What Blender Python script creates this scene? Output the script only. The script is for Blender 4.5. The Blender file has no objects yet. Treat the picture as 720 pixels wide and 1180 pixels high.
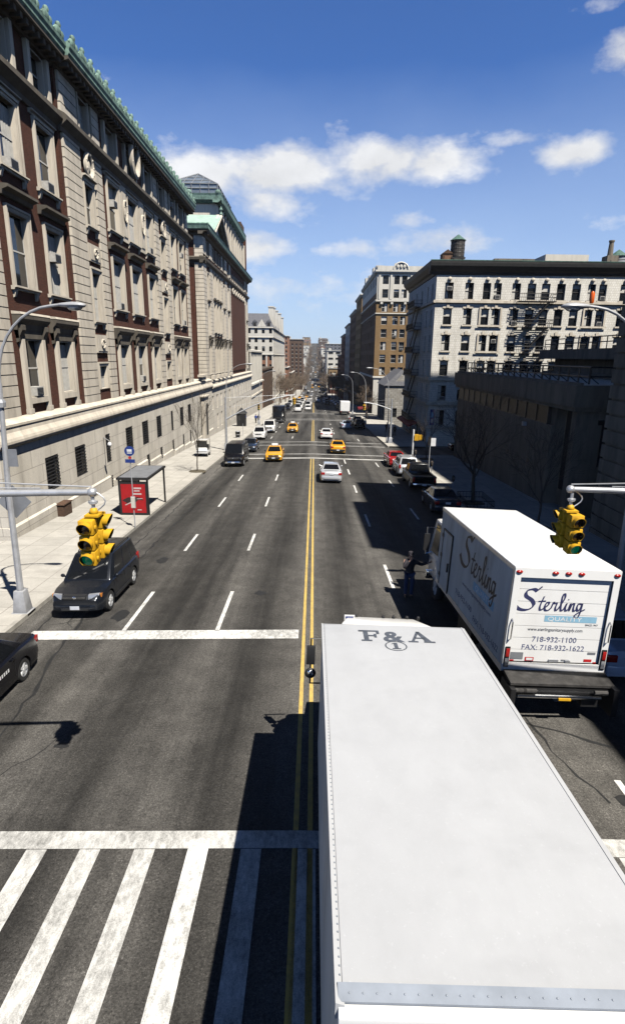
import bpy, bmesh, math, random
from mathutils import Matrix, Vector, noise
random.seed(7)
PI = math.pi
sc = bpy.context.scene
COL = sc.collection
def T(x, y, z): return Matrix.Translation((x, y, z))
def RZ(a): return Matrix.Rotation(a, 4, 'Z')

# ------------------------------------------------------------------ terrain
XC = -0.1
KN = [(-3000, 8.4), (-200, 8.4), (200, -8.4), (350, -16), (500, -21), (650, -19), (800, -14), (1000, -2),
      (1800, 48), (2400, 56), (9000, 60)]
def base(Y):
    for (a, za), (b, zb) in zip(KN, KN[1:]):
        if Y <= b: return za + (zb - za) * (Y - a) / (b - a)
    return KN[-1][1]
def gz(X, Y): return base(Y) - 0.02 * min(abs(X - XC), 9.8)
WALK = 0.15
def wz(X, Y): return base(Y) - 0.196 + WALK      # top of the pavements
SLOPE = math.atan(-0.042)

# ------------------------------------------------------------------ materials
def new_mat(name):
    m = bpy.data.materials.new(name); m.use_nodes = True
    nt = m.node_tree; b = nt.nodes['Principled BSDF']
    return m, nt, b
def nd(nt, t, **kw):
    n = nt.nodes.new(t)
    for k, v in kw.items():
        if k.startswith('i_'):
            key = k[2:]; key = int(key) if key.isdigit() else key.replace('_', ' ')
            n.inputs[key].default_value = v
        else: setattr(n, k, v)
    return n
def math_n(nt, op, a, b=None, c=None, clamp=False):
    n = nt.nodes.new('ShaderNodeMath'); n.operation = op; n.use_clamp = clamp
    for i, v in enumerate((a, b, c)):
        if v is None: continue
        if isinstance(v, (int, float)): n.inputs[i].default_value = v
        else: nt.links.new(v, n.inputs[i])
    return n.outputs[0]
def mixc(nt, fac, a, b, mode='MIX'):
    n = nt.nodes.new('ShaderNodeMix'); n.data_type = 'RGBA'; n.blend_type = mode
    for s, v in ((n.inputs[0], fac), (n.inputs[6], a), (n.inputs[7], b)):
        if isinstance(v, (int, float)): s.default_value = v
        elif isinstance(v, (tuple, list)): s.default_value = (*v[:3], 1)
        else: nt.links.new(v, s)
    return n.outputs[2]
def ramp(nt, src, p0, p1, c0=0.0, c1=1.0):
    n = nt.nodes.new('ShaderNodeMapRange'); n.clamp = True
    nt.links.new(src, n.inputs[0])
    for i, v in enumerate((p0, p1, c0, c1)): n.inputs[i + 1].default_value = v
    return n.outputs[0]
def objco(nt, kind='Object'):
    return nt.nodes.new('ShaderNodeTexCoord').outputs[kind]
def tnoise(nt, vec, scale, detail=4, rough=.55, stretch=None):
    if stretch:
        mp = nt.nodes.new('ShaderNodeMapping'); mp.inputs['Scale'].default_value = stretch
        nt.links.new(vec, mp.inputs[0]); vec = mp.outputs[0]
    n = nt.nodes.new('ShaderNodeTexNoise'); n.inputs['Scale'].default_value = scale
    n.inputs['Detail'].default_value = detail; n.inputs['Roughness'].default_value = rough
    nt.links.new(vec, n.inputs['Vector'])
    return n.outputs[0]
def bump(nt, b, h, strength=.3, dist=.02):
    n = nt.nodes.new('ShaderNodeBump'); n.inputs['Strength'].default_value = strength
    n.inputs['Distance'].default_value = dist
    nt.links.new(h, n.inputs['Height']); nt.links.new(n.outputs[0], b.inputs['Normal'])
def plain(name, col, rough=.6, metal=0., var=.12, scale=2.5, bmp=0., coat=0., streak=False, spec=.5, dirt=None):
    m, nt, b = new_mat(name)
    b.inputs['Roughness'].default_value = rough; b.inputs['Metallic'].default_value = metal
    b.inputs['Coat Weight'].default_value = coat; b.inputs['Specular IOR Level'].default_value = spec
    b.inputs['Coat Roughness'].default_value = .06
    co = objco(nt)
    n = tnoise(nt, co, scale, 5, .6, (1, 1, .18) if streak else None)
    f = ramp(nt, n, .3, .7, 1 - var, 1 + var)
    c = mixc(nt, 1.0, col, (1, 1, 1), 'MULTIPLY')
    mul = nt.nodes.new('ShaderNodeVectorMath'); mul.operation = 'SCALE'
    nt.links.new(c, mul.inputs[0]); nt.links.new(f, mul.inputs['Scale'])
    out = mul.outputs[0]
    if dirt:
        n2 = tnoise(nt, co, 1.3, 6, .65, (1, 1, .25))
        out = mixc(nt, ramp(nt, n2, .5, .78, 0, dirt[1]), out, dirt[0])
    nt.links.new(out, b.inputs['Base Color'])
    if bmp: bump(nt, b, n, bmp)
    return m
def wallvec(nt):
    s = nt.nodes.new('ShaderNodeSeparateXYZ'); nt.links.new(objco(nt), s.inputs[0])
    c = nt.nodes.new('ShaderNodeCombineXYZ')
    nt.links.new(math_n(nt, 'ADD', s.outputs[0], s.outputs[1]), c.inputs[0]); nt.links.new(s.outputs[2], c.inputs[1])
    return c.outputs[0]
def blocks(name, c1, c2, cm, bw, rh, ms=.012, rough=.85, offs=.5, stain=None, bmp=.4, floor=False, grain=.12):
    m, nt, b = new_mat(name); b.inputs['Roughness'].default_value = rough
    b.inputs['Specular IOR Level'].default_value = .25
    v = objco(nt) if floor else wallvec(nt)
    br = nt.nodes.new('ShaderNodeTexBrick'); br.offset = offs
    br.inputs['Scale'].default_value = 1; br.inputs['Brick Width'].default_value = bw; br.inputs['Row Height'].default_value = rh
    br.inputs['Mortar Size'].default_value = ms; br.inputs['Mortar Smooth'].default_value = .2; br.inputs['Bias'].default_value = 0
    for k, c in (('Color1', c1), ('Color2', c2), ('Mortar', cm)): br.inputs[k].default_value = (*c, 1)
    nt.links.new(v, br.inputs['Vector'])
    co = objco(nt)
    n = tnoise(nt, co, 1.1, 6, .6, (1, 1, 1) if floor else (1, 1, .3))
    n2 = tnoise(nt, co, 14, 3, .6)
    f = math_n(nt, 'MULTIPLY', ramp(nt, n, .3, .7, 1 - grain, 1 + grain), ramp(nt, n2, .3, .7, .93, 1.07))
    mul = nt.nodes.new('ShaderNodeVectorMath'); mul.operation = 'SCALE'
    nt.links.new(br.outputs[0], mul.inputs[0]); nt.links.new(f, mul.inputs['Scale'])
    out = mul.outputs[0]
    if stain:
        n3 = tnoise(nt, co, .7, 6, .65, (1, 1, 1) if floor else (1, 1, .15))
        out = mixc(nt, ramp(nt, n3, .52, .75, 0, stain[1]), out, stain[0])
    nt.links.new(out, b.inputs['Base Color'])
    h = math_n(nt, 'SUBTRACT', math_n(nt, 'MULTIPLY', n2, .3), br.outputs['Fac'])
    bump(nt, b, h, bmp, .02)
    return m
M = {}
def asphalt(name, k=1.0):
    m, nt, b = new_mat(name); b.inputs['Roughness'].default_value = .85; b.inputs['Specular IOR Level'].default_value = .3
    co = objco(nt)
    fine = tnoise(nt, co, 60, 3, .7)
    grain = tnoise(nt, co, 22, 5, .8)
    pit = tnoise(nt, co, 38, 2, .5)
    mid = tnoise(nt, co, 1.2, 6, .65)
    lanes = tnoise(nt, co, .95, 4, .6, (1, .02, 1))
    blot = tnoise(nt, co, 2.6, 6, .7, (1, .35, 1))
    f = math_n(nt, 'MULTIPLY', ramp(nt, lanes, .32, .68, .45, 1.5), ramp(nt, mid, .3, .7, .72, 1.28))
    f = math_n(nt, 'MULTIPLY', f, ramp(nt, fine, .25, .75, .45, 1.55))
    f = math_n(nt, 'MULTIPLY', f, ramp(nt, grain, .35, .65, .5, 1.5))
    f = math_n(nt, 'MULTIPLY', f, math_n(nt, 'ADD', ramp(nt, pit, .62, .72, 0, 1.1), ramp(nt, pit, .28, .38, .4, 1.0)))
    f = math_n(nt, 'MULTIPLY', f, ramp(nt, blot, .55, .72, 1.0, .72))
    # wheel wear: oil-darkened strip in the middle of each lane, and a paler gutter lane
    s = nt.nodes.new('ShaderNodeSeparateXYZ'); nt.links.new(co, s.inputs[0])
    ph = math_n(nt, 'MULTIPLY', math_n(nt, 'ADD', s.outputs[0], .1), 2 * PI / 3.05)
    f = math_n(nt, 'MULTIPLY', f, ramp(nt, math_n(nt, 'COSINE', ph), -1, 1, .66, 1.2))
    edge = math_n(nt, 'ADD', math_n(nt, 'ABSOLUTE', math_n(nt, 'ADD', s.outputs[0], .1)), ramp(nt, mid, .3, .7, -.12, .12))
    f = math_n(nt, 'MULTIPLY', f, ramp(nt, edge, 7.85, 8.0, 1.0, 1.45))
    mul = nt.nodes.new('ShaderNodeVectorMath'); mul.operation = 'SCALE'
    mul.inputs[0].default_value = (.061 * k, .0575 * k, .0525 * k); nt.links.new(f, mul.inputs['Scale'])
    nt.links.new(mul.outputs[0], b.inputs['Base Color'])
    bump(nt, b, grain, .5, .01)
    return m
M['asphalt'] = asphalt('asphalt')
M['tar'] = plain('tar', (.018, .018, .018), .7, var=.3, scale=8)
def paint_road(name, col, wear, lo=.47, hi=.66):
    m, nt, b = new_mat(name); b.inputs['Roughness'].default_value = .75
    co = objco(nt)
    n = tnoise(nt, co, 9, 7, .75, (1, .5, 1)); n2 = tnoise(nt, co, .8, 4, .6); n3 = tnoise(nt, co, 55, 2, .6)
    s = math_n(nt, 'ADD', math_n(nt, 'ADD', math_n(nt, 'MULTIPLY', n, .55), math_n(nt, 'MULTIPLY', n2, .3)), math_n(nt, 'MULTIPLY', n3, .25))
    out = mixc(nt, ramp(nt, s, lo, hi, 0, wear), col, (.1, .098, .09))
    nt.links.new(out, b.inputs['Base Color'])
    return m
M['white_paint'] = paint_road('white_road_paint', (.78, .77, .74), .75)
M['worn_paint'] = paint_road('worn_white_road_paint', (.66, .65, .62), .85, .46, .68)
M['yellow_paint'] = paint_road('yellow_road_paint', (.62, .43, .11), .6, .5, .7)
M['pavement'] = blocks('concrete_pavement', (.41, .39, .35), (.48, .455, .41), (.2, .18, .16), 1.55, 1.55, .014, .9, 0, ((.3, .28, .25), .6), .15, True)
M['kerbstone'] = plain('kerb_stone', (.38, .36, .32), .85, var=.2, scale=3)
M['earth'] = plain('earth', (.16, .15, .13), .95, var=.3, scale=.05)
M['soil'] = plain('tree_pit_soil', (.09, .075, .05), .95, var=.4, scale=9, bmp=.6)
M['red_brick'] = blocks('dark_red_brick', (.115, .038, .024), (.075, .026, .017), (.09, .06, .045), .22, .075, .009, .9, .5, ((.045, .022, .016), .4), .4)
M['orange_brick'] = blocks('orange_brick', (.3, .13, .07), (.24, .1, .055), (.28, .2, .15), .22, .075, .009, .9)
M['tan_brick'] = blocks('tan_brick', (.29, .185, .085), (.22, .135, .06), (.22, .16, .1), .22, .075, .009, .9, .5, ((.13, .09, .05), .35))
M['white_brick'] = blocks('cream_glazed_brick', (.8, .77, .7), (.7, .67, .6), (.42, .39, .34), .3, .3, .012, .75, .5, ((.35, .32, .27), .45))
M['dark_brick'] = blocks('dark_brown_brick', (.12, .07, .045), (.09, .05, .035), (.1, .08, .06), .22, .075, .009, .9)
M['limestone'] = plain('limestone', (.63, .565, .465), .85, var=.16, scale=1.6, bmp=.12, streak=True, dirt=((.24, .2, .16), .55))
M['granite'] = blocks('granite_blocks', (.63, .58, .49), (.7, .645, .555), (.33, .29, .25), 2.3, .98, .014, .85, .5, ((.3, .26, .21), .45), .3)
M['rock_face'] = blocks('rough_stone_blocks', (.42, .4, .36), (.3, .28, .25), (.15, .14, .12), .9, .42, .03, .95, .5, ((.2, .18, .16), .5), 1.0)
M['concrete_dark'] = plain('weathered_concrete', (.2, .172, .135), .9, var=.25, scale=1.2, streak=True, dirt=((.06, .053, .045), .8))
M['pale_concrete'] = plain('pale_concrete', (.62, .585, .51), .85, var=.12, scale=1.5, streak=True)
M['copper'] = plain('green_copper', (.19, .3, .245), .75, var=.45, scale=2.6, dirt=((.03, .05, .042), .95))
M['copper_pale'] = plain('pale_green_copper_sheet', (.34, .47, .4), .7, var=.15, scale=1.2, streak=True)
M['shade_stone'] = plain('shade_darkened_limestone', (.11, .095, .075), .9, var=.3, scale=1.5, streak=True, dirt=((.07, .06, .05), .8))  # shade under cornices and hoods put into the limestone colour
M['copper_dark'] = plain('dark_green_copper', (.07, .14, .115), .75, var=.5, scale=3, dirt=((.03, .05, .045), .7))
M['slate'] = blocks('grey_slate', (.17, .17, .18), (.13, .13, .145), (.08, .08, .09), .3, .2, .01, .7)
M['black_metal'] = plain('black_painted_metal', (.012, .012, .013), .5, var=.3)
M['dark_cornice'] = plain('dark_painted_cornice', (.018, .018, .018), .7, var=.4)
M['galv'] = plain('galvanised_steel', (.5, .51, .53), .45, .55, var=.18, scale=4)
M['grey_paint_metal'] = plain('grey_painted_steel', (.38, .385, .4), .5, .1, var=.18, scale=3)
M['sign_back'] = plain('sign_back_aluminium', (.24, .25, .27), .5, .3, var=.15)
M['signal_yellow'] = plain('signal_yellow', (.66, .36, .012), .6, var=.2, scale=5, dirt=((.2, .1, .015), .7))
M['signal_black'] = plain('signal_black', (.008, .008, .008), .6)
M['lens_dark'] = plain('unlit_signal_lens', (.035, .012, .006), .2)
M['glass'] = plain('window_glass', (.016, .018, .021), .05, var=.3, scale=.7, spec=.75)
M['glass_dull'] = plain('dusty_glass', (.03, .028, .025), .4, var=.3, scale=.6, spec=.08)
M['glass_sky'] = plain('skylight_glass', (.16, .19, .22), .12, var=.4, scale=.8, spec=.8)
M['car_glass'] = plain('car_glass', (.008, .009, .011), .03, var=.1, spec=.7)
M['sash_white'] = plain('white_window_sash', (.62, .6, .56), .6, var=.1)
M['sash_dark'] = plain('dark_window_sash', (.05, .045, .04), .6)
M['blind'] = plain('window_blind', (.6, .58, .53), .85, var=.15)
M['ac_unit'] = plain('air_conditioner_casing', (.52, .5, .46), .6, var=.15, scale=5)
M['ac_grille'] = plain('air_conditioner_grille', (.1, .1, .1), .6)
M['bars'] = plain('window_bars', (.012, .012, .014), .5)
M['void'] = plain('dark_interior', (.012, .012, .013), .9)
M['truck_white'] = plain('truck_white_panel', (.8, .8, .79), .4, var=.03, scale=1.4, dirt=((.66, .65, .63), .5))
M['truck_side'] = plain('grimy_truck_side', (.6, .585, .55), .55, var=.14, scale=1.5, streak=True, dirt=((.22, .2, .165), .8))
def roof_white():
    m, nt, b = new_mat('fibreglass_roof'); b.inputs['Roughness'].default_value = .5
    co = objco(nt)
    n = tnoise(nt, co, .9, 6, .6, (1, .6, 1)); n2 = tnoise(nt, co, 24, 4, .75); n3 = tnoise(nt, co, .8, 3, .6, (1, 2.2, 1))
    n4 = tnoise(nt, co, 3.5, 7, .7, (1, .7, 1))
    f = math_n(nt, 'ADD', ramp(nt, n, .3, .7, .86, .96), ramp(nt, n2, .6, .75, 0, .16))
    f = math_n(nt, 'MULTIPLY', f, ramp(nt, n3, .55, .75, 1, .93))
    f = math_n(nt, 'MULTIPLY', f, ramp(nt, n4, .3, .6, .95, 1.0))
    mul = nt.nodes.new('ShaderNodeVectorMath'); mul.operation = 'SCALE'
    mul.inputs[0].default_value = (.5, .51, .53); nt.links.new(f, mul.inputs['Scale'])
    nt.links.new(mul.outputs[0], b.inputs['Base Color']); return m
M['truck_roof'] = roof_white()
M['capping'] = plain('pale_blue_grey_capping', (.27, .3, .35), .4, var=.15, scale=3)
M['aluminium'] = plain('aluminium_trim', (.62, .64, .68), .35, .8, var=.12, scale=5)
M['chrome'] = plain('chrome', (.75, .76, .78), .15, 1.0, var=.05)
M['black_plastic'] = plain('black_plastic', (.02, .02, .021), .5)
M['rubber'] = plain('tyre_rubber', (.018, .018, .018), .85, var=.2)
M['rim'] = plain('alloy_rim', (.72, .73, .74), .35, .25)
M['steel_deck'] = plain('worn_steel_deck', (.055, .052, .05), .6, .3, var=.5, scale=5)
M['red_lens'] = plain('red_lamp_lens', (.35, .012, .01), .2, spec=.7)
M['amber_lens'] = plain('amber_lamp_lens', (.6, .2, .02), .2, spec=.7)
M['clear_lens'] = plain('headlight_lens', (.3, .31, .33), .08, .3, spec=.8)
M['plate'] = plain('licence_plate', (.6, .62, .66), .5)
M['navy_ink'] = plain('navy_lettering', (.035, .04, .11), .5, var=.1)
M['grey_ink'] = plain('slate_grey_lettering', (.085, .095, .115), .5, var=.25, scale=6)
M['black_ink'] = plain('black_lettering', (.012, .012, .016), .5)
M['slate_ink'] = plain('slate_blue_lettering', (.1, .115, .22), .5, var=.15)
M['blue_band'] = plain('pale_blue_band', (.26, .47, .62), .5)
M['white_ink'] = plain('white_lettering', (.75, .75, .75), .5)
M['sign_blue'] = plain('blue_sign', (.015, .04, .2), .45)
M['sign_red'] = plain('red_sign', (.5, .02, .02), .45)
M['poster_red'] = plain('red_poster', (.4, .008, .012), .35, var=.15, scale=3)
M['poster_dark'] = plain('poster_dark_shape', (.03, .015, .015), .4)
M['poster_pale'] = plain('poster_pale_shape', (.6, .5, .48), .4)
M['orange'] = plain('orange_lens', (.75, .12, .01), .35)
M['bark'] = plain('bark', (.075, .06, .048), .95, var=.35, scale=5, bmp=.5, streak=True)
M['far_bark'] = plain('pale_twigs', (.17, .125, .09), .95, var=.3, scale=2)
M['leaf'] = plain('evergreen_leaf', (.05, .075, .03), .7, var=.4, scale=3)
M['skin'] = plain('skin', (.42, .24, .17), .55, var=.05)
M['hair'] = plain('dark_hair', (.02, .014, .01), .6)
M['jacket'] = plain('dark_jacket', (.025, .022, .028), .8, var=.2, scale=8)
M['jeans'] = plain('blue_jeans', (.03, .045, .1), .85, var=.2, scale=10)
M['shoe'] = plain('dark_shoe', (.015, .013, .012), .6)
M['cloth_blue'] = plain('blue_cloth', (.03, .08, .35), .8)
M['cloth_red'] = plain('maroon_awning_cloth', (.22, .02, .025), .8)
M['tank_wood'] = blocks('tank_staves', (.085, .075, .07), (.06, .055, .05), (.03, .03, .03), .14, 20, .02, .9, 0)
M['rust'] = plain('rusty_box', (.16, .085, .05), .9, var=.4, scale=3)
def car_paint(name, col, metal=.0, rough=.25):
    k = 'paint_' + name
    if k not in M: M[k] = plain('car_paint_' + name, col, rough, metal, var=.04, scale=1.5, coat=.25 if name in ('black', 'slate') else .7, spec=.35)
    return M[k]
def emit(name, col, s):
    m, nt, b = new_mat(name); b.inputs['Base Color'].default_value = (*col, 1)
    b.inputs['Emission Color'].default_value = (*col, 1); b.inputs['Emission Strength'].default_value = s
    b.inputs['Roughness'].default_value = .2
    return m
M['green_lit'] = emit('lit_green_lens', (.0, .07, .035), .5)

# ------------------------------------------------------------------ mesh builder
class MB:
    def __init__(s, m=None): s.v = []; s.f = []; s.m = m or Matrix()
    def add(s, vs, fs):
        o = len(s.v); m = s.m
        s.v += [tuple(m @ Vector(p)) for p in vs]
        s.f += [tuple(i + o for i in f) for f in fs]; return s
    def box(s, x0, x1, y0, y1, z0, z1):
        return s.add([(x0, y0, z0), (x1, y0, z0), (x1, y1, z0), (x0, y1, z0), (x0, y0, z1), (x1, y0, z1), (x1, y1, z1), (x0, y1, z1)],
              [(3, 2, 1, 0), (4, 5, 6, 7), (0, 1, 5, 4), (1, 2, 6, 5), (2, 3, 7, 6), (3, 0, 4, 7)])
    def hexa(s, lo, hi):  # lo, hi: four points each, counter-clockwise from above
        return s.add(list(lo) + list(hi), [(3, 2, 1, 0), (4, 5, 6, 7), (0, 1, 5, 4), (1, 2, 6, 5), (2, 3, 7, 6), (3, 0, 4, 7)])
    def tube(s, pts, r, n=8):
        pts = [Vector(p) for p in pts]; k = len(pts)
        rs = r if isinstance(r, (list, tuple)) else [r] * k
        vs = []; fs = []; ref = None
        for i, p in enumerate(pts):
            d = (pts[min(i + 1, k - 1)] - pts[max(i - 1, 0)])
            d = d.normalized() if d.length > 1e-9 else Vector((0, 0, 1))
            if ref is None: ref = Vector((0, 0, 1)) if abs(d.z) < .9 else Vector((1, 0, 0))
            a = d.cross(ref).normalized(); ref = a.cross(d).normalized(); b = ref
            for j in range(n):
                t = 2 * PI * j / n
                vs.append(tuple(p + (a * math.cos(t) + b * math.sin(t)) * rs[i]))
        for i in range(k - 1):
            for j in range(n):
                fs.append((i * n + j, i * n + (j + 1) % n, (i + 1) * n + (j + 1) % n, (i + 1) * n + j))
        fs.append(tuple(range(n - 1, -1, -1))); fs.append(tuple(range((k - 1) * n, k * n)))
        return s.add(vs, fs)
    def lathe(s, prof, c=(0, 0, 0), n=16, axis='z'):
        vs = []; fs = []; k = len(prof)
        for (r, h) in prof:
            for j in range(n):
                t = 2 * PI * j / n; x, y = r * math.cos(t), r * math.sin(t)
                p = (x, y, h) if axis == 'z' else ((h, x, y) if axis == 'x' else (x, h, y))
                vs.append((p[0] + c[0], p[1] + c[1], p[2] + c[2]))
        for i in range(k - 1):
            for j in range(n):
                fs.append((i * n + j, i * n + (j + 1) % n, (i + 1) * n + (j + 1) % n, (i + 1) * n + j))
        fs.append(tuple(range(n - 1, -1, -1))); fs.append(tuple(range((k - 1) * n, k * n)))
        return s.add(vs, fs)
    def ball(s, c, rx, ry=None, rz=None, n=10, m=7):
        ry = rx if ry is None else ry; rz = rx if rz is None else rz
        vs = [(c[0], c[1], c[2] - rz)]; fs = []
        for i in range(1, m):
            ph = -PI / 2 + PI * i / m
            for j in range(n):
                t = 2 * PI * j / n
                vs.append((c[0] + rx * math.cos(ph) * math.cos(t), c[1] + ry * math.cos(ph) * math.sin(t), c[2] + rz * math.sin(ph)))
        vs.append((c[0], c[1], c[2] + rz)); top = len(vs) - 1
        for j in range(n):
            fs.append((0, 1 + (j + 1) % n, 1 + j)); fs.append((top, 1 + (m - 2) * n + j, 1 + (m - 2) * n + (j + 1) % n))
        for i in range(m - 2):
            for j in range(n):
                a = 1 + i * n
                fs.append((a + j, a + (j + 1) % n, a + n + (j + 1) % n, a + n + j))
        return s.add(vs, fs)
    def prism(s, poly, x0, x1):   # polygon of (y, z) pairs run along x
        n = len(poly)
        vs = [(x0, y, z) for y, z in poly] + [(x1, y, z) for y, z in poly]
        fs = [(i, (i + 1) % n, n + (i + 1) % n, n + i) for i in range(n)] + [tuple(range(n - 1, -1, -1)), tuple(range(n, 2 * n))]
        return s.add(vs, fs)
    def slab(s, poly, z0, z1):    # polygon of (x, y) pairs run along z
        n = len(poly)
        vs = [(x, y, z0) for x, y in poly] + [(x, y, z1) for x, y in poly]
        fs = [(i, (i + 1) % n, n + (i + 1) % n, n + i) for i in range(n)] + [tuple(range(n - 1, -1, -1)), tuple(range(n, 2 * n))]
        return s.add(vs, fs)
    def quad(s, a, b, c, d): return s.add([a, b, c, d], [(0, 1, 2, 3)])
    def mesh(s, name, mat, smooth=False, bevel=0, recalc=True):
        me = bpy.data.meshes.new(name); me.from_pydata(s.v, [], s.f)
        if recalc or bevel:
            bm = bmesh.new(); bm.from_mesh(me)
            if bevel:
                bmesh.ops.bevel(bm, geom=bm.edges[:], offset=bevel, segments=2, affect='EDGES', profile=.5)
            if recalc: bmesh.ops.recalc_face_normals(bm, faces=bm.faces[:])
            bm.to_mesh(me); bm.free()
        me.materials.append(mat)
        if smooth or bevel:
            for p in me.polygons: p.use_smooth = True
            me.set_sharp_from_angle(angle=math.radians(38))
        return me
    def build(s, name, mat, parent=None, smooth=False, bevel=0, recalc=True):
        if isinstance(mat, str): mat = M[mat]
        o = bpy.data.objects.new(name, s.mesh(name, mat, smooth, bevel, recalc)); COL.objects.link(o)
        if parent: o.parent = parent
        return o
def inst(name, me, parent=None, mw=None):
    o = bpy.data.objects.new(name, me); COL.objects.link(o)
    if parent: o.parent = parent
    if mw is not None: o.matrix_local = mw
    return o
def tag(o, label=None, cat=None, group=None, kind=None):
    if label: o['label'] = label
    if cat: o['category'] = cat
    if group: o['group'] = group
    if kind: o['kind'] = kind
    return o
def thing(name, label, cat, group=None):
    o = bpy.data.objects.new(name, None); COL.objects.link(o); o.empty_display_size = .3
    return tag(o, label, cat, group)
KIDS = {}
def settle(root, x, y, z):
    """children were built in world coordinates: put the empty at the thing's base"""
    root.location = (x, y, z)
    for c in root.children: c.location = Vector(c.location) - Vector((x, y, z))
    return root
def place(root, x, y, head=0, slope=True, z=None, pitch=None):
    """children were built in the thing's own coordinates (front = +y)"""
    s = math.cos(head)
    root.location = (x, y, gz(x, y) if z is None else z)
    if slope: root.rotation_euler = ((SLOPE if pitch is None else pitch) * s, .02 * (1 if (x > XC) == (s > 0) else -1), head)
    else: root.rotation_euler = (0, 0, head)
    return root
def copy_tree(o, parent=None):
    c = o.copy(); COL.objects.link(c)
    if parent: c.parent = parent
    for ch in list(o.children): copy_tree(ch, c)
    return c
TXT = {}
def text_geo(s, size, width=None, shear=0., offset=0., spacing=1.):
    cu = bpy.data.curves.new('lettering', 'FONT'); cu.body = s; cu.size = size; cu.align_x = 'CENTER'
    cu.shear = shear; cu.offset = offset; cu.space_character = spacing; cu.resolution_u = 3; cu.extrude = .0015
    o = bpy.data.objects.new('lettering', cu); COL.objects.link(o)
    dg = bpy.context.evaluated_depsgraph_get(); dg.update()
    me = bpy.data.meshes.new_from_object(o.evaluated_get(dg))
    vs = [tuple(v.co) for v in me.vertices]; fs = [tuple(p.vertices) for p in me.polygons]
    bpy.data.objects.remove(o); bpy.data.curves.remove(cu); bpy.data.meshes.remove(me)
    if width:
        w = max(v[0] for v in vs) - min(v[0] for v in vs); cx = (max(v[0] for v in vs) + min(v[0] for v in vs)) / 2
        vs = [((v[0] - cx) * width / w, v[1], v[2]) for v in vs]
    return vs, fs
def lettering(mb, m, *a, **k):
    old = mb.m; mb.m = old @ m; mb.add(*text_geo(*a, **k)); mb.m = old
# ------------------------------------------------------------------ camera
F_PX, PITCH, ROLL = 650., math.atan(179 / 650.), .013
cam = bpy.data.cameras.new('camera'); co_ = bpy.data.objects.new('camera', cam); COL.objects.link(co_)
cam.sensor_fit = 'HORIZONTAL'; cam.sensor_width = 36; cam.lens = F_PX * 36 / 720
cam.clip_start = .1; cam.clip_end = 20000
cp, sp = math.cos(PITCH), math.sin(PITCH); cr, sr = math.cos(ROLL), math.sin(ROLL)
fw = Vector((0, cp, -sp)); up = Vector((0, sp, cp)); rt = Vector((1, 0, 0))
r2 = rt * cr + up * sr; u2 = up * cr - rt * sr
co_.matrix_world = Matrix(((r2.x, u2.x, -fw.x, 0), (r2.y, u2.y, -fw.y, 0), (r2.z, u2.z, -fw.z, 8.0), (0, 0, 0, 1)))
sc.camera = co_

# ------------------------------------------------------------------ daylight
SUN = Vector((.39, -.50, 1.0)).normalized()
sl = bpy.data.lights.new('sun', 'SUN'); so = bpy.data.objects.new('sun', sl); COL.objects.link(so)
sl.energy = 5.0; sl.angle = math.radians(.5); sl.color = (1, .95, .86)
so.rotation_euler = SUN.to_track_quat('Z', 'Y').to_euler(); so.location = SUN * 300
W = bpy.data.worlds.new('World'); sc.world = W; W.use_nodes = True
nt = W.node_tree; bg = nt.nodes['Background']
sky = nt.nodes.new('ShaderNodeTexSky'); sky.sky_type = 'NISHITA'; sky.sun_disc = False
sky.sun_elevation = math.asin(SUN.z); sky.sun_rotation = math.atan2(SUN.x, SUN.y)
sky.altitude = 0; sky.air_density = 1.0; sky.dust_density = .6; sky.ozone_density = 2.5
bg.inputs['Strength'].default_value = .05
skyt = mixc(nt, 1.0, sky.outputs[0], (.68, 1.1, 1.8), 'MULTIPLY')
tc = nt.nodes.new('ShaderNodeTexCoord'); sx = nt.nodes.new('ShaderNodeSeparateXYZ'); nt.links.new(tc.outputs['Generated'], sx.inputs[0])
az = math_n(nt, 'MULTIPLY', math_n(nt, 'ARCTAN2', sx.outputs[0], sx.outputs[1]), 180 / PI)
el = math_n(nt, 'MULTIPLY', math_n(nt, 'ARCSINE', sx.outputs[2]), 180 / PI)
cv = nt.nodes.new('ShaderNodeCombineXYZ'); nt.links.new(az, cv.inputs[0]); nt.links.new(math_n(nt, 'MULTIPLY', el, 1.7), cv.inputs[1])
n1 = tnoise(nt, cv.outputs[0], .24, 9, .6)
n2 = tnoise(nt, cv.outputs[0], .09, 5, .5)
CL = [(-11, 15.2, 5.5, 1.7, 1.), (-3.5, 15.7, 6.0, 1.9, 1.), (5.5, 16.6, 4.2, 1.9, 1.), (11, 16.2, 4.5, 1.5, .85), (-4, 13.2, 4.5, 1.5, .7),
      (-5.5, 9.8, 3.2, 1.5, .8), (3, 9.6, 3.0, .8, .7), (8, 12.0, 2.2, .7, .55), (21.5, 16.2, 3., 1.1, .9), (17.5, 17.5, 3.5, .6, .55),
      (25, 22.2, 2.2, 1.3, .7), (23, 25, 3, .5, .5), (11, 10, 5, 1.2, .6), (30, 11, 6, .8, .55),
      (-40, 18, 12, 3, .8), (45, 24, 10, 3, .8), (2, 6.0, 30, 2.2, .4)]
tot = None
for a0, e0, sa, se, k in CL:
    d = math_n(nt, 'ADD', math_n(nt, 'POWER', math_n(nt, 'ABSOLUTE', math_n(nt, 'DIVIDE', math_n(nt, 'SUBTRACT', az, a0), sa)), 2.),
               math_n(nt, 'POWER', math_n(nt, 'ABSOLUTE', math_n(nt, 'DIVIDE', math_n(nt, 'SUBTRACT', el, e0), se)), 2.))
    g = math_n(nt, 'MULTIPLY', math_n(nt, 'EXPONENT', math_n(nt, 'MULTIPLY', d, -.8)), k)
    tot = g if tot is None else math_n(nt, 'MAXIMUM', tot, g)
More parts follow.
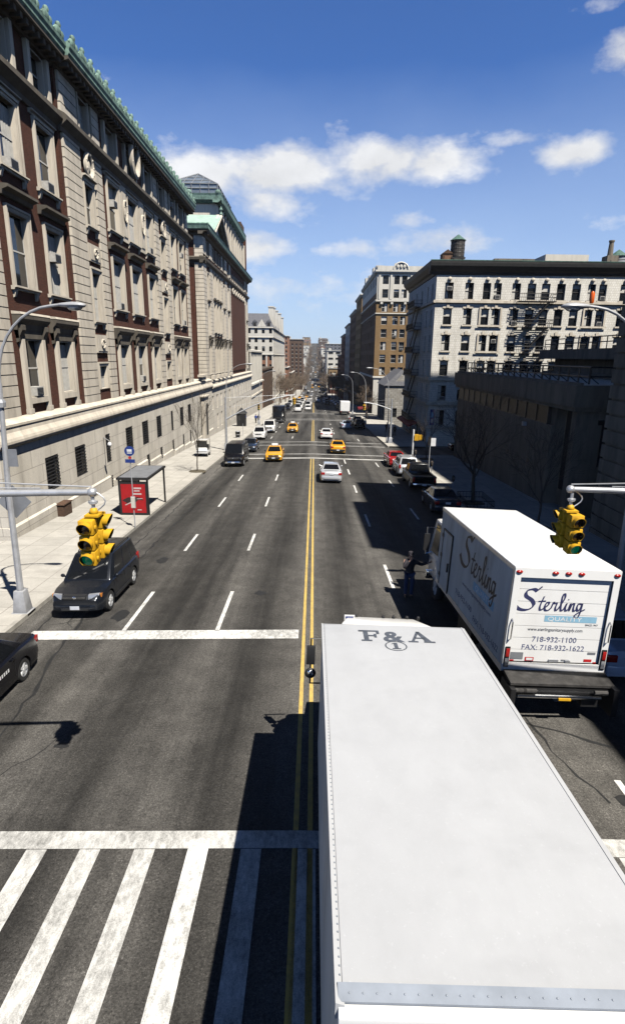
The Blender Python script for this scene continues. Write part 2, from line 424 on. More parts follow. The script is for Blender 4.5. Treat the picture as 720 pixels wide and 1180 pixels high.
dens = math_n(nt, 'ADD', tot, math_n(nt, 'MULTIPLY', math_n(nt, 'SUBTRACT', n1, .5), 1.45))
cm = ramp(nt, dens, .27, .8)
mist = ramp(nt, math_n(nt, 'ADD', el, math_n(nt, 'MULTIPLY', math_n(nt, 'SUBTRACT', n2, .5), 4)), 0, 23, .78, 0)
body = ramp(nt, math_n(nt, 'ADD', n2, math_n(nt, 'MULTIPLY', n1, .5)), .55, .95, .72, .98)
ccol = nt.nodes.new('ShaderNodeVectorMath'); ccol.operation = 'SCALE'; ccol.inputs[0].default_value = (13.4, 13.5, 13.7)
nt.links.new(body, ccol.inputs['Scale'])
skyc = mixc(nt, mist, skyt, (8.6, 10.6, 13.2))
fin = mixc(nt, math_n(nt, 'MULTIPLY', cm, .95), skyc, ccol.outputs[0])
zen = nt.nodes.new('ShaderNodeVectorMath'); zen.operation = 'SCALE'; nt.links.new(fin, zen.inputs[0])
nt.links.new(ramp(nt, el, 27, 44, 1, .12), zen.inputs['Scale']); fin = zen.outputs[0]  # unseen upper sky dimmed to cut fill light in the shadows
nt.links.new(fin, bg.inputs['Color'])
sc.view_settings.view_transform = 'Standard'; sc.view_settings.look = 'None'
sc.view_settings.exposure = 0.6; sc.view_settings.gamma = 1.0; sc.view_settings.use_curve_mapping = False
sc.cycles.max_bounces = 5; sc.cycles.diffuse_bounces = 0; sc.cycles.glossy_bounces = 3; sc.cycles.transparent_max_bounces = 6
sc.cycles.use_denoising = True; sc.cycles.sample_clamp_indirect = 4

# ------------------------------------------------------------------ ground, roads, pavements
def yrange(y0, y1, step=8.):
    ys = {y0, y1}
    y = y0
    while y < y1: ys.add(y); y += step if y < 300 else step * 4
    for k, _ in KN:
        if y0 < k < y1: ys.add(k)
    return sorted(ys)
def sheet(xs, ys, zf):
    mb = MB(); n = len(xs)
    mb.v = [(x, y, zf(x, y)) for y in ys for x in xs]
    mb.f = [(j * n + i, j * n + i + 1, (j + 1) * n + i + 1, (j + 1) * n + i) for j in range(len(ys) - 1) for i in range(n - 1)]
    return mb
LX, RX = -9.9, 9.7          # kerb lines
BX = 15.6                   # building lines at +-BX
tag(sheet([-1400, -300, -60, 0, 60, 300, 1400], yrange(-300, 2600, 60), lambda x, y: base(y) - .6).build('ground', 'earth', recalc=False), 'dull earth under the city blocks', 'ground', kind='structure')
tag(sheet([LX, -8, -6, -4, -2, XC, 2, 4, 6, 8, RX], yrange(-40, 2300, 4), gz).build('avenue', 'asphalt', recalc=False), 'worn grey asphalt avenue running downhill to the horizon', 'road', kind='structure')
CROSS = [(64.2, 73.2), (141.0, 150.0)]
for i, (a, b) in enumerate(CROSS):
    tag(sheet([RX, 20, 40, 70, 110], [a, (a + b) / 2, b], lambda x, y: gz(RX, y)).build('cross_street', 'asphalt', recalc=False),
        'asphalt side street opening beside the cream apartment house' if i == 0 else 'asphalt side street beyond the stone gatehouse', 'road', kind='structure')
def walk(name, label, x0, x1, y0, y1):
    mb = sheet([x0, x1], yrange(y0, y1, 4), wz)
    tag(mb.build(name, 'pavement', recalc=False), label, 'pavement', kind='structure')
def kerb(label, x, y0, y1, sgn):
    mb = MB()
    ys = yrange(y0, y1, 4)
    for a, b in zip(ys, ys[1:]):
        xa, xb = (x - .16, x) if sgn < 0 else (x, x + .16)
        mb.hexa([(xa, a, wz(x, a) - .6), (xb, a, wz(x, a) - .6), (xb, b, wz(x, b) - .6), (xa, b, wz(x, b) - .6)],
                [(xa, a, wz(x, a) + .004), (xb, a, wz(x, a) + .004), (xb, b, wz(x, b) + .004), (xa, b, wz(x, b) + .004)])
    tag(mb.build('kerb', 'kerbstone', recalc=False), label, 'kerb', kind='structure')
walk('pavement', 'pale concrete pavement along the brick college building', -15.6, LX - .16, 27.0, 600)
walk('pavement', 'pale concrete forecourt at the near left corner', -45, LX - .16, -40, 27.0)
kerb('stone kerb of the left pavement', LX, -40, 600, -1)
walk('pavement', 'shaded concrete pavement beside the low concrete building', RX + .16, 17.2, -40, 64.2)
kerb('stone kerb beside the low concrete building', RX, -40, 64.2, 1)
walk('pavement', 'concrete pavement in front of the cream apartment house', RX + .16, 16.2, 73.2, 141)
kerb('stone kerb in front of the cream apartment house', RX, 73.2, 141, 1)
walk('pavement', 'concrete pavement in front of the tan brick apartment house', RX + .16, 16.2, 150, 600)
kerb('stone kerb in front of the tan brick apartment house', RX, 150, 600, 1)

def haze():
    m = bpy.data.materials.new('haze'); m.use_nodes = True; nt_ = m.node_tree
    nt_.nodes.remove(nt_.nodes['Principled BSDF']); v = nt_.nodes.new('ShaderNodeVolumePrincipled')
    v.inputs['Color'].default_value = (.86, .91, 1, 1); v.inputs['Density'].default_value = HAZE; v.inputs['Anisotropy'].default_value = .1
    nt_.links.new(v.outputs[0], nt_.nodes['Material Output'].inputs['Volume'])
    b = MB(); b.box(-1450, 1450, -350, 2650, -23, 90)
    tag(b.build('haze', m, recalc=True), 'thin pale air over the far street', 'haze', kind='stuff')
HAZE = .0001
haze()
def stripe(mb, x0, x1, y0, y1, dz=.005):
    n = max(1, int((y1 - y0) / 4)); m = 2 if x0 < XC < x1 else 1
    xs = [x0, XC, x1] if m == 2 else [x0, x1]
    for i in range(n):
        a, b = y0 + (y1 - y0) * i / n, y0 + (y1 - y0) * (i + 1) / n
        for p, q in zip(xs, xs[1:]):
            mb.quad((p, a, gz(p, a) + dz), (q, a, gz(q, a) + dz), (q, b, gz(q, b) + dz), (p, b, gz(p, b) + dz))
yl = MB()
for a, b in ((-20, 59.6), (78, 122.5), (152, 240)):
    for dx in (-.19, .07): stripe(yl, XC + dx + .01, XC + dx + .11, a, b)
tag(yl.build('centre_line', 'yellow_paint', recalc=False), 'double yellow centre line of the avenue', 'road marking', kind='structure')
ds = MB()
for x, ys in ((-3.1, (16.9, 26, 36, 46, 82, 92, 102, 112, 155, 165, 175, 185)), (-6.2, (16.9, 26, 36, 46, 82, 92, 102, 112, 155, 165, 175)),
              (3.3, (21, 31, 41.2, 49.8, 56.6, 80, 90, 100, 110, 155, 165, 175)), (6.5, (6.9, 13, 23, 33.2, 44.2, 55, 80, 90, 100, 110))):
    for y in ys: stripe(ds, x - .07, x + .07, y, y + (3.1 if y != 16.9 else 3.6))
tag(ds.build('lane_dashes', 'white_paint', recalc=False), 'white dashed lane lines', 'road marking', kind='structure')
st = MB(); stripe(st, -9.2, XC - .3, 16.3, 16.95)
tag(st.build('stop_line', 'white_paint', recalc=False), 'solid white stop line across the left lanes', 'road marking', kind='structure')
cw = MB(); stripe(cw, -9.5, 9.4, 7.98, 8.38, .008)
tag(cw.build('crosswalk_edge', 'worn_paint', recalc=False), 'scuffed white edge line of the near crossing', 'road marking', kind='structure')
cb = MB(); fresh = MB()
for x in (-7.6, -6.65, -5.7, -4.77, -3.83, -2.87, -1.93, -1.0, -.05, .9, 1.85, 2.8, 3.75, 4.7, 5.65, 6.6, 7.55): stripe(cb, x - .18, x + .18, 3.2, 7.97) if abs(x + 1.93) > .1 else stripe(fresh, x - .18, x + .18, 3.2, 8.2, .0095)
tag(cb.build('crosswalk_bars', 'worn_paint', recalc=False), 'broad white bars of the near crossing', 'road marking', kind='structure')
tag(fresh.build('crosswalk_bar', 'white_paint', recalc=False), 'freshest, brightest bar of the near crossing', 'road marking', kind='structure')
fc = MB()
for y, w in ((59.9, .6), (63.6, .3), (73.0, .3), (77.0, .3), (123.0, .5), (127, .3), (147, .3), (151.0, .5)): stripe(fc, -9.5, 9.3, y, y + w, .009)
tag(fc.build('far_crosswalk_lines', 'white_paint', recalc=False), 'white crossing lines at the far junctions', 'road marking', kind='structure')
# tar seams and cracks
cr_ = MB()
def crack(pts, w):
    rnd = random.Random(hash(pts[0]) % 999)
    out = []
    for (x0, y0), (x1, y1) in zip(pts, pts[1:]):
        n = max(2, int(math.hypot(x1 - x0, y1 - y0) / .35))
        for i in range(n): t = i / n; out.append((x0 + (x1 - x0) * t + rnd.uniform(-.07, .07), y0 + (y1 - y0) * t + rnd.uniform(-.04, .04), w * rnd.uniform(.3, 1.5)))
    dx, dy = pts[-1][0] - pts[0][0], pts[-1][1] - pts[0][1]; L = math.hypot(dx, dy); nx, ny = -dy / L, dx / L
    for (a, b, w0), (c, d, w1) in zip(out, out[1:]):
        P = [(a - nx * w0, b - ny * w0), (a + nx * w0, b + ny * w0), (c + nx * w1, d + ny * w1), (c - nx * w1, d - ny * w1)]
        cr_.quad(*[(x, y, gz(x, y) + .0035) for x, y in P])
crack([(-6.9, 8.6), (-7.2, 11), (-7.35, 13), (-7.75, 15.5), (-8.0, 19), (-8.05, 27), (-7.95, 34), (-8.1, 45), (-8.0, 58)], .045)
crack([(-9.0, 15.5), (-9.1, 17.5), (-9.0, 24), (-8.9, 33), (-9.05, 44), (-8.95, 58)], .03)
crack([(-6.6, 9.5), (-5.2, 12.5), (-3.9, 14.5)], .01)
crack([(4.2, 12.6), (5.5, 11.9), (7.2, 11.0), (9.4, 9.8)], .035)
crack([(5.4, 12.2), (5.6, 10.5), (6.1, 8.9)], .03)
crack([(6.9, 13.5), (7.2, 11.5), (7.0, 9.4), (7.6, 7.5)], .03)
crack([(4.3, 20), (4.4, 27), (4.7, 36), (5.0, 45), (5.1, 58)], .02)
crack([(7.9, 20), (7.8, 36), (7.9, 58)], .035)
crack([(-8.9, 17.4), (-7.8, 17.9), (-7.0, 18.6)], .02)
crack([(-8.6, 19.6), (-8.3, 17.6), (-7.7, 16.9)], .02)
tag(cr_.build('tar_seams', 'tar', recalc=False), 'dark tar seams and cracks in the asphalt', 'road marking', kind='structure')
pt = MB()
for cx, cy, rx, ry in ((-6.75, 18.25, .36, .55), (-2.0, 20.3, .22, .3), (-6.9, 24.5, .25, .5), (3.0, 13.9, .3, .2), (-5.6, 10.9, .2, .12), (-8.3, 11.4, .3, .3), (6.4, 9.4, .35, .25)):
    pp = [(cx + rx * math.cos(t * .6283) * random.uniform(.6, 1.2), cy + ry * math.sin(t * .6283) * random.uniform(.6, 1.2)) for t in range(10)]
    pt.add([(x, y, gz(x, y) + .0045) for x, y in pp], [tuple(range(10))])
tag(pt.build('oil_stains', 'tar', recalc=False), 'dark oil stains on the asphalt', 'road marking', kind='structure')
# ------------------------------------------------------------------ facades
# a facade frame: x runs along the wall, -y points out of it, z up
def F_east(x, y): return T(x, y, 0) @ RZ(PI / 2)        # faces +X, runs towards +Y
def F_south(x, y): return T(x, y, 0)                    # faces -Y, runs towards +X
def F_west(x, y): return T(x, y, 0) @ RZ(-PI / 2)       # faces -X, runs towards -Y
def wall_holes(mb, u0, u1, z0, z1, holes, depth=.35):
    us = sorted({u0, u1, *[h[0] for h in holes], *[h[1] for h in holes]}); zs = sorted({z0, z1, *[h[2] for h in holes], *[h[3] for h in holes]})
    us = [u for u in us if u0 <= u <= u1]; zs = [z for z in zs if z0 <= z <= z1]
    for a, b in zip(us, us[1:]):
        run = None
        for c, d in zip(zs, zs[1:]):
            mu, mz = (a + b) / 2, (c + d) / 2
            inside = any(h[0] < mu < h[1] and h[2] < mz < h[3] for h in holes)
            if inside:
                if run: mb.quad((a, 0, run[0]), (b, 0, run[0]), (b, 0, run[1]), (a, 0, run[1])); run = None
            else: run = (run[0], d) if run else (c, d)
        if run: mb.quad((a, 0, run[0]), (b, 0, run[0]), (b, 0, run[1]), (a, 0, run[1]))
    for a, b, c, d in holes:
        D = depth
        mb.quad((a, 0, c), (a, D, c), (a, D, d), (a, 0, d)); mb.quad((b, 0, c), (b, 0, d), (b, D, d), (b, D, c))
        mb.quad((a, 0, c), (b, 0, c), (b, D, c), (a, D, c)); mb.quad((a, 0, d), (a, D, d), (b, D, d), (b, 0, d))
        mb.quad((a, D, c), (b, D, c), (b, D, d), (a, D, d))
WC = {}
def window_meshes(w, h, style):
    k = (round(w, 2), round(h, 2), style)
    if k in WC: return WC[k]
    f = MB(); t = .07; mid = h * .5
    f.box(0, t, -.06, 0, 0, h); f.box(w - t, w, -.06, 0, 0, h); f.box(t, w - t, -.06, 0, 0, t); f.box(t, w - t, -.06, 0, h - t, h)
    if style != 'single': f.box(t, w - t, -.075, 0, mid - .04, mid + .04)
    if style == 'double': f.box(w / 2 - .06, w / 2 + .06, -.09, 0, t, h - t)
    g = MB(); g.box(t, w - t, -.022, -.012, t, h - t)
    fm = f.mesh('window', M['sash_white'] if style in ('white', 'double') else M['sash_dark']); gm = g.mesh('pane', M['glass'])
    bl = MB(); bl.box(t + .02, w - t - .02, -.03, -.0235, h * .5, h - t)
    b2 = MB(); b2.box(t + .02, w - t - .02, -.03, -.0235, h * .72, h - t)
    b3 = MB(); b3.box(t + .02, w * .45, -.03, -.0235, t, h - t)
    WC[k] = (fm, gm, bl.mesh('blind', M['blind']), b2.mesh('blind', M['blind']), b3.mesh('curtain', M['blind'])); return WC[k]
def ac_mesh(w, d, h):
    k = ('ac', w, d, h)
    if k not in WC:
        a = MB(); a.box(-w / 2, w / 2, -d, .05, 0, h)
        b = MB(); b.box(-w * .42, w * .42, -d - .012, -d - .002, h * .12, h * .88)
        for i in range(5): b.box(-w * .42, w * .42, -d - .03, -d - .012, h * (.16 + .15 * i), h * (.2 + .15 * i))
        WC[k] = (a.mesh('air_conditioner', M['ac_unit']), b.mesh('grille', M['ac_grille']))
    return WC[k]
RW = random.Random(11)
def curtain_mesh(w, h):
    k = ('cur', round(w, 2), round(h, 2))
    if k not in WC:
        c = MB(); n = 8; x0, x1 = w * .5, w - .09
        for i in range(n):   # hanging folds
            a, b = x0 + (x1 - x0) * i / n, x0 + (x1 - x0) * (i + 1) / n; d = .012 * (i % 2)
            c.box(a, b, -.04 - d, -.0235, .08, h * .93)
        WC[k] = c.mesh('curtain', M['blind'])
    return WC[k]
def add_window(root, F, a, c, w, h, depth, style='white', ac=0., blind=.5):
    fm, gm, b1, b2, b3 = window_meshes(w, h, style)
    o = inst('window', fm, root, F @ T(a, depth - .02, c)); inst('pane', gm, o)
    r = RW.random()
    if style == 'white' and h > 1.5 and w > 1.2 and RW.random() < .55:
        inst('curtain', curtain_mesh(w, h), o)
    elif r < blind: inst('blind' if r < blind * .7 else 'curtain', b1 if r < blind * .4 else (b2 if r < blind * .7 else b3), o)
    if RW.random() < ac:
        am, ag = ac_mesh(round(min(.85, w * .6), 2), round(depth + .25, 2), .5)
        q = inst('air_conditioner', am, root, F @ T(a + w / 2, depth, c + (.06 if RW.random() < .5 else h * .52))); inst('grille', ag, q)
def mold(mb, F, u0, u1, prof):     # prof: (out, z) pairs
    old = mb.m; mb.m = old @ F; mb.prism([(-o, z) for o, z in prof], u0, u1); mb.m = old
def fbox(mb, F, u0, u1, o0, o1, z0, z1):
    old = mb.m; mb.m = old @ F; mb.box(u0, u1, -o1, -o0, z0, z1); mb.m = old
def quoins(mb, F, u0, u1, z0, z1, out=.16, rh=.56, gap=.06, tooth=0.):
    z = z0; i = 0
    fbox(mb, F, u0 + .03, u1 - .03, 0, out - .05, z0, z1)
    while z < z1 - .1:
        t = tooth if i % 2 else 0
        fbox(mb, F, u0 - t, u1 + t, .001, out, z + gap / 2, min(z + rh - gap / 2, z1)); z += rh; i += 1
def surround(mb, F, a, b, c, d, t=.34, out=.13):
    fbox(mb, F, a - t, a, .001, out, c, d + t); fbox(mb, F, b, b + t, .001, out, c, d + t); fbox(mb, F, a, b, .001, out, d, d + t)
    fbox(mb, F, a - t, b + t, out, out + .07, d + t * .55, d + t)
    fbox(mb, F, a - t, a - t * .65, out, out + .05, c, d + t * .55); fbox(mb, F, b + t * .65, b + t, out, out + .05, c, d + t * .55)
def sill(mb, F, a, b, z, out=.3, t=.2):
    mold(mb, F, a, b, [(.001, z - t), (out * .6, z - t), (out * .7, z - t * .5), (out, z - t * .4), (out, z), (.001, z)])
    for u in (a + .12, b - .34):
        mold(mb, F, u, u + .22, [(.001, z - t - .4), (out * .3, z - t - .36), (out * .6, z - t - .1), (out * .6, z - t - .003), (.001, z - t - .003)])
def hood(mb, F, a, b, z, out=.36, h=.45):
    mold(mb, F, a, b, [(.001, z - h), (out * .35, z - h), (out * .45, z - h * .55), (out * .8, z - h * .4), (out, z - h * .3), (out, z), (.001, z + .04)])

def jamb(root, holes, Ff, dep=.26, mat='limestone'):
    """stone lining of each opening's reveal"""
    for a, b, c, d in holes:
        F = Ff(a); j = MB(); dp = -dep
        fbox(j, F, a, a + .06, dp, .1, c, d); fbox(j, F, b - .06, b, dp, .1, c, d); fbox(j, F, a + .06, b - .06, dp, .1, d - .06, d); fbox(j, F, a + .06, b - .06, dp, .1, c, c + .05)
        j.build('window_jamb', mat, root)
def wreath(mb, F, u, z, r, rz=None, out=.2):
    rz = rz or r
    old = mb.m; mb.m = old @ F
    pts = [(u + r * math.cos(t * PI / 10), -out, z + rz * math.sin(t * PI / 10)) for t in range(21)]
    mb.tube(pts, r * .24, 6); mb.ball((u, -out * .7, z), r * .55, .12, rz * .6)
    for i in range(9):
        t = i * 2 * PI / 9; mb.ball((u + r * math.cos(t), -out - .06, z + rz * math.sin(t)), r * .2, r * .2, r * .2, 6, 4)
    mb.m = old
def college_block():
    root = thing('college_building', 'dark brick hall with stone quoins and green copper cresting, nearest on the left', 'building')
    Y0, Y1, YB = 27.2, 75.2, 39.15
    FA, FB = F_east(-16.0, 0), F_east(-15.78, 0)
    FS = F_south(0, Y0)
    Ff = lambda u: FA if u < YB else FB
    # --- granite base
    holes = [(31.78, 33.5, .25, 2.22), (35.9, 37.6, .25, 2.2), (41.42, 42.3, .2, 2.2), (46, 47.75, .12, 2.2), (50.55, 52.4, .12, 2.2),
             (55.3, 57.0, .12, 2.2), (61.0, 61.9, .1, 2.2), (65.2, 67.0, .1, 2.2), (69.4, 71.1, .1, 2.2),
             (32.45, 33.42, -1.62, -.78), (41.75, 42.3, -2.0, -.9), (51.4, 52.3, -2.0, -.95), (56.1, 56.9, -2.12, -.98), (61.1, 61.8, -2.2, -1.0), (66.1, 66.8, -2.3, -1.0), (70.0, 70.7, -2.4, -1.0)]
    FG = F_east(-15.3, 0)
    g = MB(FG); wall_holes(g, Y0, 86.0, -4.5, 3.45, holes, .4)
    g.m = Matrix(); g.box(-40, -15.305, Y0, Y0 + .4, -2.5, 3.45)
    g.box(-15.7, -15.305, 85.6, 86, -4.5, 3.45)
    g.build('base_wall', 'granite', root)
    pl = MB(); mold(pl, FG, Y0 - .12, 85.9, [(.001, -4.2), (.12, -4.2), (.12, -.75), (.001, -.62)])
    # the plinth follows the falling pavement in steps
    pl = MB()
    for a, b, zt in ((Y0 - .1, 32.4, -.55), (33.5, 41.7, -.8), (42.35, 51.35, -1.25), (52.35, 56.05, -1.6), (56.95, 61.05, -1.85), (61.85, 66.05, -2.1), (66.85, 69.95, -2.3), (70.75, 86, -2.55)):
        mold(pl, FG, a, b, [(.001, zt - 3), (.11, zt - 3), (.11, zt - .1), (.001, zt)])
    pl.box(-40, -15.3, Y0 - .1, Y0 - .003, -3, -.56)
    pl.build('plinth', 'granite', root)
    gm = {}
    for a, b, c, d in holes:
        k = (round(b - a, 1), round(d - c, 1))
        if k not in gm:
            w, h = b - a, d - c; q = MB()
            for i in range(int(w / .14) + 1): q.box(.04 + i * .14, .07 + i * .14, -.03, 0, 0, h)
            for i in range(int(h / .2) + 1): q.box(0, w, -.075, -.03, .03 + i * .2, .08 + i * .2)
            gm[k] = q.mesh('window_bars', M['bars'])
        add_window(root, FG, a, c, b - a, d - c, .4, 'dark', 0, .15)
        inst('window_bars', gm[k], root, FG @ T(a, .06, c))
    hb = MB(); hb.box(-15.29, -14.8, 32.35, 33.5, -1.8, -.72); hb.box(-15.29, -14.75, 32.3, 33.55, -.72, -.66); hb.build('basement_hatch', 'dark_brick', root)
    # --- moulded ledge and stepped parapet above it
    lg = MB()
    mold(lg, FG, Y0 - .28, 86, [(-.6, 3.36), (.05, 3.36), (.14, 3.42), (.24, 3.5), (.28, 3.6), (.28, 3.72), (.24, 3.86), (.16, 4.0), (.1, 4.12), (.08, 4.34), (.13, 4.4), (.13, 4.52), (-.05, 4.62), (-.3, 4.7), (-.9, 4.7)])
    lg.box(-40, -15.4, Y0 - .28, Y0 + .5, 3.42, 3.9); lg.box(-40, -15.5, Y0 - .1, Y0 + .5, 3.9, 4.69)
    lg.build('ledge', 'limestone', root)
    dk = MB(); dk.box(-40, -15.6, Y0 + .6, 86, 4.3, 4.62); dk.build('terrace_deck', 'pale_concrete', root)
    # --- brick wall with window openings
    big = [(32.1, 34.15), (36.35, 38.35), (47.2, 49.5), (51.9, 54.3), (57.0, 59.1), (66.3, 68.4), (70.2, 72.3)]
    nar = [(42.55, 44.1), (62.2, 63.7)]
    H1, H2, H3, H4 = (5.6, 8.75), (11.45, 15.15), (17.2, 20.55), (22.35, 24.25)
    hs_ = []
    for a, b in big: hs_ += [(a, b, *H1), (a, b, *H2), (a, b, *H3), (a + .2, b - .2, *H4)]
    for a, b in nar: hs_ += [(a, b, 5.5, 7.2), (a, b, 10.3, 13.6), (a, b, 16.55, 19.2), (a, b, *H4)]
    for F, a, b in ((FA, Y0 + .4, YB), (FB, YB, Y1)):
        w = MB(F); wall_holes(w, a, b, 4.6, 24.6, [h for h in hs_ if a < h[0] < b], .3); w.build('brick_wall', 'red_brick', root)
    w = MB(); w.box(-40, -16.0, Y0 + .4, Y0 + .9, 4.6, 24.6); w.build('side_wall', 'red_brick', root); w = MB(); w.box(-40, -15.78, Y1 - .4, Y1, 4.6, 24.6); w.build('side_wall', 'red_brick', root); w = MB(); w.box(-16.0, -15.785, YB, YB + .3, 4.6, 24.6); w.build('wall_return', 'red_brick', root)
    for a, b, c, d in hs_: add_window(root, Ff(a), a, c, b - a, d - c, .3, 'white', .62 if b - a > 1.7 else .0, .55)
    # --- stone dressings
    q = MB(); quoins(q, FA, 27.9, 30.85, 4.65, 21.1); q.build('quoin', 'limestone', root)
    FS0 = F_south(0, Y0 + .4); q = MB(); quoins(q, FS0, -18.6, -16.0, 4.65, 21.1); q.build('quoin', 'limestone', root)
    for u in (-37, -33, -29, -25, -21.5):
        for H in (H1, H2, H3, H4):
            q = MB(); surround(q, FS0, u, u + 1.9, H[0], H[1], .28); fbox(q, FS0, u, u + 1.9, .001, .03, H[0], H[1]); q.build('window_surround', 'limestone', root)
            add_window(root, FS0, u + .02, H[0], 1.86, H[1] - H[0], -.03, 'white', 0, .5)
    q = MB(); mold(q, FS0, -40, -15.9, [(.001, 21.1), (.5, 21.6), (.6, 21.95), (.1, 22.25), (.001, 22.25)]); mold(q, FS0, -40, -15.1, [(.001, 24.4), (.9, 24.78), (.9, 24.98), (.001, 24.98)]); q.build('cornice', 'shade_stone', root)
    for a, b in ((39.5, 42.05), (44.65, 46.0), (60.0, 61.4), (64.4, 65.6), (73.9, 75.15)):
        q = MB(); quoins(q, FB, a, b, 4.65, 21.1); quoins(q, FB, a, b, 22.2, 24.4); q.build('quoin', 'limestone', root)
    jamb(root, hs_, Ff)
    for a, b in big:
        F = Ff(a); s = MB(); t = MB(); hd = MB()
        for H in (H2, H3):
            s = MB(); surround(s, F, a, b, H[0], H[1], .25); s.build('window_surround', 'limestone', root)
            t = MB(); sill(t, F, a - .42, b + .42, H[0] - .003); t.build('window_sill', 'limestone', root)
        hd = MB(); hood(hd, F, a - .62, b + .62, 16.2, .55); hd.build('window_hood', 'shade_stone', root)
        hd = MB(); hood(hd, F, a - .55, b + .55, 21.05, .25, .2); hd.build('window_hood', 'limestone', root); hd = MB(); t = MB()
        for u in (a - .32, b + .02):   # stone pilasters of the lowest and top floors
            s = MB(); fbox(s, F, u, u + .3, .001, .22, 5.0, 8.75); fbox(s, F, u - .05, u + .35, .001, .28, 4.72, 5.0); s.build('window_pilaster', 'limestone', root)
            s = MB(); fbox(s, F, u - .02, u + .32, .001, .24, 22.25, 24.4); s.build('attic_pier', 'limestone', root)
        fbox(t, F, a - .02, b + .02, .001, .2, 5.25, 5.595)
        # balcony-like hood on consoles
        mold(hd, F, a - .72, b + .72, [(.001, 9.2), (.2, 9.2), (.25, 9.5), (.42, 9.68), (.48, 9.78), (.48, 10.0), (.001, 10.0)]); lip = MB(); mold(lip, F, a - .74, b + .74, [(.001, 10.003), (.5, 10.003), (.46, 10.12), (.001, 10.16)]); lip.build('hood_slab', 'limestone', root)
        for u in (a - .55, b + .15):
            mold(hd, F, u, u + .4, [(.001, 8.55), (.16, 8.6), (.22, 8.9), (.4, 9.2), (.4, 9.45), (.001, 9.6)])
        fbox(hd, F, a - .55, b + .55, .001, .18, 8.77, 9.2)
        t.build('window_sill', 'limestone', root); hd.build('window_hood', 'shade_stone', root)
    for a, b in nar:
        hd = MB()
        for z0, z1, tt, oo in ((5.5, 7.2, .24, .1), (10.3, 13.6, .3, .13), (16.55, 19.2, .18, .1)):
            s = MB(); surround(s, FB, a, b, z0, z1, tt, oo); s.build('window_surround', 'limestone', root)
            if z0 > 9: t = MB(); sill(t, FB, a - .3, b + .3, z0 - .003); t.build('window_sill', 'limestone', root)
        for u in (a - .2, b + .02): s = MB(); fbox(s, FB, u, u + .18, .001, .14, 22.25, 24.4); s.build('attic_pier', 'limestone', root)
        hood(hd, FB, a - .35, b + .35, 19.65, .35, .25)
        hd.build('window_hood', 'limestone', root)
    # medallion panels, wreaths and the oval cartouche
    for a, b in nar:
        for z0, z1 in ((14.25, 15.4), (8.1, 9.35)):
            p = MB(); fbox(p, FB, a - .3, b + .3, .001, .16, z0, z1); fbox(p, FB, a - .12, b + .12, .16, .2, z0 + .12, z1 - .12)
            pn = p.build('stone_panel', 'limestone', root)
            p = MB(); wreath(p, FB, (a + b) / 2, (z0 + z1) / 2, .3, None, .22); p.build('rosette', 'limestone', pn, True)
        p = MB(); wreath(p, FB, (a + b) / 2, 20.35, .62, .72, .22); p.build('wreath', 'limestone', root, True)
    for u in (50.7, 55.65):
        p = MB(); fbox(p, FB, u - .75, u + .75, .001, .14, 16.9, 21.1); fbox(p, FB, u - .5, u + .5, .14, .2, 17.3, 20.6)
        pn = p.build('stone_panel', 'limestone', root)
        p = MB(); wreath(p, FB, u, 19.2, .38, .8, .24); p.build('cartouche', 'limestone', pn, True)
    p = MB(); wreath(p, FB, 53.1, 23.75, .95, 1.35, .55); p.build('cartouche', 'limestone', root, True)
    # --- string course, cornice, copper gutter with cresting
    c = MB(); G = MB(); cr = MB()
    for F, a, b in ((FA, Y0 - .2, YB), (FB, YB + .002, Y1 + .5)):
        mold(c, F, a, b, [(-.3, 21.1), (.16, 21.1), (.2, 21.35), (.5, 21.6), (.62, 21.7), (.62, 21.95), (.5, 22.05), (.1, 22.25), (-.3, 22.25)])
        mold(c, F, a, b, [(-.3, 24.4), (.22, 24.4), (.3, 24.6), (.42, 24.7), (.95, 24.78), (1.02, 24.84), (1.02, 24.98), (-.3, 25.0)])
        n = int((b - a) / .62)
        for i in range(n):
            u = a + (b - a) * (i + .5) / n; fbox(c, F, u - .13, u + .13, .3, .86, 24.5, 24.777)
        mold(G, F, a, b, [(-.5, 24.99), (1.0, 24.99), (1.1, 25.12), (1.1, 25.28), (1.18, 25.42), (1.2, 25.6), (1.05, 25.62), (.6, 25.3), (-.5, 25.3)])
        n = max(2, int((b - a) / 1.36)); old = cr.m; cr.m = F
        for i in range(n):
            u = a + (b - a) * (i + .5) / n
            cr.ball((u, -1.05, 25.82), .3, .2, .32, 8, 5); cr.ball((u, -1.1, 26.12), .19, .17, .2, 6, 4); cr.box(u - .68, u + .68, -1.1, -.95, 25.45, 25.72)
            for sg in (-1, 1):
                cr.ball((u + sg * .34, -1.1, 25.78), .2, .17, .22, 6, 4); cr.tube([(u + sg * .2, -1.08, 25.62), (u + sg * .42, -1.08, 25.86), (u + sg * .62, -1.08, 25.7)], .07, 5)
        cr.m = old
    c.build('cornice', 'shade_stone', root); G.build('copper_gutter', 'copper', root); cr.build('copper_cresting', 'copper', root, True)
    r = MB(); r.add([(-15.6, Y0, 25.2), (-15.6, Y1, 25.2), (-40, Y1, 25.2), (-40, Y0, 25.2), (-22, Y0 + 6, 26.4), (-22, Y1 - 6, 26.4), (-34, Y1 - 6, 26.4), (-34, Y0 + 6, 26.4)],
        [(0, 1, 5, 4), (1, 2, 6, 5), (2, 3, 7, 6), (3, 0, 4, 7), (4, 5, 6, 7)]); r.build('roof', 'copper', root)
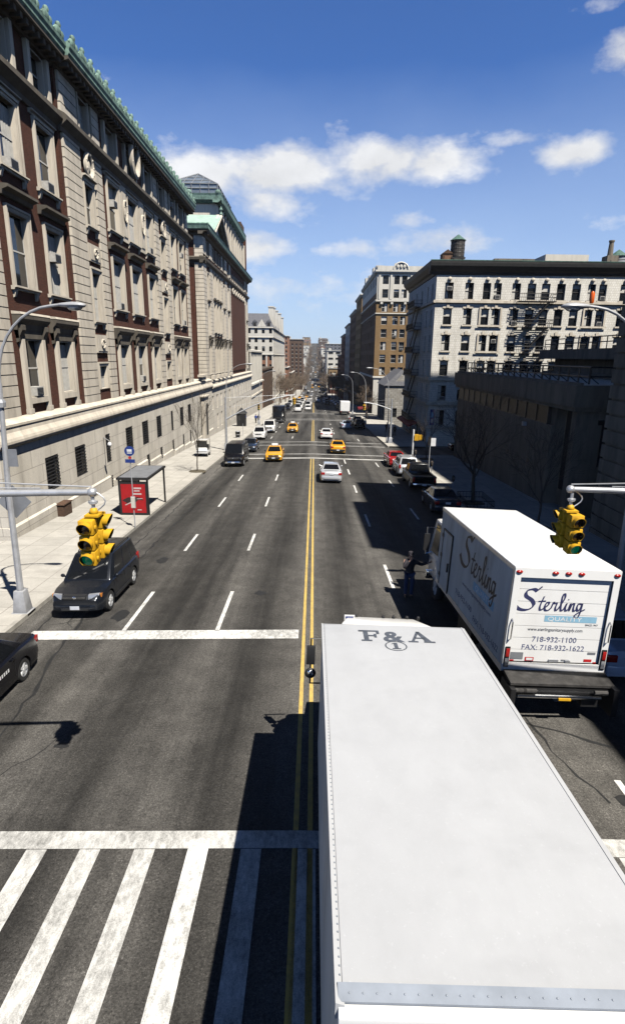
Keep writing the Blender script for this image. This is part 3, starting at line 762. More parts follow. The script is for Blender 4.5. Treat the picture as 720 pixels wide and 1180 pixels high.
    # pier at the recess towards the next hall
    p = MB(); fbox(p, FG, 77.2, 80.2, .13, .55, -4.3, 2.6); fbox(p, FG, 76.9, 80.5, .05, .75, 2.6, 2.74); fbox(p, F_east(-15.6, 0), 77.6, 80.4, .1, .6, 4.71, 5.2); fbox(p, F_east(-15.6, 0), 77.3, 80.7, .05, .75, 5.2, 5.5)
    p.build('stone_pier', 'limestone', root)
    p = MB(FG); p.tube([(78.7, -.58, 1.0 + .0)] + [(78.7 + .6 * math.cos(t), -.62, 1.0 + .6 * math.sin(t)) for t in [PI * i / 10 for i in range(11)]], .09, 6); p.box(78.2, 79.2, -.6, -.56, -2.6, 1.0)
    p.build('niche', 'dark_cornice', root)
    return settle(root, -27, 51, -2.5)
college_block()

def pediment_hall():
    root = thing('college_building', 'brick and stone hall with a pediment and a glass pyramid skylight', 'building')
    Y0, YM, Y1 = 86.0, 107.0, 141.0
    FG, FB = F_east(-15.3, 0), F_east(-16.0, 0)
    holes = [(85.9 + .5, 87.6, .05, 2.1), (90.4, 91.7, .05, 2.1), (94.3, 95.7, .05, 2.1), (98.5, 100, .05, 2.1), (104, 105.5, .05, 2.1)]
    holes += [(109.6 + 4.5 * i, 111.0 + 4.5 * i, .3, 2.5) for i in range(7)] + [(109.6 + 4.5 * i, 111.0 + 4.5 * i, -3.4, -.8) for i in range(7)]
    holes += [(90.4, 91.7, -3.2, -.9), (94.3, 95.7, -3.2, -.9), (98.5, 100, -3.3, -.9), (104, 105.5, -3.3, -.9)]
    g = MB(FG); wall_holes(g, Y0 + .01, Y1, -7, 3.15, holes, .4); g.m = Matrix(); g.box(-40, -15.31, Y1 - .4, Y1, -7, 3.15); g.build('base_wall', 'granite', root)
    for a, b, c, d in holes: add_window(root, FG, a, c, b - a, d - c, .4, 'dark', 0, .2)
    lg = MB(); mold(lg, FG, Y0 + .01, Y1 + .4, [(-.6, 3.1), (.05, 3.1), (.1, 3.2), (.26, 3.26), (.32, 3.34), (.32, 3.5), (.2, 3.66), (.05, 3.75), (.02, 4.1), (.12, 4.2), (.12, 4.35), (-.2, 4.5), (-.9, 4.5)])
    lg.build('ledge', 'limestone', root)
    # blocks of the parapet
    pb = MB()
    for y in (87, 92, 96, 100, 105.5): pb = MB(); fbox(pb, F_east(-15.5, 0), y, y + 1.8, 0, .5, 4.52, 5.1); pb.build('parapet_block', 'limestone', root)
    tri = [(94.2 + i * 2.75, 95.6 + i * 2.75) for i in range(3)]
    hs_ = []; side = (89.0, 90.2), (104.0, 105.2)
    for a, b in tri: hs_ += [(a, b, 5.3, 10.0), (a, b, 11.6, 15.8), (a, b, 16.8, 20.3), (a, b, 22.0, 24.0)]
    for a, b in side: hs_ += [(a, b, 5.3, 9.5), (a, b, 11.0, 15.2), (a, b, 16.0, 19.6), (a, b, 22.0, 24.0)]
    far = [(109.2, 110.6), (138.2, 139.4)]
    for a, b in far: hs_ += [(a, b, 5.3, 9.5), (a, b, 11.0, 15.2), (a, b, 16.0, 19.6)]
    hs_ += [(110 + i * 2.9, 111.3 + i * 2.9, 21.2, 23.0) for i in range(10)]
    w = MB(FB); wall_holes(w, Y0, Y1, 4.4, 24.3, hs_, .4); w.m = Matrix()
    w.box(-40, -16.01, Y0, Y0 + .5, 4.4, 24.3); w.box(-40, -16.01, Y1 - .5, Y1, 4.4, 34.5); w.build('brick_wall', 'red_brick', root)
    for a, b, c, d in hs_: add_window(root, FB, a, c, b - a, d - c, .4, 'white', .0, .5)
    jamb(root, hs_, lambda u: FB, .36)
    for a, b, c, d in hs_:
        s = MB(); hd = MB()
        if c < 20: surround(s, FB, a, b, c, d, .26, .12); sill(hd, FB, a - .3, b + .3, c - .003)
        if d - c > 4.0 and c > 10: q = MB(); hood(q, FB, a - .45, b + .45, d + .75, .4); q.build('window_hood', 'shade_stone', root)
        if s.v: s.build('window_surround', 'limestone', root)
        if hd.v: hd.build('window_sill', 'limestone', root)
    for a, b in list(tri) + list(side) + far:
        hd = MB(); mold(hd, FB, a - .5, b + .5, [(.001, 10.4), (.5, 10.5), (.6, 10.7), (.001, 10.8)])
        for u in (a - .4, b + .1): mold(hd, FB, u, u + .3, [(.001, 9.1), (.2, 9.2), (.5, 10.2), (.5, 10.4), (.001, 10.4)])
        hd.build('window_hood', 'shade_stone', root)
    for a, b in ((86.0, 88.3), (91.2, 93.4), (102.4, 103.4), (106.0, 108.4), (111.4, 113.0), (135.5, 137.4), (139.8, 141)):
        q = MB(); quoins(q, FB, a, b, 4.5, 21); quoins(q, FB, a, b, 21.9, 24.2); q.build('quoin', 'limestone', root)
    q = MB(); quoins(q, F_south(0, Y0), -17.05, -15.84, 4.5, 24.2); q.build('quoin', 'limestone', root)
    # blank brick field under swags
    bf = MB(); fbox(bf, FB, 113.6, 134.9, .001, .18, 5.2, 19.0); bf.build('blank_brick_panel', 'red_brick', root)
    sw = MB()
    for i in range(7): wreath(sw, FB, 115.2 + i * 3.0, 19.9, .5, .5, .25)
    sw.build('swags', 'limestone', root, True)
    # courses and cornices
    c = MB(); G = MB()
    FSo = F_south(0, Y0)
    CRS = [(-.3, 20.6), (.16, 20.6), (.2, 20.8), (.5, 21.0), (.55, 21.3), (.1, 21.5), (-.3, 21.5)]
    CRN = [(-.3, 24.2), (.3, 24.2), (.5, 24.5), (1.0, 24.6), (1.1, 24.8), (-.3, 24.85)]
    GUT = [(-.5, 24.84), (1.1, 24.84), (1.2, 25.2), (1.3, 25.45), (1.1, 25.6), (-.5, 25.5)]
    mold(c, FB, Y0 - .5, Y1 + .3, CRS); mold(c, FSo, -40, -15.5, CRS)
    mold(c, FB, Y0 - 1.0, Y1 + .6, CRN); mold(c, FSo, -40, -15.02, CRN)
    mold(G, FB, Y0 - 1.0, Y1 + .8, GUT); mold(G, FSo, -40, -14.8, GUT)
    c.build('cornice', 'shade_stone', root); G.build('copper_gutter', 'copper', root)
    for nm, y0, y1 in (('pediment', 91.0, 104.8),):
        ym = (y0 + y1) / 2; zt = 29.2
        p = MB(); p.add([(-15.9, y0 + .6, 25.4), (-15.9, y1 - .6, 25.4), (-15.9, ym, zt - .5), (-17, y0 + .6, 25.4), (-17, y1 - .6, 25.4), (-17, ym, zt - .5)], [(0, 1, 2), (5, 4, 3), (0, 2, 5, 3), (1, 4, 5, 2), (0, 3, 4, 1)])
        pe = p.build('pediment', 'limestone', root)
        rk = MB()
        for a, b in ((y0, ym), (y1, ym)):
            rk.tube([(-14.95, a, 25.5), (-14.95, b, zt)], .22, 6); rk.tube([(-15.4, a, 25.45), (-15.4, b, zt - .05)], .3, 6)
        rk.build('raking_cornice', 'limestone', pe)
        rf = MB(); rf.add([(-14.8, y0 - 1.0, 25.55), (-14.8, ym, zt + .15), (-30, ym, zt + .15), (-30, y0 - 1.0, 25.55), (-14.8, y1 + 1, 25.55), (-30, y1 + 1, 25.55)], [(0, 1, 2, 3), (1, 4, 5, 2)])
        rf.build('copper_roof', 'copper_pale', root)
        ro = MB(); ro.box(-15.96, -15.88, ym - .45, ym + .45, 26.2, 27.4); ro.build('pediment_window', 'glass', pe)
        fi = MB(); fi.lathe([(.05, 0), (.3, .1), (.12, .5), (.28, .8), (.02, 1.3)], (-14.95, ym, zt + .1), 8); fi.build('finial', 'copper', root, True)
    # upper storey set back, with a colonnade
    U0 = 104.0; FU = F_east(-16.6, 0); FUs = F_south(0, U0)
    hu = [(U0 + 3.2 + i * 3.1, U0 + 4.7 + i * 3.1, 26.5, 31.6) for i in range(11)]
    u = MB(FU); wall_holes(u, U0, Y1, 24.8, 32.4, hu, .5); u.m = Matrix(); u.box(-40, -16.61, U0, U0 + .5, 24.8, 32.4); u.build('upper_wall', 'limestone', root)
    for a, b, c0, d in hu: add_window(root, FU, a, c0, b - a, d - c0, .5, 'dark', 0, .3)
    pi = MB()
    for i in range(12): fbox(pi, FU, U0 + 2.0 + i * 3.1, U0 + 2.8 + i * 3.1, .001, .3, 25.6, 32.3)
    pi.build('pilasters', 'limestone', root)
    ug = MB(); UG = [(-.5, 32.4), (.4, 32.4), (.9, 32.8), (1.0, 33.4), (1.1, 33.7), (-.5, 33.8)]
    mold(ug, FU, U0 - .9, Y1 - 4, UG); mold(ug, FUs, -40, -15.61, UG)
    for x in (-26, -21, -16.2): ug.ball((x, U0 - .9, 33.9), .5, .3, .4, 8, 5)
    ug.build('upper_copper_cornice', 'copper', root)
    rf = MB(); rf.box(-40, -16.7, U0, Y1, 33.2, 33.5); rf.build('roof', 'copper', root)
    pe = MB(); pe.box(-22, -16.4, Y1 - 6, Y1 - .3, 33.5, 36.2); pe.build('stair_bulkhead', 'dark_brick', root)
    # glass pyramid skylight
    x0, x1, y0, y1, z0, z1, z2 = -25.6, -16.8, 106.5, 122, 33.55, 36.0, 39.2
    xm = (x0 + x1) / 2
    gl = MB(); gl.hexa([(x0, y0, z0), (x1, y0, z0), (x1, y1, z0), (x0, y1, z0)], [(x0, y0, z1), (x1, y0, z1), (x1, y1, z1), (x0, y1, z1)])
    gl.add([(x0, y0, z1), (x1, y0, z1), (x1, y1, z1), (x0, y1, z1), (xm, y0 + 6.5, z2), (xm, y1 - 6.5, z2)], [(0, 1, 4), (1, 2, 5, 4), (2, 3, 5), (3, 0, 4, 5)])
    sk = gl.build('skylight', 'glass_sky', root)
    fr = MB()
    for i in range(7):
        x = x0 + (x1 - x0) * i / 6; fr.tube([(x, y0 - .05, z0), (x, y0 - .05, z1)], .1, 4)
        if i in (1, 2, 4, 5): fr.tube([(x, y0 - .05, z1), (x + (xm - x) * .0, y0 + 6.5 * (1 - abs(x - xm) / (x1 - xm)), z1 + (z2 - z1) * (1 - abs(x - xm) / (x1 - xm)))], .08, 4)
    for z in (z0 + 1.75, z1): fr.tube([(x0, y0 - .05, z), (x1, y0 - .05, z)], .1, 4); fr.tube([(x1 + .05, y0, z), (x1 + .05, y1, z)], .1, 4)
    for i in range(9):
        y = y0 + (y1 - y0) * i / 8; fr.tube([(x1 + .05, y, z0), (x1 + .05, y, z1)], .1, 4)
    for a in ((x0, y0), (x1, y0)): fr.tube([(*a, z1), (xm, y0 + 6.5, z2 + .05)], .12, 4)
    for k in (.33, .66):
        fr.tube([(x0 + (xm - x0) * k, y0 + 6.5 * k - .05, z1 + (z2 - z1) * k), (x1 - (x1 - xm) * k, y0 + 6.5 * k - .05, z1 + (z2 - z1) * k)], .08, 4)
    fr.tube([(xm, y0, z1), (xm, y0 + 6.5, z2)], .1, 4)
    fr.build('glazing_bars', 'sign_back', sk)
    return settle(root, -27, 113, -4.7)
pediment_hall()
# ------------------------------------------------------------------ other buildings
def facade(root, F, u0, u1, z0, z1, holes, mat, depth=.3, style='white', ac=.1, blind=.5, name='wall', windows=True):
    w = MB(F); wall_holes(w, u0, u1, z0, z1, holes, depth); o = w.build(name, mat, root)
    if windows:
        for a, b, c, d in holes: add_window(root, F, a, c, b - a, d - c, depth, style, ac, blind)
    return o
def grid(us, w, zs, h): return [(u, u + w, z, z + h) for u in us for z in zs]
def flat_roof(root, x0, x1, y0, y1, z, mat='pale_concrete', par=None, name='roof'):
    m = MB(); m.box(x0 + .02, x1 - .02, y0 + .02, y1 - .02, z - .3, z); m.build(name, mat, root)

def cream_apartments():
    root = thing('apartment_house', 'cream six storey apartment house with a deep black cornice and a zigzag fire escape', 'building')
    X0, X1, Y0, Y1 = 15.8, 48.0, 79.0, 101.5
    ZT = 18.5; FS, FW = F_south(0, Y0), F_west(X0, 0)
    tops = [17.6, 14.4, 11.05, 7.75, 4.45, 1.1]
    us = [(16.95, 1.1), (19.6, 1.1), (21.95, 1.0), (23.35, 1.0), (25.75, 1.1), (27.75, 1.1), (29.6, 1.1), (31.6, 1.1), (33.6, 1.1), (35.65, 1.0), (37.1, 1.0), (39.9, 1.1), (42.2, 1.1), (44.8, 1.1)]
    hs_ = [(u, u + w, t - 2.02, t) for u, w in us for t in tops]
    hs2 = [(-u - 1.0, -u, t - 2.02, t) for u in (80.6, 83.4, 86.2, 89.0, 91.8, 94.6, 97.4, 99.9) for t in tops[:2]]
    facade(root, FS, X0, X1, -4.5, ZT, hs_, 'white_brick', .35, 'dark', .16, .75)
    # street front: windows of the upper floors are parts, the rest follow below the fire escapes
    hw = [(-u - 1.0, -u, t - 2.02, t) for u in (80.8, 84.2, 88.4, 93.2, 97.6) for t in tops]
    w = MB(FW); wall_holes(w, -Y1, -Y0, -4.5, ZT, hw, .35); w.m = Matrix(); w.box(X0 + .01, X1, Y1 - .4, Y1, -6, ZT); w.build('wall', 'white_brick', root)
    wins = MB(FW); pn = MB(FW)
    for a, b, c, d in hw:
        wins.box(a, a + .07, .24, .33, c, d); wins.box(b - .07, b, .24, .33, c, d); wins.box(a, b, .23, .33, (c + d) / 2 - .05, (c + d) / 2 + .05); pn.box(a, b, .29, .3, c, d)
    so_ = wins.build('window', 'sash_dark', root); so_['kind'] = 'stuff'; p_ = pn.build('pane', 'glass', so_)
    tr = MB()
    for a, b, c, d in hs_:
        si = MB(); fbox(si, FS, a - .15, b + .15, .001, .18, c - .2, c - .02); si.build('window_sill', 'limestone', root); tr = MB()
        if d < 17 and d > 5: fbox(tr, FS, a - .12, b + .12, .001, .07, d + .02, d + .24); fbox(tr, FS, (a + b) / 2 - .18, (a + b) / 2 + .18, .07, .16, d + .08, d + .55)
        if d > 17: tr.m = FS; tr.ball(((a + b) / 2, -.12, d + .45), .28, .16, .25, 8, 5); tr.m = Matrix()
        if tr.v: tr.build('window_head', 'limestone', root)
    si = MB()
    for a, b, c, d in hw: fbox(si, FW, a - .15, b + .15, .001, .18, c - .2, c - .02)
    for x0, x1 in ((21.75, 24.55), (35.45, 38.3)):
        for t in tops[1:4]:
            tr = MB(); fbox(tr, FS, x0 - .1, x0 + .12, .001, .16, t - 2.0, t + .2); fbox(tr, FS, x1 - .12, x1 + .1, .001, .16, t - 2.0, t + .2); fbox(tr, FS, x0 - .3, x1 + .3, .181, .24, t - 2.26, t - 2.04); tr.build('window_pair_frame', 'limestone', root)
    tag(si.build('window_sill', 'limestone', root), kind='stuff')
    co = MB()
    for z, o, h in ((15.05, .3, .35), (5.05, .32, .4), (1.75, .4, .45), (-1.55, .2, .3)):
        mold(co, FS, X0 - .02, X1, [(.001, z), (o, z + .05), (o, z + h), (.001, z + h + .05)]); mold(co, FW, -Y1, -Y0 + .3, [(.001, z), (o, z + .05), (o, z + h), (.001, z + h + .05)])
    co.build('string_courses', 'limestone', root)
    cn = MB(); PR = [(-.4, 18.6), (.15, 18.6), (.25, 18.9), (.7, 19.05), (1.25, 19.55), (1.35, 19.9), (1.35, 20.15), (-.4, 20.2)]
    mold(cn, FS, X0 - 1.0, X1, [(o * .52 if o > 0 else o, z) for o, z in PR]); mold(cn, FW, -Y1, -Y0 - .05, [(o * .75 if o > 0 else o, z) for o, z in PR])
    cn.build('black_cornice', 'dark_cornice', root)
    ed = MB(); mold(ed, FS, X0 - 1.0, X1, [(.5, 20.16), (.73, 20.16), (.73, 20.26), (.5, 20.26)]); ed.build('cornice_edge', 'copper_dark', root)
    flat_roof(root, X0, X1, Y0, Y1, 19.6)
    # zigzag fire escape on the sunny side
    fe = thing('fire_escape', None, None); fe.parent = root
    A, B = 26.4, 31.2
    for k, t in enumerate(tops[:5]):
        z = t - 2.3; old = Matrix()
        pl = MB()
        for i in range(9): pl.box(A, B, Y0 - 1.25 + i * .13, Y0 - 1.19 + i * .13, z, z + .05)
        for x in (A, A + 1.6, B - 1.6, B): pl.box(x - .03, x + .03, Y0 - 1.3, Y0 - .02, z - .06, z + .001)
        b = pl.build('landing', 'black_metal', fe)
        rl = MB()
        for zz in (.5, .95):
            rl.tube([(A, Y0 - .05, z + zz), (A, Y0 - 1.27, z + zz), (B, Y0 - 1.27, z + zz), (B, Y0 - .05, z + zz)], .04, 4)
        n = 18
        for i in range(n + 1): x = A + (B - A) * i / n; rl.tube([(x, Y0 - 1.27, z), (x, Y0 - 1.27, z + .95)], .02, 4)
        rl.build('railing', 'black_metal', b)
        if k < 4:
            z2 = tops[k + 1] - 2.3; sg = 1
            a0, b0 = (B - .7, A + 1.3)
            l = MB(); l.tube([(a0, Y0 - 1.12, z), (b0, Y0 - 1.12, z2)], .1, 4); l.tube([(a0, Y0 - .6, z), (b0, Y0 - .6, z2)], .1, 4); l.tube([(a0 + .1, Y0 - 1.15, z + .9), (b0 + .1, Y0 - 1.15, z2 + .9)], .03, 4)
            for i in range(1, 13):
                f = i / 13; x = a0 + (b0 - a0) * f; zz = z + (z2 - z) * f; l.box(x - .13, x + .13, Y0 - 1.12, Y0 - .6, zz - .015, zz + .015)
            l.build('stair', 'black_metal', fe)
    la = MB(); z0 = tops[0] - 2.3; la.tube([(A + .4, Y0 - .3, z0), (A + .4, Y0 - .3, 20.9)], .03, 4); la.tube([(A + .9, Y0 - .3, z0), (A + .9, Y0 - .3, 20.9)], .03, 4)
    # balconies of the street-side fire escape
    for t in tops:
        z = t - 2.3; bl = MB(); y0, y1 = 88.0, 94.6
        bl.box(X0 - 1.3, X0 - .02, y0, y1, z, z + .06)
        for zz in (.45, .95): bl.tube([(X0 - .05, y0, z + zz), (X0 - 1.28, y0, z + zz), (X0 - 1.28, y1, z + zz), (X0 - .05, y1, z + zz)], .03, 4)
        for i in range(34): y = y0 + (y1 - y0) * i / 33; bl.tube([(X0 - 1.28, y, z), (X0 - 1.28, y, z + .95)], .02, 4)
        for i in range(7): x = X0 - 1.28 + 1.2 * i / 6; bl.tube([(x, y0, z), (x, y0, z + .95)], .02, 4)
        if t > 2: bl.tube([(X0 - .9, y0 + .8, z), (X0 - .9, y1 - 1.5, z - 3.2)], .09, 4); bl.tube([(X0 - .4, y0 + .8, z), (X0 - .4, y1 - 1.5, z - 3.2)], .09, 4)
        bl.build('balcony', 'black_metal', root)
    # shopfronts
    for i, y in enumerate((80.0, 86.0, 92.0)):
        s = MB(); s.box(X0 - .12, X0 - .02, y, y + 4.6, -3.75, -1.75); f = s.build('shop_window', 'sash_dark', root)
        s = MB(); s.box(X0 - .14, X0 - .125, y + .15, y + 2.1, -3.4, -1.9); s.box(X0 - .14, X0 - .125, y + 2.5, y + 4.4, -3.4, -1.9); s.build('pane', 'glass', f)
    s = MB(); s.add([(X0, 85.6, -1.3), (X0, 98, -1.3), (X0 - 1.5, 98, -1.75), (X0 - 1.5, 85.6, -1.75), (X0, 85.6, -1.36), (X0, 98, -1.36), (X0 - 1.5, 98, -2.05), (X0 - 1.5, 85.6, -2.05)], [(0, 1, 2, 3), (4, 5, 6, 7), (0, 3, 7, 4), (1, 2, 6, 5), (2, 3, 7, 6)])
    s.build('awning', 'cloth_red', root)
    p = MB(); p.box(34.5, 41, 92, 99, 19.61, 23.3); p.build('roof_bulkhead', 'pale_concrete', root); p = MB(); p.box(27.5, 33.6, 94, 99, 19.61, 22.95); p.build('roof_bulkhead', 'concrete_dark', root)
    p = MB(); p.box(43.9, 45.6, 92.2, 94, 19.61, 23.3); p.lathe([(.42, 23.3), (.33, 25.2), (.42, 25.3), (.42, 25.5)], (44.6, 93, 0), 10); p.build('chimney', 'concrete_dark', root)
    for x in (25, 28.5, 40.5): v = MB(); v.tube([(x, 84, 19.6), (x, 84, 21.3)], .06, 6); v.build('vent_pipe', 'black_metal', root)
    settle(root, 32, 90, -3.5)
    # banner
    b = MB(); fbox(b, FS, 16.1, 16.7, .06, .1, -.95, 1.2); bn = thing('banner', 'small blue vertical banner on the dark lower corner of the cream house', 'banner')
    b.build('banner_cloth', 'sign_blue', bn)
    t = MB(); fbox(t, FS, 16.25, 16.55, .101, .104, -.6, -.1); fbox(t, FS, 16.25, 16.55, .101, .104, .1, .8); t.build('pale_emblem', 'blue_band', bn)
    settle(bn, 16.4, 78.9, -.95)
    # water tanks on the roof
    for nm, x, y, r, z0, z1, lab in (('water_tank', 21.9, 95, 1.05, 23.1, 25.6, 'dark wooden rooftop water tank with a conical cap, over the corner of the cream house'),
                                 ('water_tank', 46.9, 95, 1.25, 21.6, 23.6, 'wide pale rooftop water tank at the right edge of the cream house roof')):
        wt = thing(nm, lab, 'water tank')
        d = MB(); d.lathe([(r, z0), (r * 1.02, z0 + .4), (r, z1)], (x, y, 0), 20); d.build('barrel', 'tank_wood' if r < 1.2 else 'grey_paint_metal', wt, True)
        hp = MB()
        for k in range(5): zz = z0 + .2 + (z1 - z0 - .4) * k / 4; hp.lathe([(r * 1.03, zz - .04), (r * 1.05, zz), (r * 1.03, zz + .04)], (x, y, 0), 20)
        hp.build('hoops', 'black_metal', wt)
        c = MB(); c.lathe([(r * 1.15, z1 - .02), (.06, z1 + r * .8)], (x, y, 0), 20); c.build('conical_cap', 'copper_dark', wt)
        l = MB()
        for dx, dy in ((1, 1), (1, -1), (-1, 1), (-1, -1)): l.tube([(x + dx * r * .65, y + dy * r * .65, 19.6), (x + dx * r * .65, y + dy * r * .65, z0)], .11, 6)
        l.box(x - r, x + r, y - r, y + r, z0 - .25, z0 - .02); l.tube([(x - r * .65, y - r * .65, 19.7), (x + r * .65, y - r * .65, z0 - .3)], .05, 4); l.tube([(x + r * .65, y - r * .65, 19.7), (x - r * .65, y - r * .65, z0 - .3)], .05, 4)
        l.build('stand', 'black_metal', wt)
        settle(wt, x, y, 19.6)
    hb = thing('tank_house', 'small rusty box house beside the dark rooftop water tank', 'roof house')
    b = MB(); b.box(19.5, 21.0, 94.2, 96, 19.6, 23.6); b.add([(19.4, 94.1, 23.6), (21.1, 94.1, 23.6), (21.1, 96.1, 23.6), (19.4, 96.1, 23.6), (20.25, 94.1, 24.2), (20.25, 96.1, 24.2)], [(0, 1, 4), (2, 3, 5), (1, 2, 5, 4), (3, 0, 4, 5), (0, 1, 2, 3)])
    b.build('box_walls', 'dark_brick', hb); b = MB(); b.box(19.75, 20.75, 94.15, 94.19, 22.0, 23.3); b.build('rusty_panel', 'rust', hb); settle(hb, 20.2, 95, 19.6)
cream_apartments()

def low_concrete():
    root = thing('campus_building', 'long low dark concrete building with a strip of high windows and a roof railing', 'building')
    X0, Y0, Y1 = 16.0, 34.66, 63.9
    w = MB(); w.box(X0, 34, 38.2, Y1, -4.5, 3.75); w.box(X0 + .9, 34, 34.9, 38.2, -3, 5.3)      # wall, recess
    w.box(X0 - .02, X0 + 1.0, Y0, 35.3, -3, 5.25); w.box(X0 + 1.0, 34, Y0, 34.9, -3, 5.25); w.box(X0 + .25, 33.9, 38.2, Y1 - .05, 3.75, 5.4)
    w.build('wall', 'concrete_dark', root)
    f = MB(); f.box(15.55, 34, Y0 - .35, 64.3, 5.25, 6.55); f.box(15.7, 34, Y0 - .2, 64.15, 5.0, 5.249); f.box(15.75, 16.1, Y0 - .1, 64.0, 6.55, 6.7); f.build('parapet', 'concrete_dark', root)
    rd = MB(); rd.box(16.1, 34, Y0, 64, 6.551, 6.6); rd.build('roof_deck', 'pale_concrete', root)
    n = 12
    for i in range(n):
        y0 = 38.9 + i * (63.5 - 38.9) / n; y1 = y0 + (63.5 - 38.9) / n
        a = MB(); a.box(X0 - .06, X0 + .2, y0, y0 + .12, 3.76, 4.99); a.box(X0 - .02, X0 + .2, y0 + .12, y1, 3.76, 3.83); o = a.build('window', 'sash_dark', root)
        g = MB(); g.box(X0 + .0, X0 + .02, y0 + .12, y1, 3.83, 4.99); g.build('pane', 'glass_dull', o)
    d = MB(); d.box(X0 + .84, X0 + .89, 35.7, 37.9, -.5, 5.2); d.build('dark_recess', 'void', root)
    d = MB(); d.box(17.6, 19.6, Y0 - .06, Y0 - .01, 1.6, 4.2); d.box(17.3, 20.0, Y0 - .14, Y0 - .065, 4.2, 4.5); d.build('louvre', 'void', root)
    r = MB(); z0 = 6.6
    for zz in (7.05, 7.6): r.tube([(34, 35.2, zz), (16.7, 35.2, zz), (16.7, 63.4, zz), (34, 63.4, zz)], .05, 5)
    for i in range(20): y = 35.2 + i * 28.2 / 19; r.tube([(16.7, y, z0), (16.7, y, 7.6)], .06, 4); r.tube([(16.7, y, 7.05), (17.3, y, 6.62)], .03, 4)
    for i in range(12): x = 16.7 + i * 17 / 11; r.tube([(x, 35.2, z0), (x, 35.2, 7.6)], .06, 4)
    r.build('roof_railing', 'black_metal', root)
    s = MB(); s.box(22, 34, 40, 56, 6.6, 7.0); s.box(22.6, 34, 41, 55, 6.9, 8.1); s.box(21.6, 34, 39.5, 56.4, 8.1, 8.9); s.build('roof_pavilion', 'concrete_dark', root)
    r = MB()
    for zz in (9.4, 9.8): r.tube([(21.9, 39.8, zz), (21.9, 56, zz)], .04, 4); r.tube([(21.9, 39.8, zz), (34, 39.8, zz)], .04, 4)
    for i in range(12): y = 39.8 + i * 1.47; r.tube([(21.9, y, 8.9), (21.9, y, 9.8)], .04, 4); r.tube([(21.9 + i * 1.1, 39.8, 8.9), (21.9 + i * 1.1, 39.8, 9.8)], .04, 4)
    r.build('roof_railing', 'black_metal', root)
    lamp = MB(); lamp.box(15.7, 15.98, 42.6, 42.9, 3.2, 3.5); lamp.build('wall_lamp', 'grey_paint_metal', root)
    for y in (41.5, 46, 52): v = MB(); v.lathe([(.14, 0), (.14, .1)], (15.9, y, 1.0), 10, 'x') if False else v.box(15.95, 16.0, y, y + .25, .6, .9); v.build('wall_vent', 'black_metal', root)
    settle(root, 25, 49, -2.2)
low_concrete()

def law_school():
    root = thing('campus_building', 'dark stone building with ribbed courses at the right edge of the photo', 'building')
    x0, x1 = 15.6, 34
    w = MB()
    for a, b, zt in ((-25, 9.5, 15.0), (9.5, 11.0, 22.6), (11.0, 22.0, 30.0), (22.0, 30.4, 27.4)):
        w.box(x0 + .12, x1, a + .002, b - .002, -3, zt)
    w.build('wall', 'concrete_dark', root)
    c = MB()
    for i in range(32):
        z = -1.7 + i * .78
        c.box(x0, x0 + .119, 22.2, 30.45, z, z + .66); c.box(x0 + .02, x0 + 3, 30.4, 30.52, z, z + .66)
        if i < 30: c.box(x0, x0 + .119, -25, 22.0, z, z + .66) if z < 22 else None
    c.build('stone_courses', 'concrete_dark', root)
    t = MB(); t.box(x0 - .3, x1, 21.8, 30.8, 27.4, 28.0); t.box(x0 - .3, x1, 11, 21.79, 30.0, 30.6); t.box(x0 - .2, x1, 9.5, 10.99, 22.6, 23.0); t.box(x0 - .2, x1, -25, 9.49, 15.0, 15.4); t.build('coping', 'concrete_dark', root)
    for y in (0, 4.5, 9, 13.5, 18):
        for z in (2, 6, 10): g = MB(); g.box(x0 - .04, x0 - .01, y - 1, y + 1, z, z + 2.2); g.build('window', 'glass', root)
    settle(root, 25, 10, -1)
    root = thing('tower_block', 'fifteen storey concrete tower behind the low concrete building', 'building')
    w = MB(); w.box(34.02, 66, -8, 54, -3, 56); w.build('wall', 'pale_concrete', root)
    for i in range(15):
        g = MB(); g.box(33.95, 34.0, -7, 53, 1 + i * 3.6, 2.8 + i * 3.6); g.box(35, 65, 54.02, 54.06, 1 + i * 3.6, 2.8 + i * 3.6); g.build('window_band', 'glass', root)
    settle(root, 50, 20, -2)
law_school()

def gatehouse():
    root = thing('gatehouse', 'small rough stone gatehouse with a steep grey roof, beyond the cream apartment house', 'building')
    x0, x1, y0, y1, zb, zt = 15.5, 24, 125, 139.5, -8, 2.2
    hs_ = [(x0 + 1.6, x0 + 2.6, -4.6, -2.6), (x0 + 4.4, x0 + 5.4, -4.6, -2.6)]
    facade(root, F_south(0, y0), x0, x1, zb, zt, hs_, 'rock_face', .3, 'dark', 0, .2)
    facade(root, F_west(x0, 0), -y1, -y0, zb, zt, [(-y, -y + 1.1, -4.6, -2.4) for y in (138, 134, 130, 127)], 'rock_face', .3, 'dark', 0, .2)
    r = MB(); xm = (x0 + x1) / 2 - .8
    r.add([(x0 - .4, y0 - .3, zt), (x1, y0 - .3, zt), (x1, y1, zt), (x0 - .4, y1, zt), (xm, y0 + .6, 5.6), (xm, y1 - 2, 5.6)], [(0, 1, 4), (1, 2, 5, 4), (2, 3, 5), (3, 0, 4, 5), (0, 1, 2, 3)])
    r.build('roof', 'slate', root)
    c = MB(); c.add([(x0 + 1.2, y0 - .05, zt + .02), (x1 - 2, y0 - .05, zt + .02), ((x0 + x1) / 2 - .4, y0 - .05, 4.9), (x0 + 1.2, y0 + 1, zt + .02), (x1 - 2, y0 + 1, zt + .02), ((x0 + x1) / 2 - .4, y0 + 1, 4.9)], [(0, 1, 2), (5, 4, 3), (0, 2, 5, 3), (1, 4, 5, 2)])
    c.build('gable', 'rock_face', root)
    settle(root, 20, 132, base(125))
gatehouse()

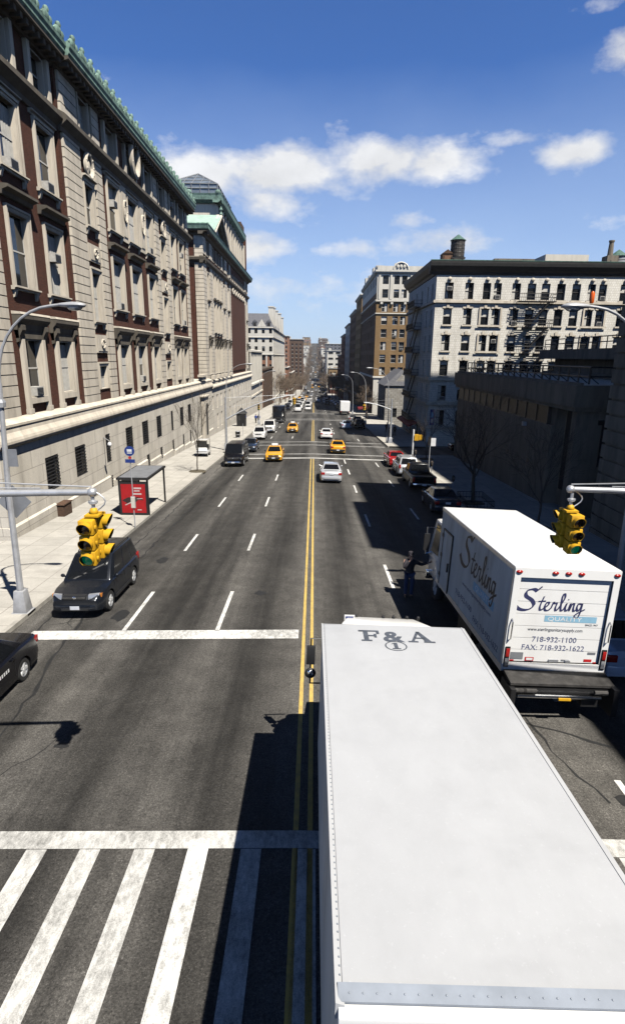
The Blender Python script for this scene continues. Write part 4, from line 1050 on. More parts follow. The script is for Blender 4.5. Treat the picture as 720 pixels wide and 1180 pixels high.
def tan_apartments():
    root = thing('apartment_house', 'tall tan brick apartment house with a white crowned top, beyond the stone gatehouse', 'building')
    x0, x1, y0, y1 = 15.6, 34, 153, 198
    FS, FW = F_south(0, y0), F_west(x0, 0)
    rows = [1.6 - 3.35 * 1 + 3.35 * i for i in range(0, 9)]
    zs = [-2.9, .4, 3.6, 6.75, 9.95, 13.1, 16.25, 19.4, 22.75, 26.0]
    us = [(17.0, 1.5), (19.9, 1.35), (21.85, 1.35), (25, 1.5), (28, 1.35), (30, 1.35)]
    hs_ = [(u, u + w, z, z + 2.05) for u, w in us for z in zs if z > -1 or u > 16]
    lo = [h for h in hs_ if h[2] < 20]; hi = [h for h in hs_ if h[2] > 20]
    facade(root, FS, x0, x1, 2.9, 21.9, [h for h in lo if h[2] > 2.6], 'tan_brick', .3, 'white', .15, .6)
    facade(root, FS, x0, x1, -9, 2.9, [h for h in lo if h[2] < 2.6], 'pale_concrete', .3, 'dark', 0, .4)
    facade(root, FS, x0, x1, 21.9, 29.2, hi, 'pale_concrete', .3, 'dark', 0, .6)
    hw = [(-y - 1.2, -y, z, z + 2.05) for y in (155.5, 160, 164, 168.5, 173, 177.5, 182, 187, 191.5, 195.5) for z in zs if not 22 < z < 25]
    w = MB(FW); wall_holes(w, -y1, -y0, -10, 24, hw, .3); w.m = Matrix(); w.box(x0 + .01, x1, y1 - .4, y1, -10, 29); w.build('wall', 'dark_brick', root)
    w = MB(FW); wall_holes(w, -y1, -y0, 24, 29.2, [h for h in hw if h[2] > 24], .3); w.build('upper_wall', 'pale_concrete', root)
    p = MB(FW); f = MB(FW)
    for a, b, c, d in hw: p.box(a, b, .26, .28, c, d); f.box(a, b, .2, .255, (c + d) / 2 - .06, (c + d) / 2 + .06)
    q = f.build('window', 'sash_dark', root); q['kind'] = 'stuff'; p.build('pane', 'glass', q)
    c = MB()
    for z, o, h in ((2.75, .25, .5), (21.75, .35, .5), (18.75, .25, .3)):
        for F, a, b in ((FS, x0 - .2, x1), (FW, -y1, -y0)): mold(c, F, a, b, [(.001, z), (o, z + .1), (o, z + h), (.001, z + h + .05)])
    for F, a, b in ((FS, x0 - .6, x1), (FW, -y1, -y0)):
        mold(c, F, a, b, [(.001, 28.4), (.3, 28.5), (.6, 28.9), (.6, 29.3), (.001, 29.35)]); mold(c, F, a + .55, b, [(-.4, 29.36), (.05, 29.36), (.05, 30.3), (-.4, 30.3)])
    for u in (16.0, 18.9, 24.0, 27.0): fbox(c, FS, u, u + .45, .001, .22, 22.4, 28.4)
    for u in (16.9, 19.5, 22.9): fbox(c, FS, u - .3, u + .3, .001, .5, 21.2, 21.74)
    for u in (16.2, 18.6, 23.8):
        c.m = FS
        for t in range(6): pass
        c.m = Matrix()
    c.m = FS; c.tube([(19.6, -.1, 29.4)] + [(21.45 + 1.85 * math.cos(PI - PI * i / 10), -.1, 29.4 + 1.7 * math.sin(PI * i / 10)) for i in range(11)] + [(23.3, -.1, 29.4)], .25, 6)
    c.slab([(0, 0)] * 0 or [(19.8, -.02), (23.1, -.02), (23.1, .35), (19.8, .35)], 29.4, 30.9)
    for i in range(3): c.ball((20.6 + .85 * i, -.2, 30.2), .35, .15, .45, 8, 5)
    c.m = Matrix(); c.build('stone_trim', 'pale_concrete', root)
    # small set-backs along the street-side skyline
    b = MB()
    for y, h in ((158, .8), (166, 1.4), (178, 1.0), (190, 1.8)): b.box(x0 + .1, x0 + 2.2, y, y + 3.2, 29.3, 30.3 + h)
    b.build('roof_parapets', 'pale_concrete', root)
    flat_roof(root, x0 + .1, x1, y0 + .1, y1, 29.2)
    s = MB(); s.add([(x0, 154.5, -4.6), (x0, 158.2, -4.6), (x0 - 3.6, 158.2, -5.1), (x0 - 3.6, 154.5, -5.1), (x0, 154.5, -5.2), (x0, 158.2, -5.2), (x0 - 3.6, 158.2, -5.6), (x0 - 3.6, 154.5, -5.6)], [(0, 1, 2, 3), (4, 5, 6, 7), (0, 3, 7, 4), (1, 2, 6, 5), (2, 3, 7, 6)])
    s.build('awning', 'cloth_red', root)
    settle(root, 25, 175, -8)
tan_apartments()

def white_low():
    root = thing('campus_building', 'low white stone building with slit windows joined to the far end of the pediment hall', 'building')
    F = F_east(-15.6, 0); y0, y1 = 141.1, 171.5
    hs_ = [(142.3 + 3.6 * i, 143.3 + 3.6 * i, z, z + 1.6) for i in range(8) for z in (2.6, 5.9)]
    facade(root, F, y0, y1, 1.6, 9.6, hs_, 'pale_concrete', .25, 'dark', 0, .3)
    pl = MB()
    for i in range(9): fbox(pl, F, 141.2 + 3.6 * i, 141.6 + 3.6 * i, .001, .3, 1.7, 9.0)
    mold(pl, F, y0, y1, [(.001, 8.8), (.5, 9.0), (.5, 9.4), (.001, 9.6)]); mold(pl, F, y0, y1, [(-.2, .9), (.7, 1.0), (.7, 1.4), (-.2, 1.62)]); pl.build('pilasters', 'pale_concrete', root)
    b = MB(); b.box(-40, -15.35, y0, y1, -9, .9); b.box(-40, -15.6, y1 - .4, y1, .9, 9.6); b.box(-40, -15.65, y0 + .1, y1 - .4, 9.0, 9.3); b.build('base_wall', 'granite', root)
    c = MB(); mold(c, F_east(-15.35, 0), y0 + .2, y1, [(.001, -2.0), (.2, -1.9), (.2, -1.5), (.001, -1.4)]); c.build('ledge', 'limestone', root)
    settle(root, -27, 156, -7)
    root = thing('row_house', 'small brown brick house between the white stone building and the mansard apartment house', 'building')
    x0 = -16.2; F = F_east(x0, 0); y0, y1 = 183, 226
    facade(root, F, y0, y1, -12, 3.6, grid([185 + 4.1 * i for i in range(10)], 1.3, [-7.5, -4, -.6], 2.0), 'dark_brick', .25, 'dark', 0, .4)
    facade(root, F_south(0, y0), -34, x0, -12, 3.6, grid([-31 + 3 * i for i in range(5)], 1.2, [-7.5, -4, -.6], 1.9), 'orange_brick', .25, 'dark', 0, .4)
    c = MB(); c.box(-34, x0 + .3, y0 - .3, y1, 3.6, 4.2); c.build('cornice', 'dark_brick', root)
    settle(root, -25, 204, base(204))
white_low()

def chateau():
    root = thing('apartment_house', 'pale and orange brick apartment house with a grey mansard roof and tall chimneys, far left', 'building')
    x0, x1, y0, y1 = -38.0, -17.0, 243.0, 333.0
    FS, FE = F_south(0, y0), F_east(x1, 0)
    zs = [-7.8 + 3.55 * i for i in range(8)]
    us = [-36.8, -33.6, -30.4, -27.6, -24.8, -21.8, -18.8]
    cut = 8.6
    hs_ = grid(us, 1.25, zs, 2.0)
    facade(root, FS, x0, x1, -13, cut, [h for h in hs_ if h[3] < cut], 'orange_brick', .3, 'dark', 0, .3)
    facade(root, FS, x0, x1, cut, 19.2, [h for h in hs_ if h[2] > cut], 'pale_concrete', .3, 'dark', 0, .3)
    he = [(u, u + 1.4, z, z + 2.0) for u in [245 + 6.2 * i for i in range(14)] for z in zs]
    w = MB(FE); wall_holes(w, y0, y1, cut, 17.4, [h for h in he if h[2] > cut], .3); w.build('upper_wall', 'pale_concrete', root)
    w = MB(FE); wall_holes(w, y0, y1, -17, cut, [h for h in he if h[3] < cut], .3); w.build('wall', 'orange_brick', root)
    p = MB(FE)
    for a, b, c, d in he: p.box(a, b, .2, .22, c, d)
    g = p.build('window', 'glass', root); g['kind'] = 'stuff'
    st = MB()
    for u in (x0, -35, -32, -26.2, -23, -20.2, x1 - .7): fbox(st, FS, u, u + .6, .001, .2, -10, cut)
    for i in range(15): fbox(st, FE, y0 + .2 + 6.2 * i, y0 + 1.4 + 6.2 * i, .001, .25, -14, cut)
    for z in (cut - .2, 15.2, 19.0, -9.5):
        for F, a, b in ((FS, x0, x1 + .4), (FE, y0 - .4, y1)): mold(st, F, a, b, [(.001, z), (.4, z + .2), (.4, z + .5), (.001, z + .6)])
    st.build('stone_trim', 'pale_concrete', root)
    r = MB(); r.add([(x0, y0, 19.6), (x1, y0, 19.6), (x1, y1, 17.6), (x0, y1, 17.6), (x0 + 2, y0 + 2.4, 25), (x1 - 2.4, y0 + 2.4, 25), (x1 - 2.4, y1 - 2, 24), (x0 + 2, y1 - 2, 24)], [(0, 1, 5, 4), (1, 2, 6, 5), (2, 3, 7, 6), (3, 0, 4, 7), (4, 5, 6, 7)])
    r.build('mansard_roof', 'slate', root)
    for x in (-33, -24.6, -18.9):
        d = MB(); d.box(x - .8, x + .8, y0 + .1, y0 + 2, 19.7, 21.6); d.add([(x - 1, y0, 21.6), (x + 1, y0, 21.6), (x, y0, 22.6), (x - 1, y0 + 2, 21.6), (x + 1, y0 + 2, 21.6), (x, y0 + 2, 22.6)], [(0, 1, 2), (5, 4, 3), (0, 2, 5, 3), (1, 4, 5, 2)])
        o = d.build('dormer', 'slate', root); g = MB(); g.box(x - .5, x + .5, y0 + .04, y0 + .09, 19.9, 21.3); g.build('pane', 'glass_dull', o)
    d = MB(); d.add([(-23.6, y0 - .1, 19.7), (-20.0, y0 - .1, 19.7), (-21.8, y0 - .1, 22.6), (-23.6, y0 + 2, 19.7), (-20.0, y0 + 2, 19.7), (-21.8, y0 + 2, 22.6)], [(0, 1, 2), (5, 4, 3), (0, 2, 5, 3), (1, 4, 5, 2)]); d.build('stone_gable', 'pale_concrete', root)
    for y, z in ((247, 27.5), (258, 28), (275, 28), (300, 28.5), (322, 28)):
        c = MB(); c.box(-19.3, -17.2, y, y + 2.0, 18, z); c.box(-19.5, -17.0, y - .2, y + 2.2, z, z + .5); c.build('chimney', 'pale_concrete', root)
    settle(root, -27, 285, base(285))
chateau()

def simple_block(label, x0, x1, y0, y1, zt, mat, side=1, trim='pale_concrete', step=3.4, fl=3.3, w=1.3, style='dark', name='apartment_house', cornice=True, group=None):
    """far rows of apartment houses: street front, near end wall, cornice, window rows"""
    root = thing(name, label, 'building', group)
    zb = min(base(y0), base(y1)) - 3
    FX = F_east(x1, 0) if side > 0 else F_west(x0, 0)
    zs = []; z = max(base(y0), base(y1)) + 4.5
    while z + 2.4 < zt: zs.append(z); z += fl
    n = max(2, int((x1 - x0) / step)); m = max(2, int((y1 - y0) / step))
    hs_ = grid([x0 + (x1 - x0) * (i + .5) / n - w / 2 for i in range(n)], w, zs, 1.9)
    hx = grid([(y0 if side > 0 else -y1) + (y1 - y0) * (i + .5) / m - w / 2 for i in range(m)], w, zs, 1.9)
    wl = MB(F_south(0, y0)); wall_holes(wl, x0, x1, zb, zt, hs_, .25); wl.m = FX
    wall_holes(wl, y0 if side > 0 else -y1, y1 if side > 0 else -y0, zb, zt, hx, .25)
    wl.m = Matrix(); wl.box(x0 + .02, x1 - .02, y0 + .05, y1, zt - .5, zt - .2); wl.box(x0, x1, y1, y1 + .3, zb, zt); wl.build('wall', mat, root)
    p = MB(F_south(0, y0)); 
    for a, b, c, d in hs_: p.box(a, b, .18, .2, c, d)
    p.m = FX
    for a, b, c, d in hx: p.box(a, b, .18, .2, c, d)
    g = p.build('window', 'glass', root); g['kind'] = 'stuff'
    t = MB()
    if cornice:
        for F, a, b in ((F_south(0, y0), x0, x1), (FX, y0 if side > 0 else -y1, y1 if side > 0 else -y0)):
            mold(t, F, a - .3, b + .3, [(.001, zt - .8), (.6, zt - .3), (.6, zt + .1), (-.3, zt + .1)]); mold(t, F, a, b, [(.001, zs[0] - 1.2 if zs else zb + 4), (.2, zs[0] - 1.1 if zs else zb + 4.1), (.2, zs[0] - .8 if zs else zb + 4.4), (.001, zs[0] - .7 if zs else zb + 4.5)])
        for a, b, c, d in hs_: fbox(t, F_south(0, y0), a - .12, b + .12, .001, .12, c - .2, c - .02)
    t.box(x0 + 1.5, x0 + 4, y0 + 3, y0 + 6, zt - .2, zt + 2.2)
    t.build('stone_trim', trim, root)
    return settle(root, (x0 + x1) / 2, (y0 + y1) / 2, base((y0 + y1) / 2))
R_ = simple_block
R_('narrow tan apartment house with balconies, next beyond the tall tan brick one', 15.6, 30, 201.5, 226, 28.5, 'tan_brick', -1)
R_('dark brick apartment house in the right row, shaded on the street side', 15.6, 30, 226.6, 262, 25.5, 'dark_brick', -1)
R_('cream and brown apartment house whose sunlit end wall shows in the right row', 15.6, 32, 264, 300, 22.6, 'pale_concrete', -1, style='dark')
R_('purplish brick apartment house at the far end of the right row', 15.6, 32, 301, 345, 19.5, 'red_brick', -1)
R_('lower brick walk-up house far down the right row', 15.6, 32, 346, 392, 9.5, 'red_brick', -1)
R_('wide pale slab block with dark window bands, far right down the hill', 4.0 + 8, 40, 560, 600, 14.0, 'pale_concrete', -1, step=6, w=4.6, fl=5.2)
R_('grey glass office block behind the pale slab block', 12.0, 46, 640, 680, 22, 'slate', -1, step=4)
R_('tan low warehouse in front of the pale slab block', 12.5, 30, 500, 545, -1, 'tan_brick', -1)
R_('red brick school block down the hill on the right', 12.2, 32, 440, 490, -6, 'red_brick', -1)
R_('orange brick housing tower with a white stair strip, far left', -44, -21, 470, 495, 24.0, 'orange_brick', 1, step=2.9)
R_('brown brick housing tower, right one of the two far left towers', -25, -8.6 - 2, 520, 560, 23.0, 'dark_brick', 1, step=2.9)
R_('dark brick walk-up with fire stairs past the mansard house', -38, -16.0, 340, 372, 2.0, 'orange_brick', 1)
R_('brown walk-up house at the foot of the left towers', -38, -15.0, 378, 430, -2.0, 'dark_brick', 1)
ft = thing('stair_tower', 'white stair strip on the face of the orange housing tower', 'stair tower'); q = MB(); q.box(-30.8, -29.8, 469.2, 469.9, -22, 25); q.build('wall', 'pale_concrete', ft); settle(ft, -30.3, 469.5, base(470))
rf = random.Random(5)
for i in range(11):
    y = 700 + i * 120
    for s in (-1, 1):
        h = rf.uniform(10, 19); d = rf.uniform(70, 105); gap = 11.5 + rf.uniform(0, 3)
        x0, x1 = (gap, gap + 22) if s > 0 else (-gap - 22, -gap)
        R_('hazy distant building in the row on the %s of the far hill' % ('right' if s > 0 else 'left'), x0, x1, y, y + d, base(y + d / 2) + h,
           ('orange_brick', 'pale_concrete', 'tan_brick', 'dark_brick')[rf.randrange(4)], -s, step=9, w=3.4, fl=4.4, group='buildings on the far hill')
# ------------------------------------------------------------------ vehicles (front = +y, origin on the ground)
def lerp_pts(P, y):
    for (a, za), (b, zb) in zip(P, P[1:]):
        if y <= b: 
            t = (y - a) / (b - a) if b > a else 0
            t = min(max(t, 0), 1); return za + (zb - za) * t
    return P[-1][1]
WH = {}
def wheel_mesh(r, w=.22):
    k = (r, w)
    if k not in WH:
        t = MB(); t.lathe([(.02, -w * .15), (r * .62, -w * .2), (r * .64, -w / 2), (r * .93, -w / 2), (r, -w * .32), (r, w * .32), (r * .93, w / 2), (r * .64, w / 2), (r * .62, w * .2), (.02, w * .15)], (0, 0, 0), 22, 'x')
        d = MB(); d.lathe([(r * .64, -w * .3), (r * .66, w * .44), (r * .58, w * .46), (r * .56, w * .3), (.02, w * .25)], (0, 0, 0), 22, 'x')
        s = MB()
        for i in range(5):
            a = 2 * PI * i / 5; ca, sa = math.cos(a), math.sin(a); n = r * .085
            n *= 1.7; P = [(.05, n), (r * .6, n * .8), (r * .6, -n * .8), (.05, -n)]
            s.add([(w * .3, c * ca - e * sa, c * sa + e * ca) for c, e in P] + [(w * .47, c * ca - e * sa, c * sa + e * ca) for c, e in P], [(0, 1, 2, 3), (7, 6, 5, 4), (0, 4, 5, 1), (1, 5, 6, 2), (2, 6, 7, 3), (3, 7, 4, 0)])
        s.lathe([(r * .16, w * .2), (r * .16, w * .5), (.01, w * .52)], (0, 0, 0), 10, 'x')
        WH[k] = (t.mesh('wheel', M['rubber'], True), d.mesh('hub', M['sign_back'], True), s.mesh('rim', M['rim'], True))
    return WH[k]
def add_wheel(root, x, y, r, w=.22, name='wheel'):
    t, d, s = wheel_mesh(r, w)
    mw = T(x, y, r) @ (Matrix() if x > 0 else RZ(PI))
    o = inst(name, t, root, mw); inst('hub', d, o); inst('rim', s, o); return o
def lofted_body(L, Wd, top, zb, wheels, r, nose=.14, tail=.1, crown=.03):
    """top: (y, z) side profile of the shoulder line; wheel arches are cut by raising the lower edge"""
    h = L / 2; ys = {-h, -h + .05, -h + .15, -h + .35, h - .05, h - .15, h - .4, h - .7}
    ys |= {p[0] for p in top}; ra = r * 1.13
    for wy in wheels:
        for k in range(-6, 7): ys.add(round(wy + ra * math.sin(k * PI / 12), 4))
        ys.add(wy - ra - .01); ys.add(wy + ra + .01)
    y = -h
    while y < h: ys.add(round(y, 3)); y += .3
    ys = sorted(v for v in ys if -h <= v <= h)
    vs = []; fs = []; N = 13
    for y in ys:
        dn, dt = h - y, y + h
        k = 1.0
        if dn < .9: k *= 1 - nose * (1 - dn / .9) ** 2.2
        if dt < .7: k *= 1 - tail * (1 - dt / .7) ** 2.2
        if dn < .06 or dt < .06: k *= .975
        w = Wd / 2 * k; zt = lerp_pts(top, y); lo = zb + (.07 if dn < .06 or dt < .06 else 0); za = lo
        if dn < .06 or dt < .06: zt -= .05
        for wy in wheels:
            if abs(y - wy) < ra: za = max(za, r + math.sqrt(max(ra * ra - (y - wy) ** 2, 0)))
        za = min(za, zt - .1)
        z2 = max(za + .01, lo + .2); z3 = max(z2 + .015, lo + (zt - lo) * .62)
        sec = [(0, lo), (w * .55, lo), (w * .56, min(za, zt - .12)), (w * .965, za), (w, z2), (w, z3), (w * .965, zt - .045), (w * .9, zt), (w * .5, zt + crown * .8), (0, zt + crown)]
        half = sec
        row = [(x, y, z) for x, z in half] + [(-x, y, z) for x, z in reversed(half[1:-1])]
        N = len(row); vs += row
    for i in range(len(ys) - 1):
        for j in range(N): fs.append((i * N + j, i * N + (j + 1) % N, (i + 1) * N + (j + 1) % N, (i + 1) * N + j))
    fs.append(tuple(range(N - 1, -1, -1))); fs.append(tuple(range((len(ys) - 1) * N, len(ys) * N)))
    m = MB(); m.add(vs, fs); return m
def bil(A, B, C, D, s, t):
    A, B, C, D = map(Vector, (A, B, C, D)); return (A * (1 - s) + B * s) * (1 - t) + (D * (1 - s) + C * s) * t
def pane(mb, A, B, C, D, s0, s1, t0, t1, off=.006, th=.012):
    P = [bil(A, B, C, D, s, t) for s, t in ((s0, t0), (s1, t0), (s1, t1), (s0, t1))]
    n = (P[1] - P[0]).cross(P[3] - P[0]).normalized()
    a = [tuple(p + n * off) for p in P]; b = [tuple(p - n * th) for p in P]
    mb.add(b + a, [(3, 2, 1, 0), (4, 5, 6, 7), (0, 1, 5, 4), (1, 2, 6, 5), (2, 3, 7, 6), (3, 0, 4, 7)])
def cabin(root, Wd, yb0, yb1, yr0, yr1, zb0, zb1, zr, paint, splits, wb=.9, wr=.7, bevel=.05, roofrail=False, rear_glass=True, side_from=.08, side_to=.93):
    b, r = Wd / 2 * wb, Wd / 2 * wr
    R = [(-b, yb0, zb0), (b, yb0, zb0), (b, yb1, zb1), (-b, yb1, zb1)]
    U = [(-r, yr0, zr), (r, yr0, zr), (r, yr1, zr), (-r, yr1, zr)]
    low = [(x, y, z - .15) for x, y, z in R]
    m = MB(); 
    m.add(low + R + U, [(3, 2, 1, 0), (0, 1, 5, 4), (1, 2, 6, 5), (2, 3, 7, 6), (3, 0, 4, 7), (4, 5, 9, 8), (5, 6, 10, 9), (6, 7, 11, 10), (7, 4, 8, 11), (8, 9, 10, 11)])
    cb = m.build('cabin', paint, root, bevel=bevel)
    # roof skin with a crown
    rf = MB(); n = 6
    for i in range(n + 1):
        for j in range(n + 1):
            u, v = -1 + 2 * i / n, j / n
            rf.v.append((u * r * .93, yr0 + (yr1 - yr0) * (.03 + .94 * v), zr + .004 + .035 * (1 - u * u) * (1 - (2 * v - 1) ** 2 * .6)))
    rf.f = [(i * (n + 1) + j, (i + 1) * (n + 1) + j, (i + 1) * (n + 1) + j + 1, i * (n + 1) + j + 1) for i in range(n) for j in range(n)]
    rf.build('roof_skin', paint, cb, True)
    g = MB(); pane(g, R[2], R[3], U[3], U[2], .07, .93, .06, .92); g.build('windshield', 'car_glass', root)
    if rear_glass: g = MB(); pane(g, R[0], R[1], U[1], U[0], .08, .92, .14, .9); g.build('rear_window', 'car_glass', root)
    for A, B, C, D in ((R[1], R[2], U[2], U[1]), (R[3], R[0], U[0], U[3])):
        rev = A[0] < 0
        for s0, s1 in splits:
            if rev: s0, s1 = 1 - s1, 1 - s0
            g = MB(); pane(g, A, B, C, D, s0, s1, side_from, side_to); g.build('side_window', 'car_glass', root)
    if roofrail:
        for s in (-1, 1):
            g = MB(); g.tube([(s * r * .92, yr0 + .15, zr + .01), (s * r * .92, yr0 + .2, zr + .07), (s * r * .92, yr1 - .3, zr + .07), (s * r * .92, yr1 - .2, zr + .01)], .022, 6); g.build('roof_rail', 'black_plastic', root)
    return cb
def detail(root, L, Wd, zh, zt, paint, wheels, r, head=(.32, .13), tailh=(.3, .2), grille=(.5, .16, 'black_plastic'), bump='paint', tw=None, mirrors=None, handles=(), wide_tail=False):
    h = L / 2; w = Wd / 2
    for y in wheels:
        for s in (-1, 1): add_wheel(root, s * (w - .13), y, r)
    for s in (-1, 1):
        b = MB(); x0, x1 = sorted((s * (w * .86), s * (w * .86 - head[0])))
        b.hexa([(x0, h - .35, zh - head[1] / 2), (x1, h - .35, zh - head[1] / 2), (x1, h + .008 - (.12 if s > 0 else .02), zh - head[1] / 2), (x0, h + .008 - (.02 if s > 0 else .12), zh - head[1] / 2)],
               [(x0, h - .5, zh + head[1] / 2), (x1, h - .5, zh + head[1] / 2), (x1, h - .05 - (.12 if s > 0 else .02), zh + head[1] / 2), (x0, h - .05 - (.02 if s > 0 else .12), zh + head[1] / 2)])
        b.build('headlight', 'clear_lens', root, bevel=.012)
        b = MB(); xx = s * w * .84; b.box(min(xx, xx + s * .07), max(xx, xx + s * .07), h - .42, h - .22, zh - .06, zh + .06); b.build('turn_signal', 'amber_lens', root)
        b = MB(); x0, x1 = sorted((s * w * .93, s * (w * .93 - tailh[0]))); b.box(x0, x1, -h - .005, -h + .3, zt - tailh[1] / 2, zt + tailh[1] / 2); b.build('taillight', 'red_lens', root, bevel=.015)
    g = MB(); g.box(-grille[0], grille[0], h - .3, h + .012, zh - grille[1] / 2, zh + grille[1] / 2)
    gr = g.build('grille', 'black_plastic', root, bevel=.01); g = MB()
    g.box(-grille[0] * .95, grille[0] * .95, h + .012, h + .022, zh - .012, zh + .012); g.ball((0, h + .02, zh), .07, .02, .05); g.build('grille_trim', 'chrome', gr)
    bm = paint if bump == 'paint' else M[bump]
    b = MB(); b.slab([(-w * .86, h - .25), (w * .86, h - .25), (w * .84, h - .02), (w * .55, h + .05), (-w * .55, h + .05), (-w * .84, h - .02)], .34, .55); b.build('bumper', bm, root, bevel=.03)
    b = MB(); b.slab([(-w * .9, -h + .25), (-w * .9, -h), (-w * .6, -h - .06), (w * .6, -h - .06), (w * .9, -h), (w * .9, -h + .25)], .36, .6); b.build('bumper', bm, root, bevel=.03)
    b = MB(); b.box(-w * .5, w * .5, h + .035, h + .056, .36, .44); b.build('air_intake', 'black_plastic', root)
    b = MB(); b.box(-.16, .16, h + .056, h + .066, .4, .53); b.build('licence_plate', 'plate', root)
    b = MB(); b.box(-.16, .16, -h - .075, -h - .061, .44, .57) if bump != 'paint' else b.box(-.16, .16, -h - .03, -h - .004, zt - .07, zt + .06); b.build('licence_plate', 'plate', root)
    if mirrors:
        my, mz = mirrors
        for s in (-1, 1):
            b = MB(); b.ball((s * (w + .06), my, mz + .05), .085, .06, .07, 10, 7); b.tube([(s * (w * .88), my + .02, mz), (s * (w + .05), my, mz + .03)], .03, 6); o = b.build('mirror', paint if bump == 'paint' else 'black_plastic', root, True)
    for hy, hz in handles:
        for s in (-1, 1): b = MB(); b.box(min(s * w * .99, s * (w + .02)), max(s * w * .99, s * (w + .02)), hy - .09, hy + .09, hz - .02, hz + .02); b.build('door_handle', paint if bump == 'paint' else 'black_plastic', root)
def seams(root, Wd, ys, z0, z1, sill_z=.3):
    b = MB(); w = Wd / 2 + .0012
    for y in ys:
        for s in (-1, 1): b.box(min(s * (w - .02), s * w), max(s * (w - .02), s * w), y - .006, y + .006, z0, z1)
    b.build('door_seams', 'signal_black', root)
def sedan(label, cat, paint, name='sedan_car', group=None, L=4.75, W_=1.8, H=1.43, taxi=None, plate_bump='paint'):
    root = thing(name, label, cat, group); h = L / 2; r = .32; wh = (-h + 1.0, h - .92)
    top = [(-h, .86), (-h + .1, .97), (-h + 1.05, 1.0), (.0, .95), (h - 1.3, .93), (h - .5, .82), (h - .1, .7), (h, .62)]
    lofted_body(L, W_, top, .22, wh, r).build('body', paint, root, True)
    cabin(root, W_, -h + .72, h - 1.25, -h + 1.42, h - 2.15, .99, .94, H, paint, ((.12, .36), (.4, .62), (.66, .88)), wb=.9, wr=.68)
    detail(root, L, W_, .66, .8, paint, wh, r, mirrors=(h - 1.62, .98), handles=((.1, .85), (-.95, .87)), bump=plate_bump)
    seams(root, W_, (-h + 1.45, -.22, h - 1.55), .38, .9)
    if taxi:
        b = MB(); b.prism([(-.11, 0), (.11, 0), (.05, .22), (-.05, .22)], -.32, .32); b.m = Matrix(); o = b.build('roof_sign', taxi, root)
        o.location = (0, -.35, H + .03)
        b = MB(); b.box(-.36, .36, -.5, -.2, H + .035, H + .06); b.build('sign_bracket', 'black_plastic', root)
    return root
def suv(label, cat, paint, name='suv_car', group=None, L=4.55, W_=1.86, H=1.72, rack=True, clad=True):
    root = thing(name, label, cat, group); h = L / 2; r = .37; wh = (-h + .98, h - .9)
    top = [(-h, .98), (-h + .1, 1.06), (0, 1.05), (h - 1.2, 1.03), (h - .6, .98), (h - .15, .88), (h, .76)]
    lofted_body(L, W_, top, .3, wh, r, nose=.16).build('body', paint, root, True)
    cabin(root, W_, -h + .1, h - 1.12, -h + .38, h - 1.95, 1.06, 1.04, H, paint, ((.07, .25), (.29, .54), (.58, .87)), wb=.92, wr=.74, roofrail=rack)
    detail(root, L, W_, .82, .95, paint, wh, r, head=(.34, .17), tailh=(.16, .34), grille=(.4, .17, ''), bump='paint', mirrors=(h - 1.45, 1.08), handles=((.2, .98), (-.75, .99)))
    seams(root, W_, (-h + 1.3, .0 - .22, h - 1.38), .45, 1.0)
    if clad:
        b = MB(); w = W_ / 2
        for s in (-1, 1): b.box(min(s * w * .94, s * (w + .015)), max(s * w * .94, s * (w + .015)), wh[0] + r + .12, wh[1] - r - .12, .3, .42)
        b.build('running_board', 'black_plastic', root)
    return root
def van(label, cat, paint, name='van', group=None, L=5.3, W_=1.98, H=2.1, windows=True):
    root = thing(name, label, cat, group); h = L / 2; r = .37; wh = (-h + 1.15, h - .95)
    top = [(-h, 1.1), (-h + .1, 1.18), (h - 1.1, 1.18), (h - .35, 1.08), (h - .1, .98), (h, .85)]
    lofted_body(L, W_, top, .3, wh, r, nose=.1, tail=.04).build('body', paint, root, True)
    cabin(root, W_, -h + .03, h - .85, -h + .1, h - 1.55, 1.2, 1.18, H, paint, ((.03, .27), (.3, .56), (.6, .86)) if windows else ((.66, .86),), wb=.97, wr=.84)
    detail(root, L, W_, .85, 1.0, paint, wh, r, head=(.3, .2), tailh=(.14, .36), grille=(.55, .24, ''), bump='chrome', mirrors=(h - 1.2, 1.28), handles=((.35, 1.05),))
    seams(root, W_, (-.5, .55, h - 1.3), .5, 1.12)
    return root
def pickup(label, cat, paint, name='pickup_truck', L=5.5, W_=1.95, H=1.8):
    root = thing(name, label, cat); h = L / 2; r = .38; wh = (-h + 1.15, h - .98)
    top = [(-h, 1.0), (h - 1.3, 1.06), (h - .4, 1.0), (h - .1, .92), (h, .8)]
    lofted_body(L, W_, top, .36, wh, r, nose=.1, tail=.02, crown=.0).build('body', paint, root, True)
    b = MB(); b.box(-W_ * .4, W_ * .4, -h + .12, -.35, 1.001, 1.02); b.build('bed_floor', 'signal_black', root)
    b = MB(); 
    for s in (-1, 1): b.box(min(s * W_ * .4, s * W_ * .475), max(s * W_ * .4, s * W_ * .475), -h + .02, -.3, 1.0, 1.16)
    b.box(-W_ * .4, W_ * .4, -h + .02, -h + .1, 1.0, 1.16); b.build('bed_sides', paint, root, bevel=.015)
    cabin(root, W_, -.35, h - 1.2, -.15, h - 1.95, 1.08, 1.06, H, paint, ((.06, .42), (.47, .86)), wb=.93, wr=.76)
    detail(root, L, W_, .86, .9, paint, wh, r, head=(.3, .2), tailh=(.15, .36), grille=(.55, .24, ''), bump='chrome', mirrors=(h - 1.5, 1.12), handles=((.55, .98),))
    return root
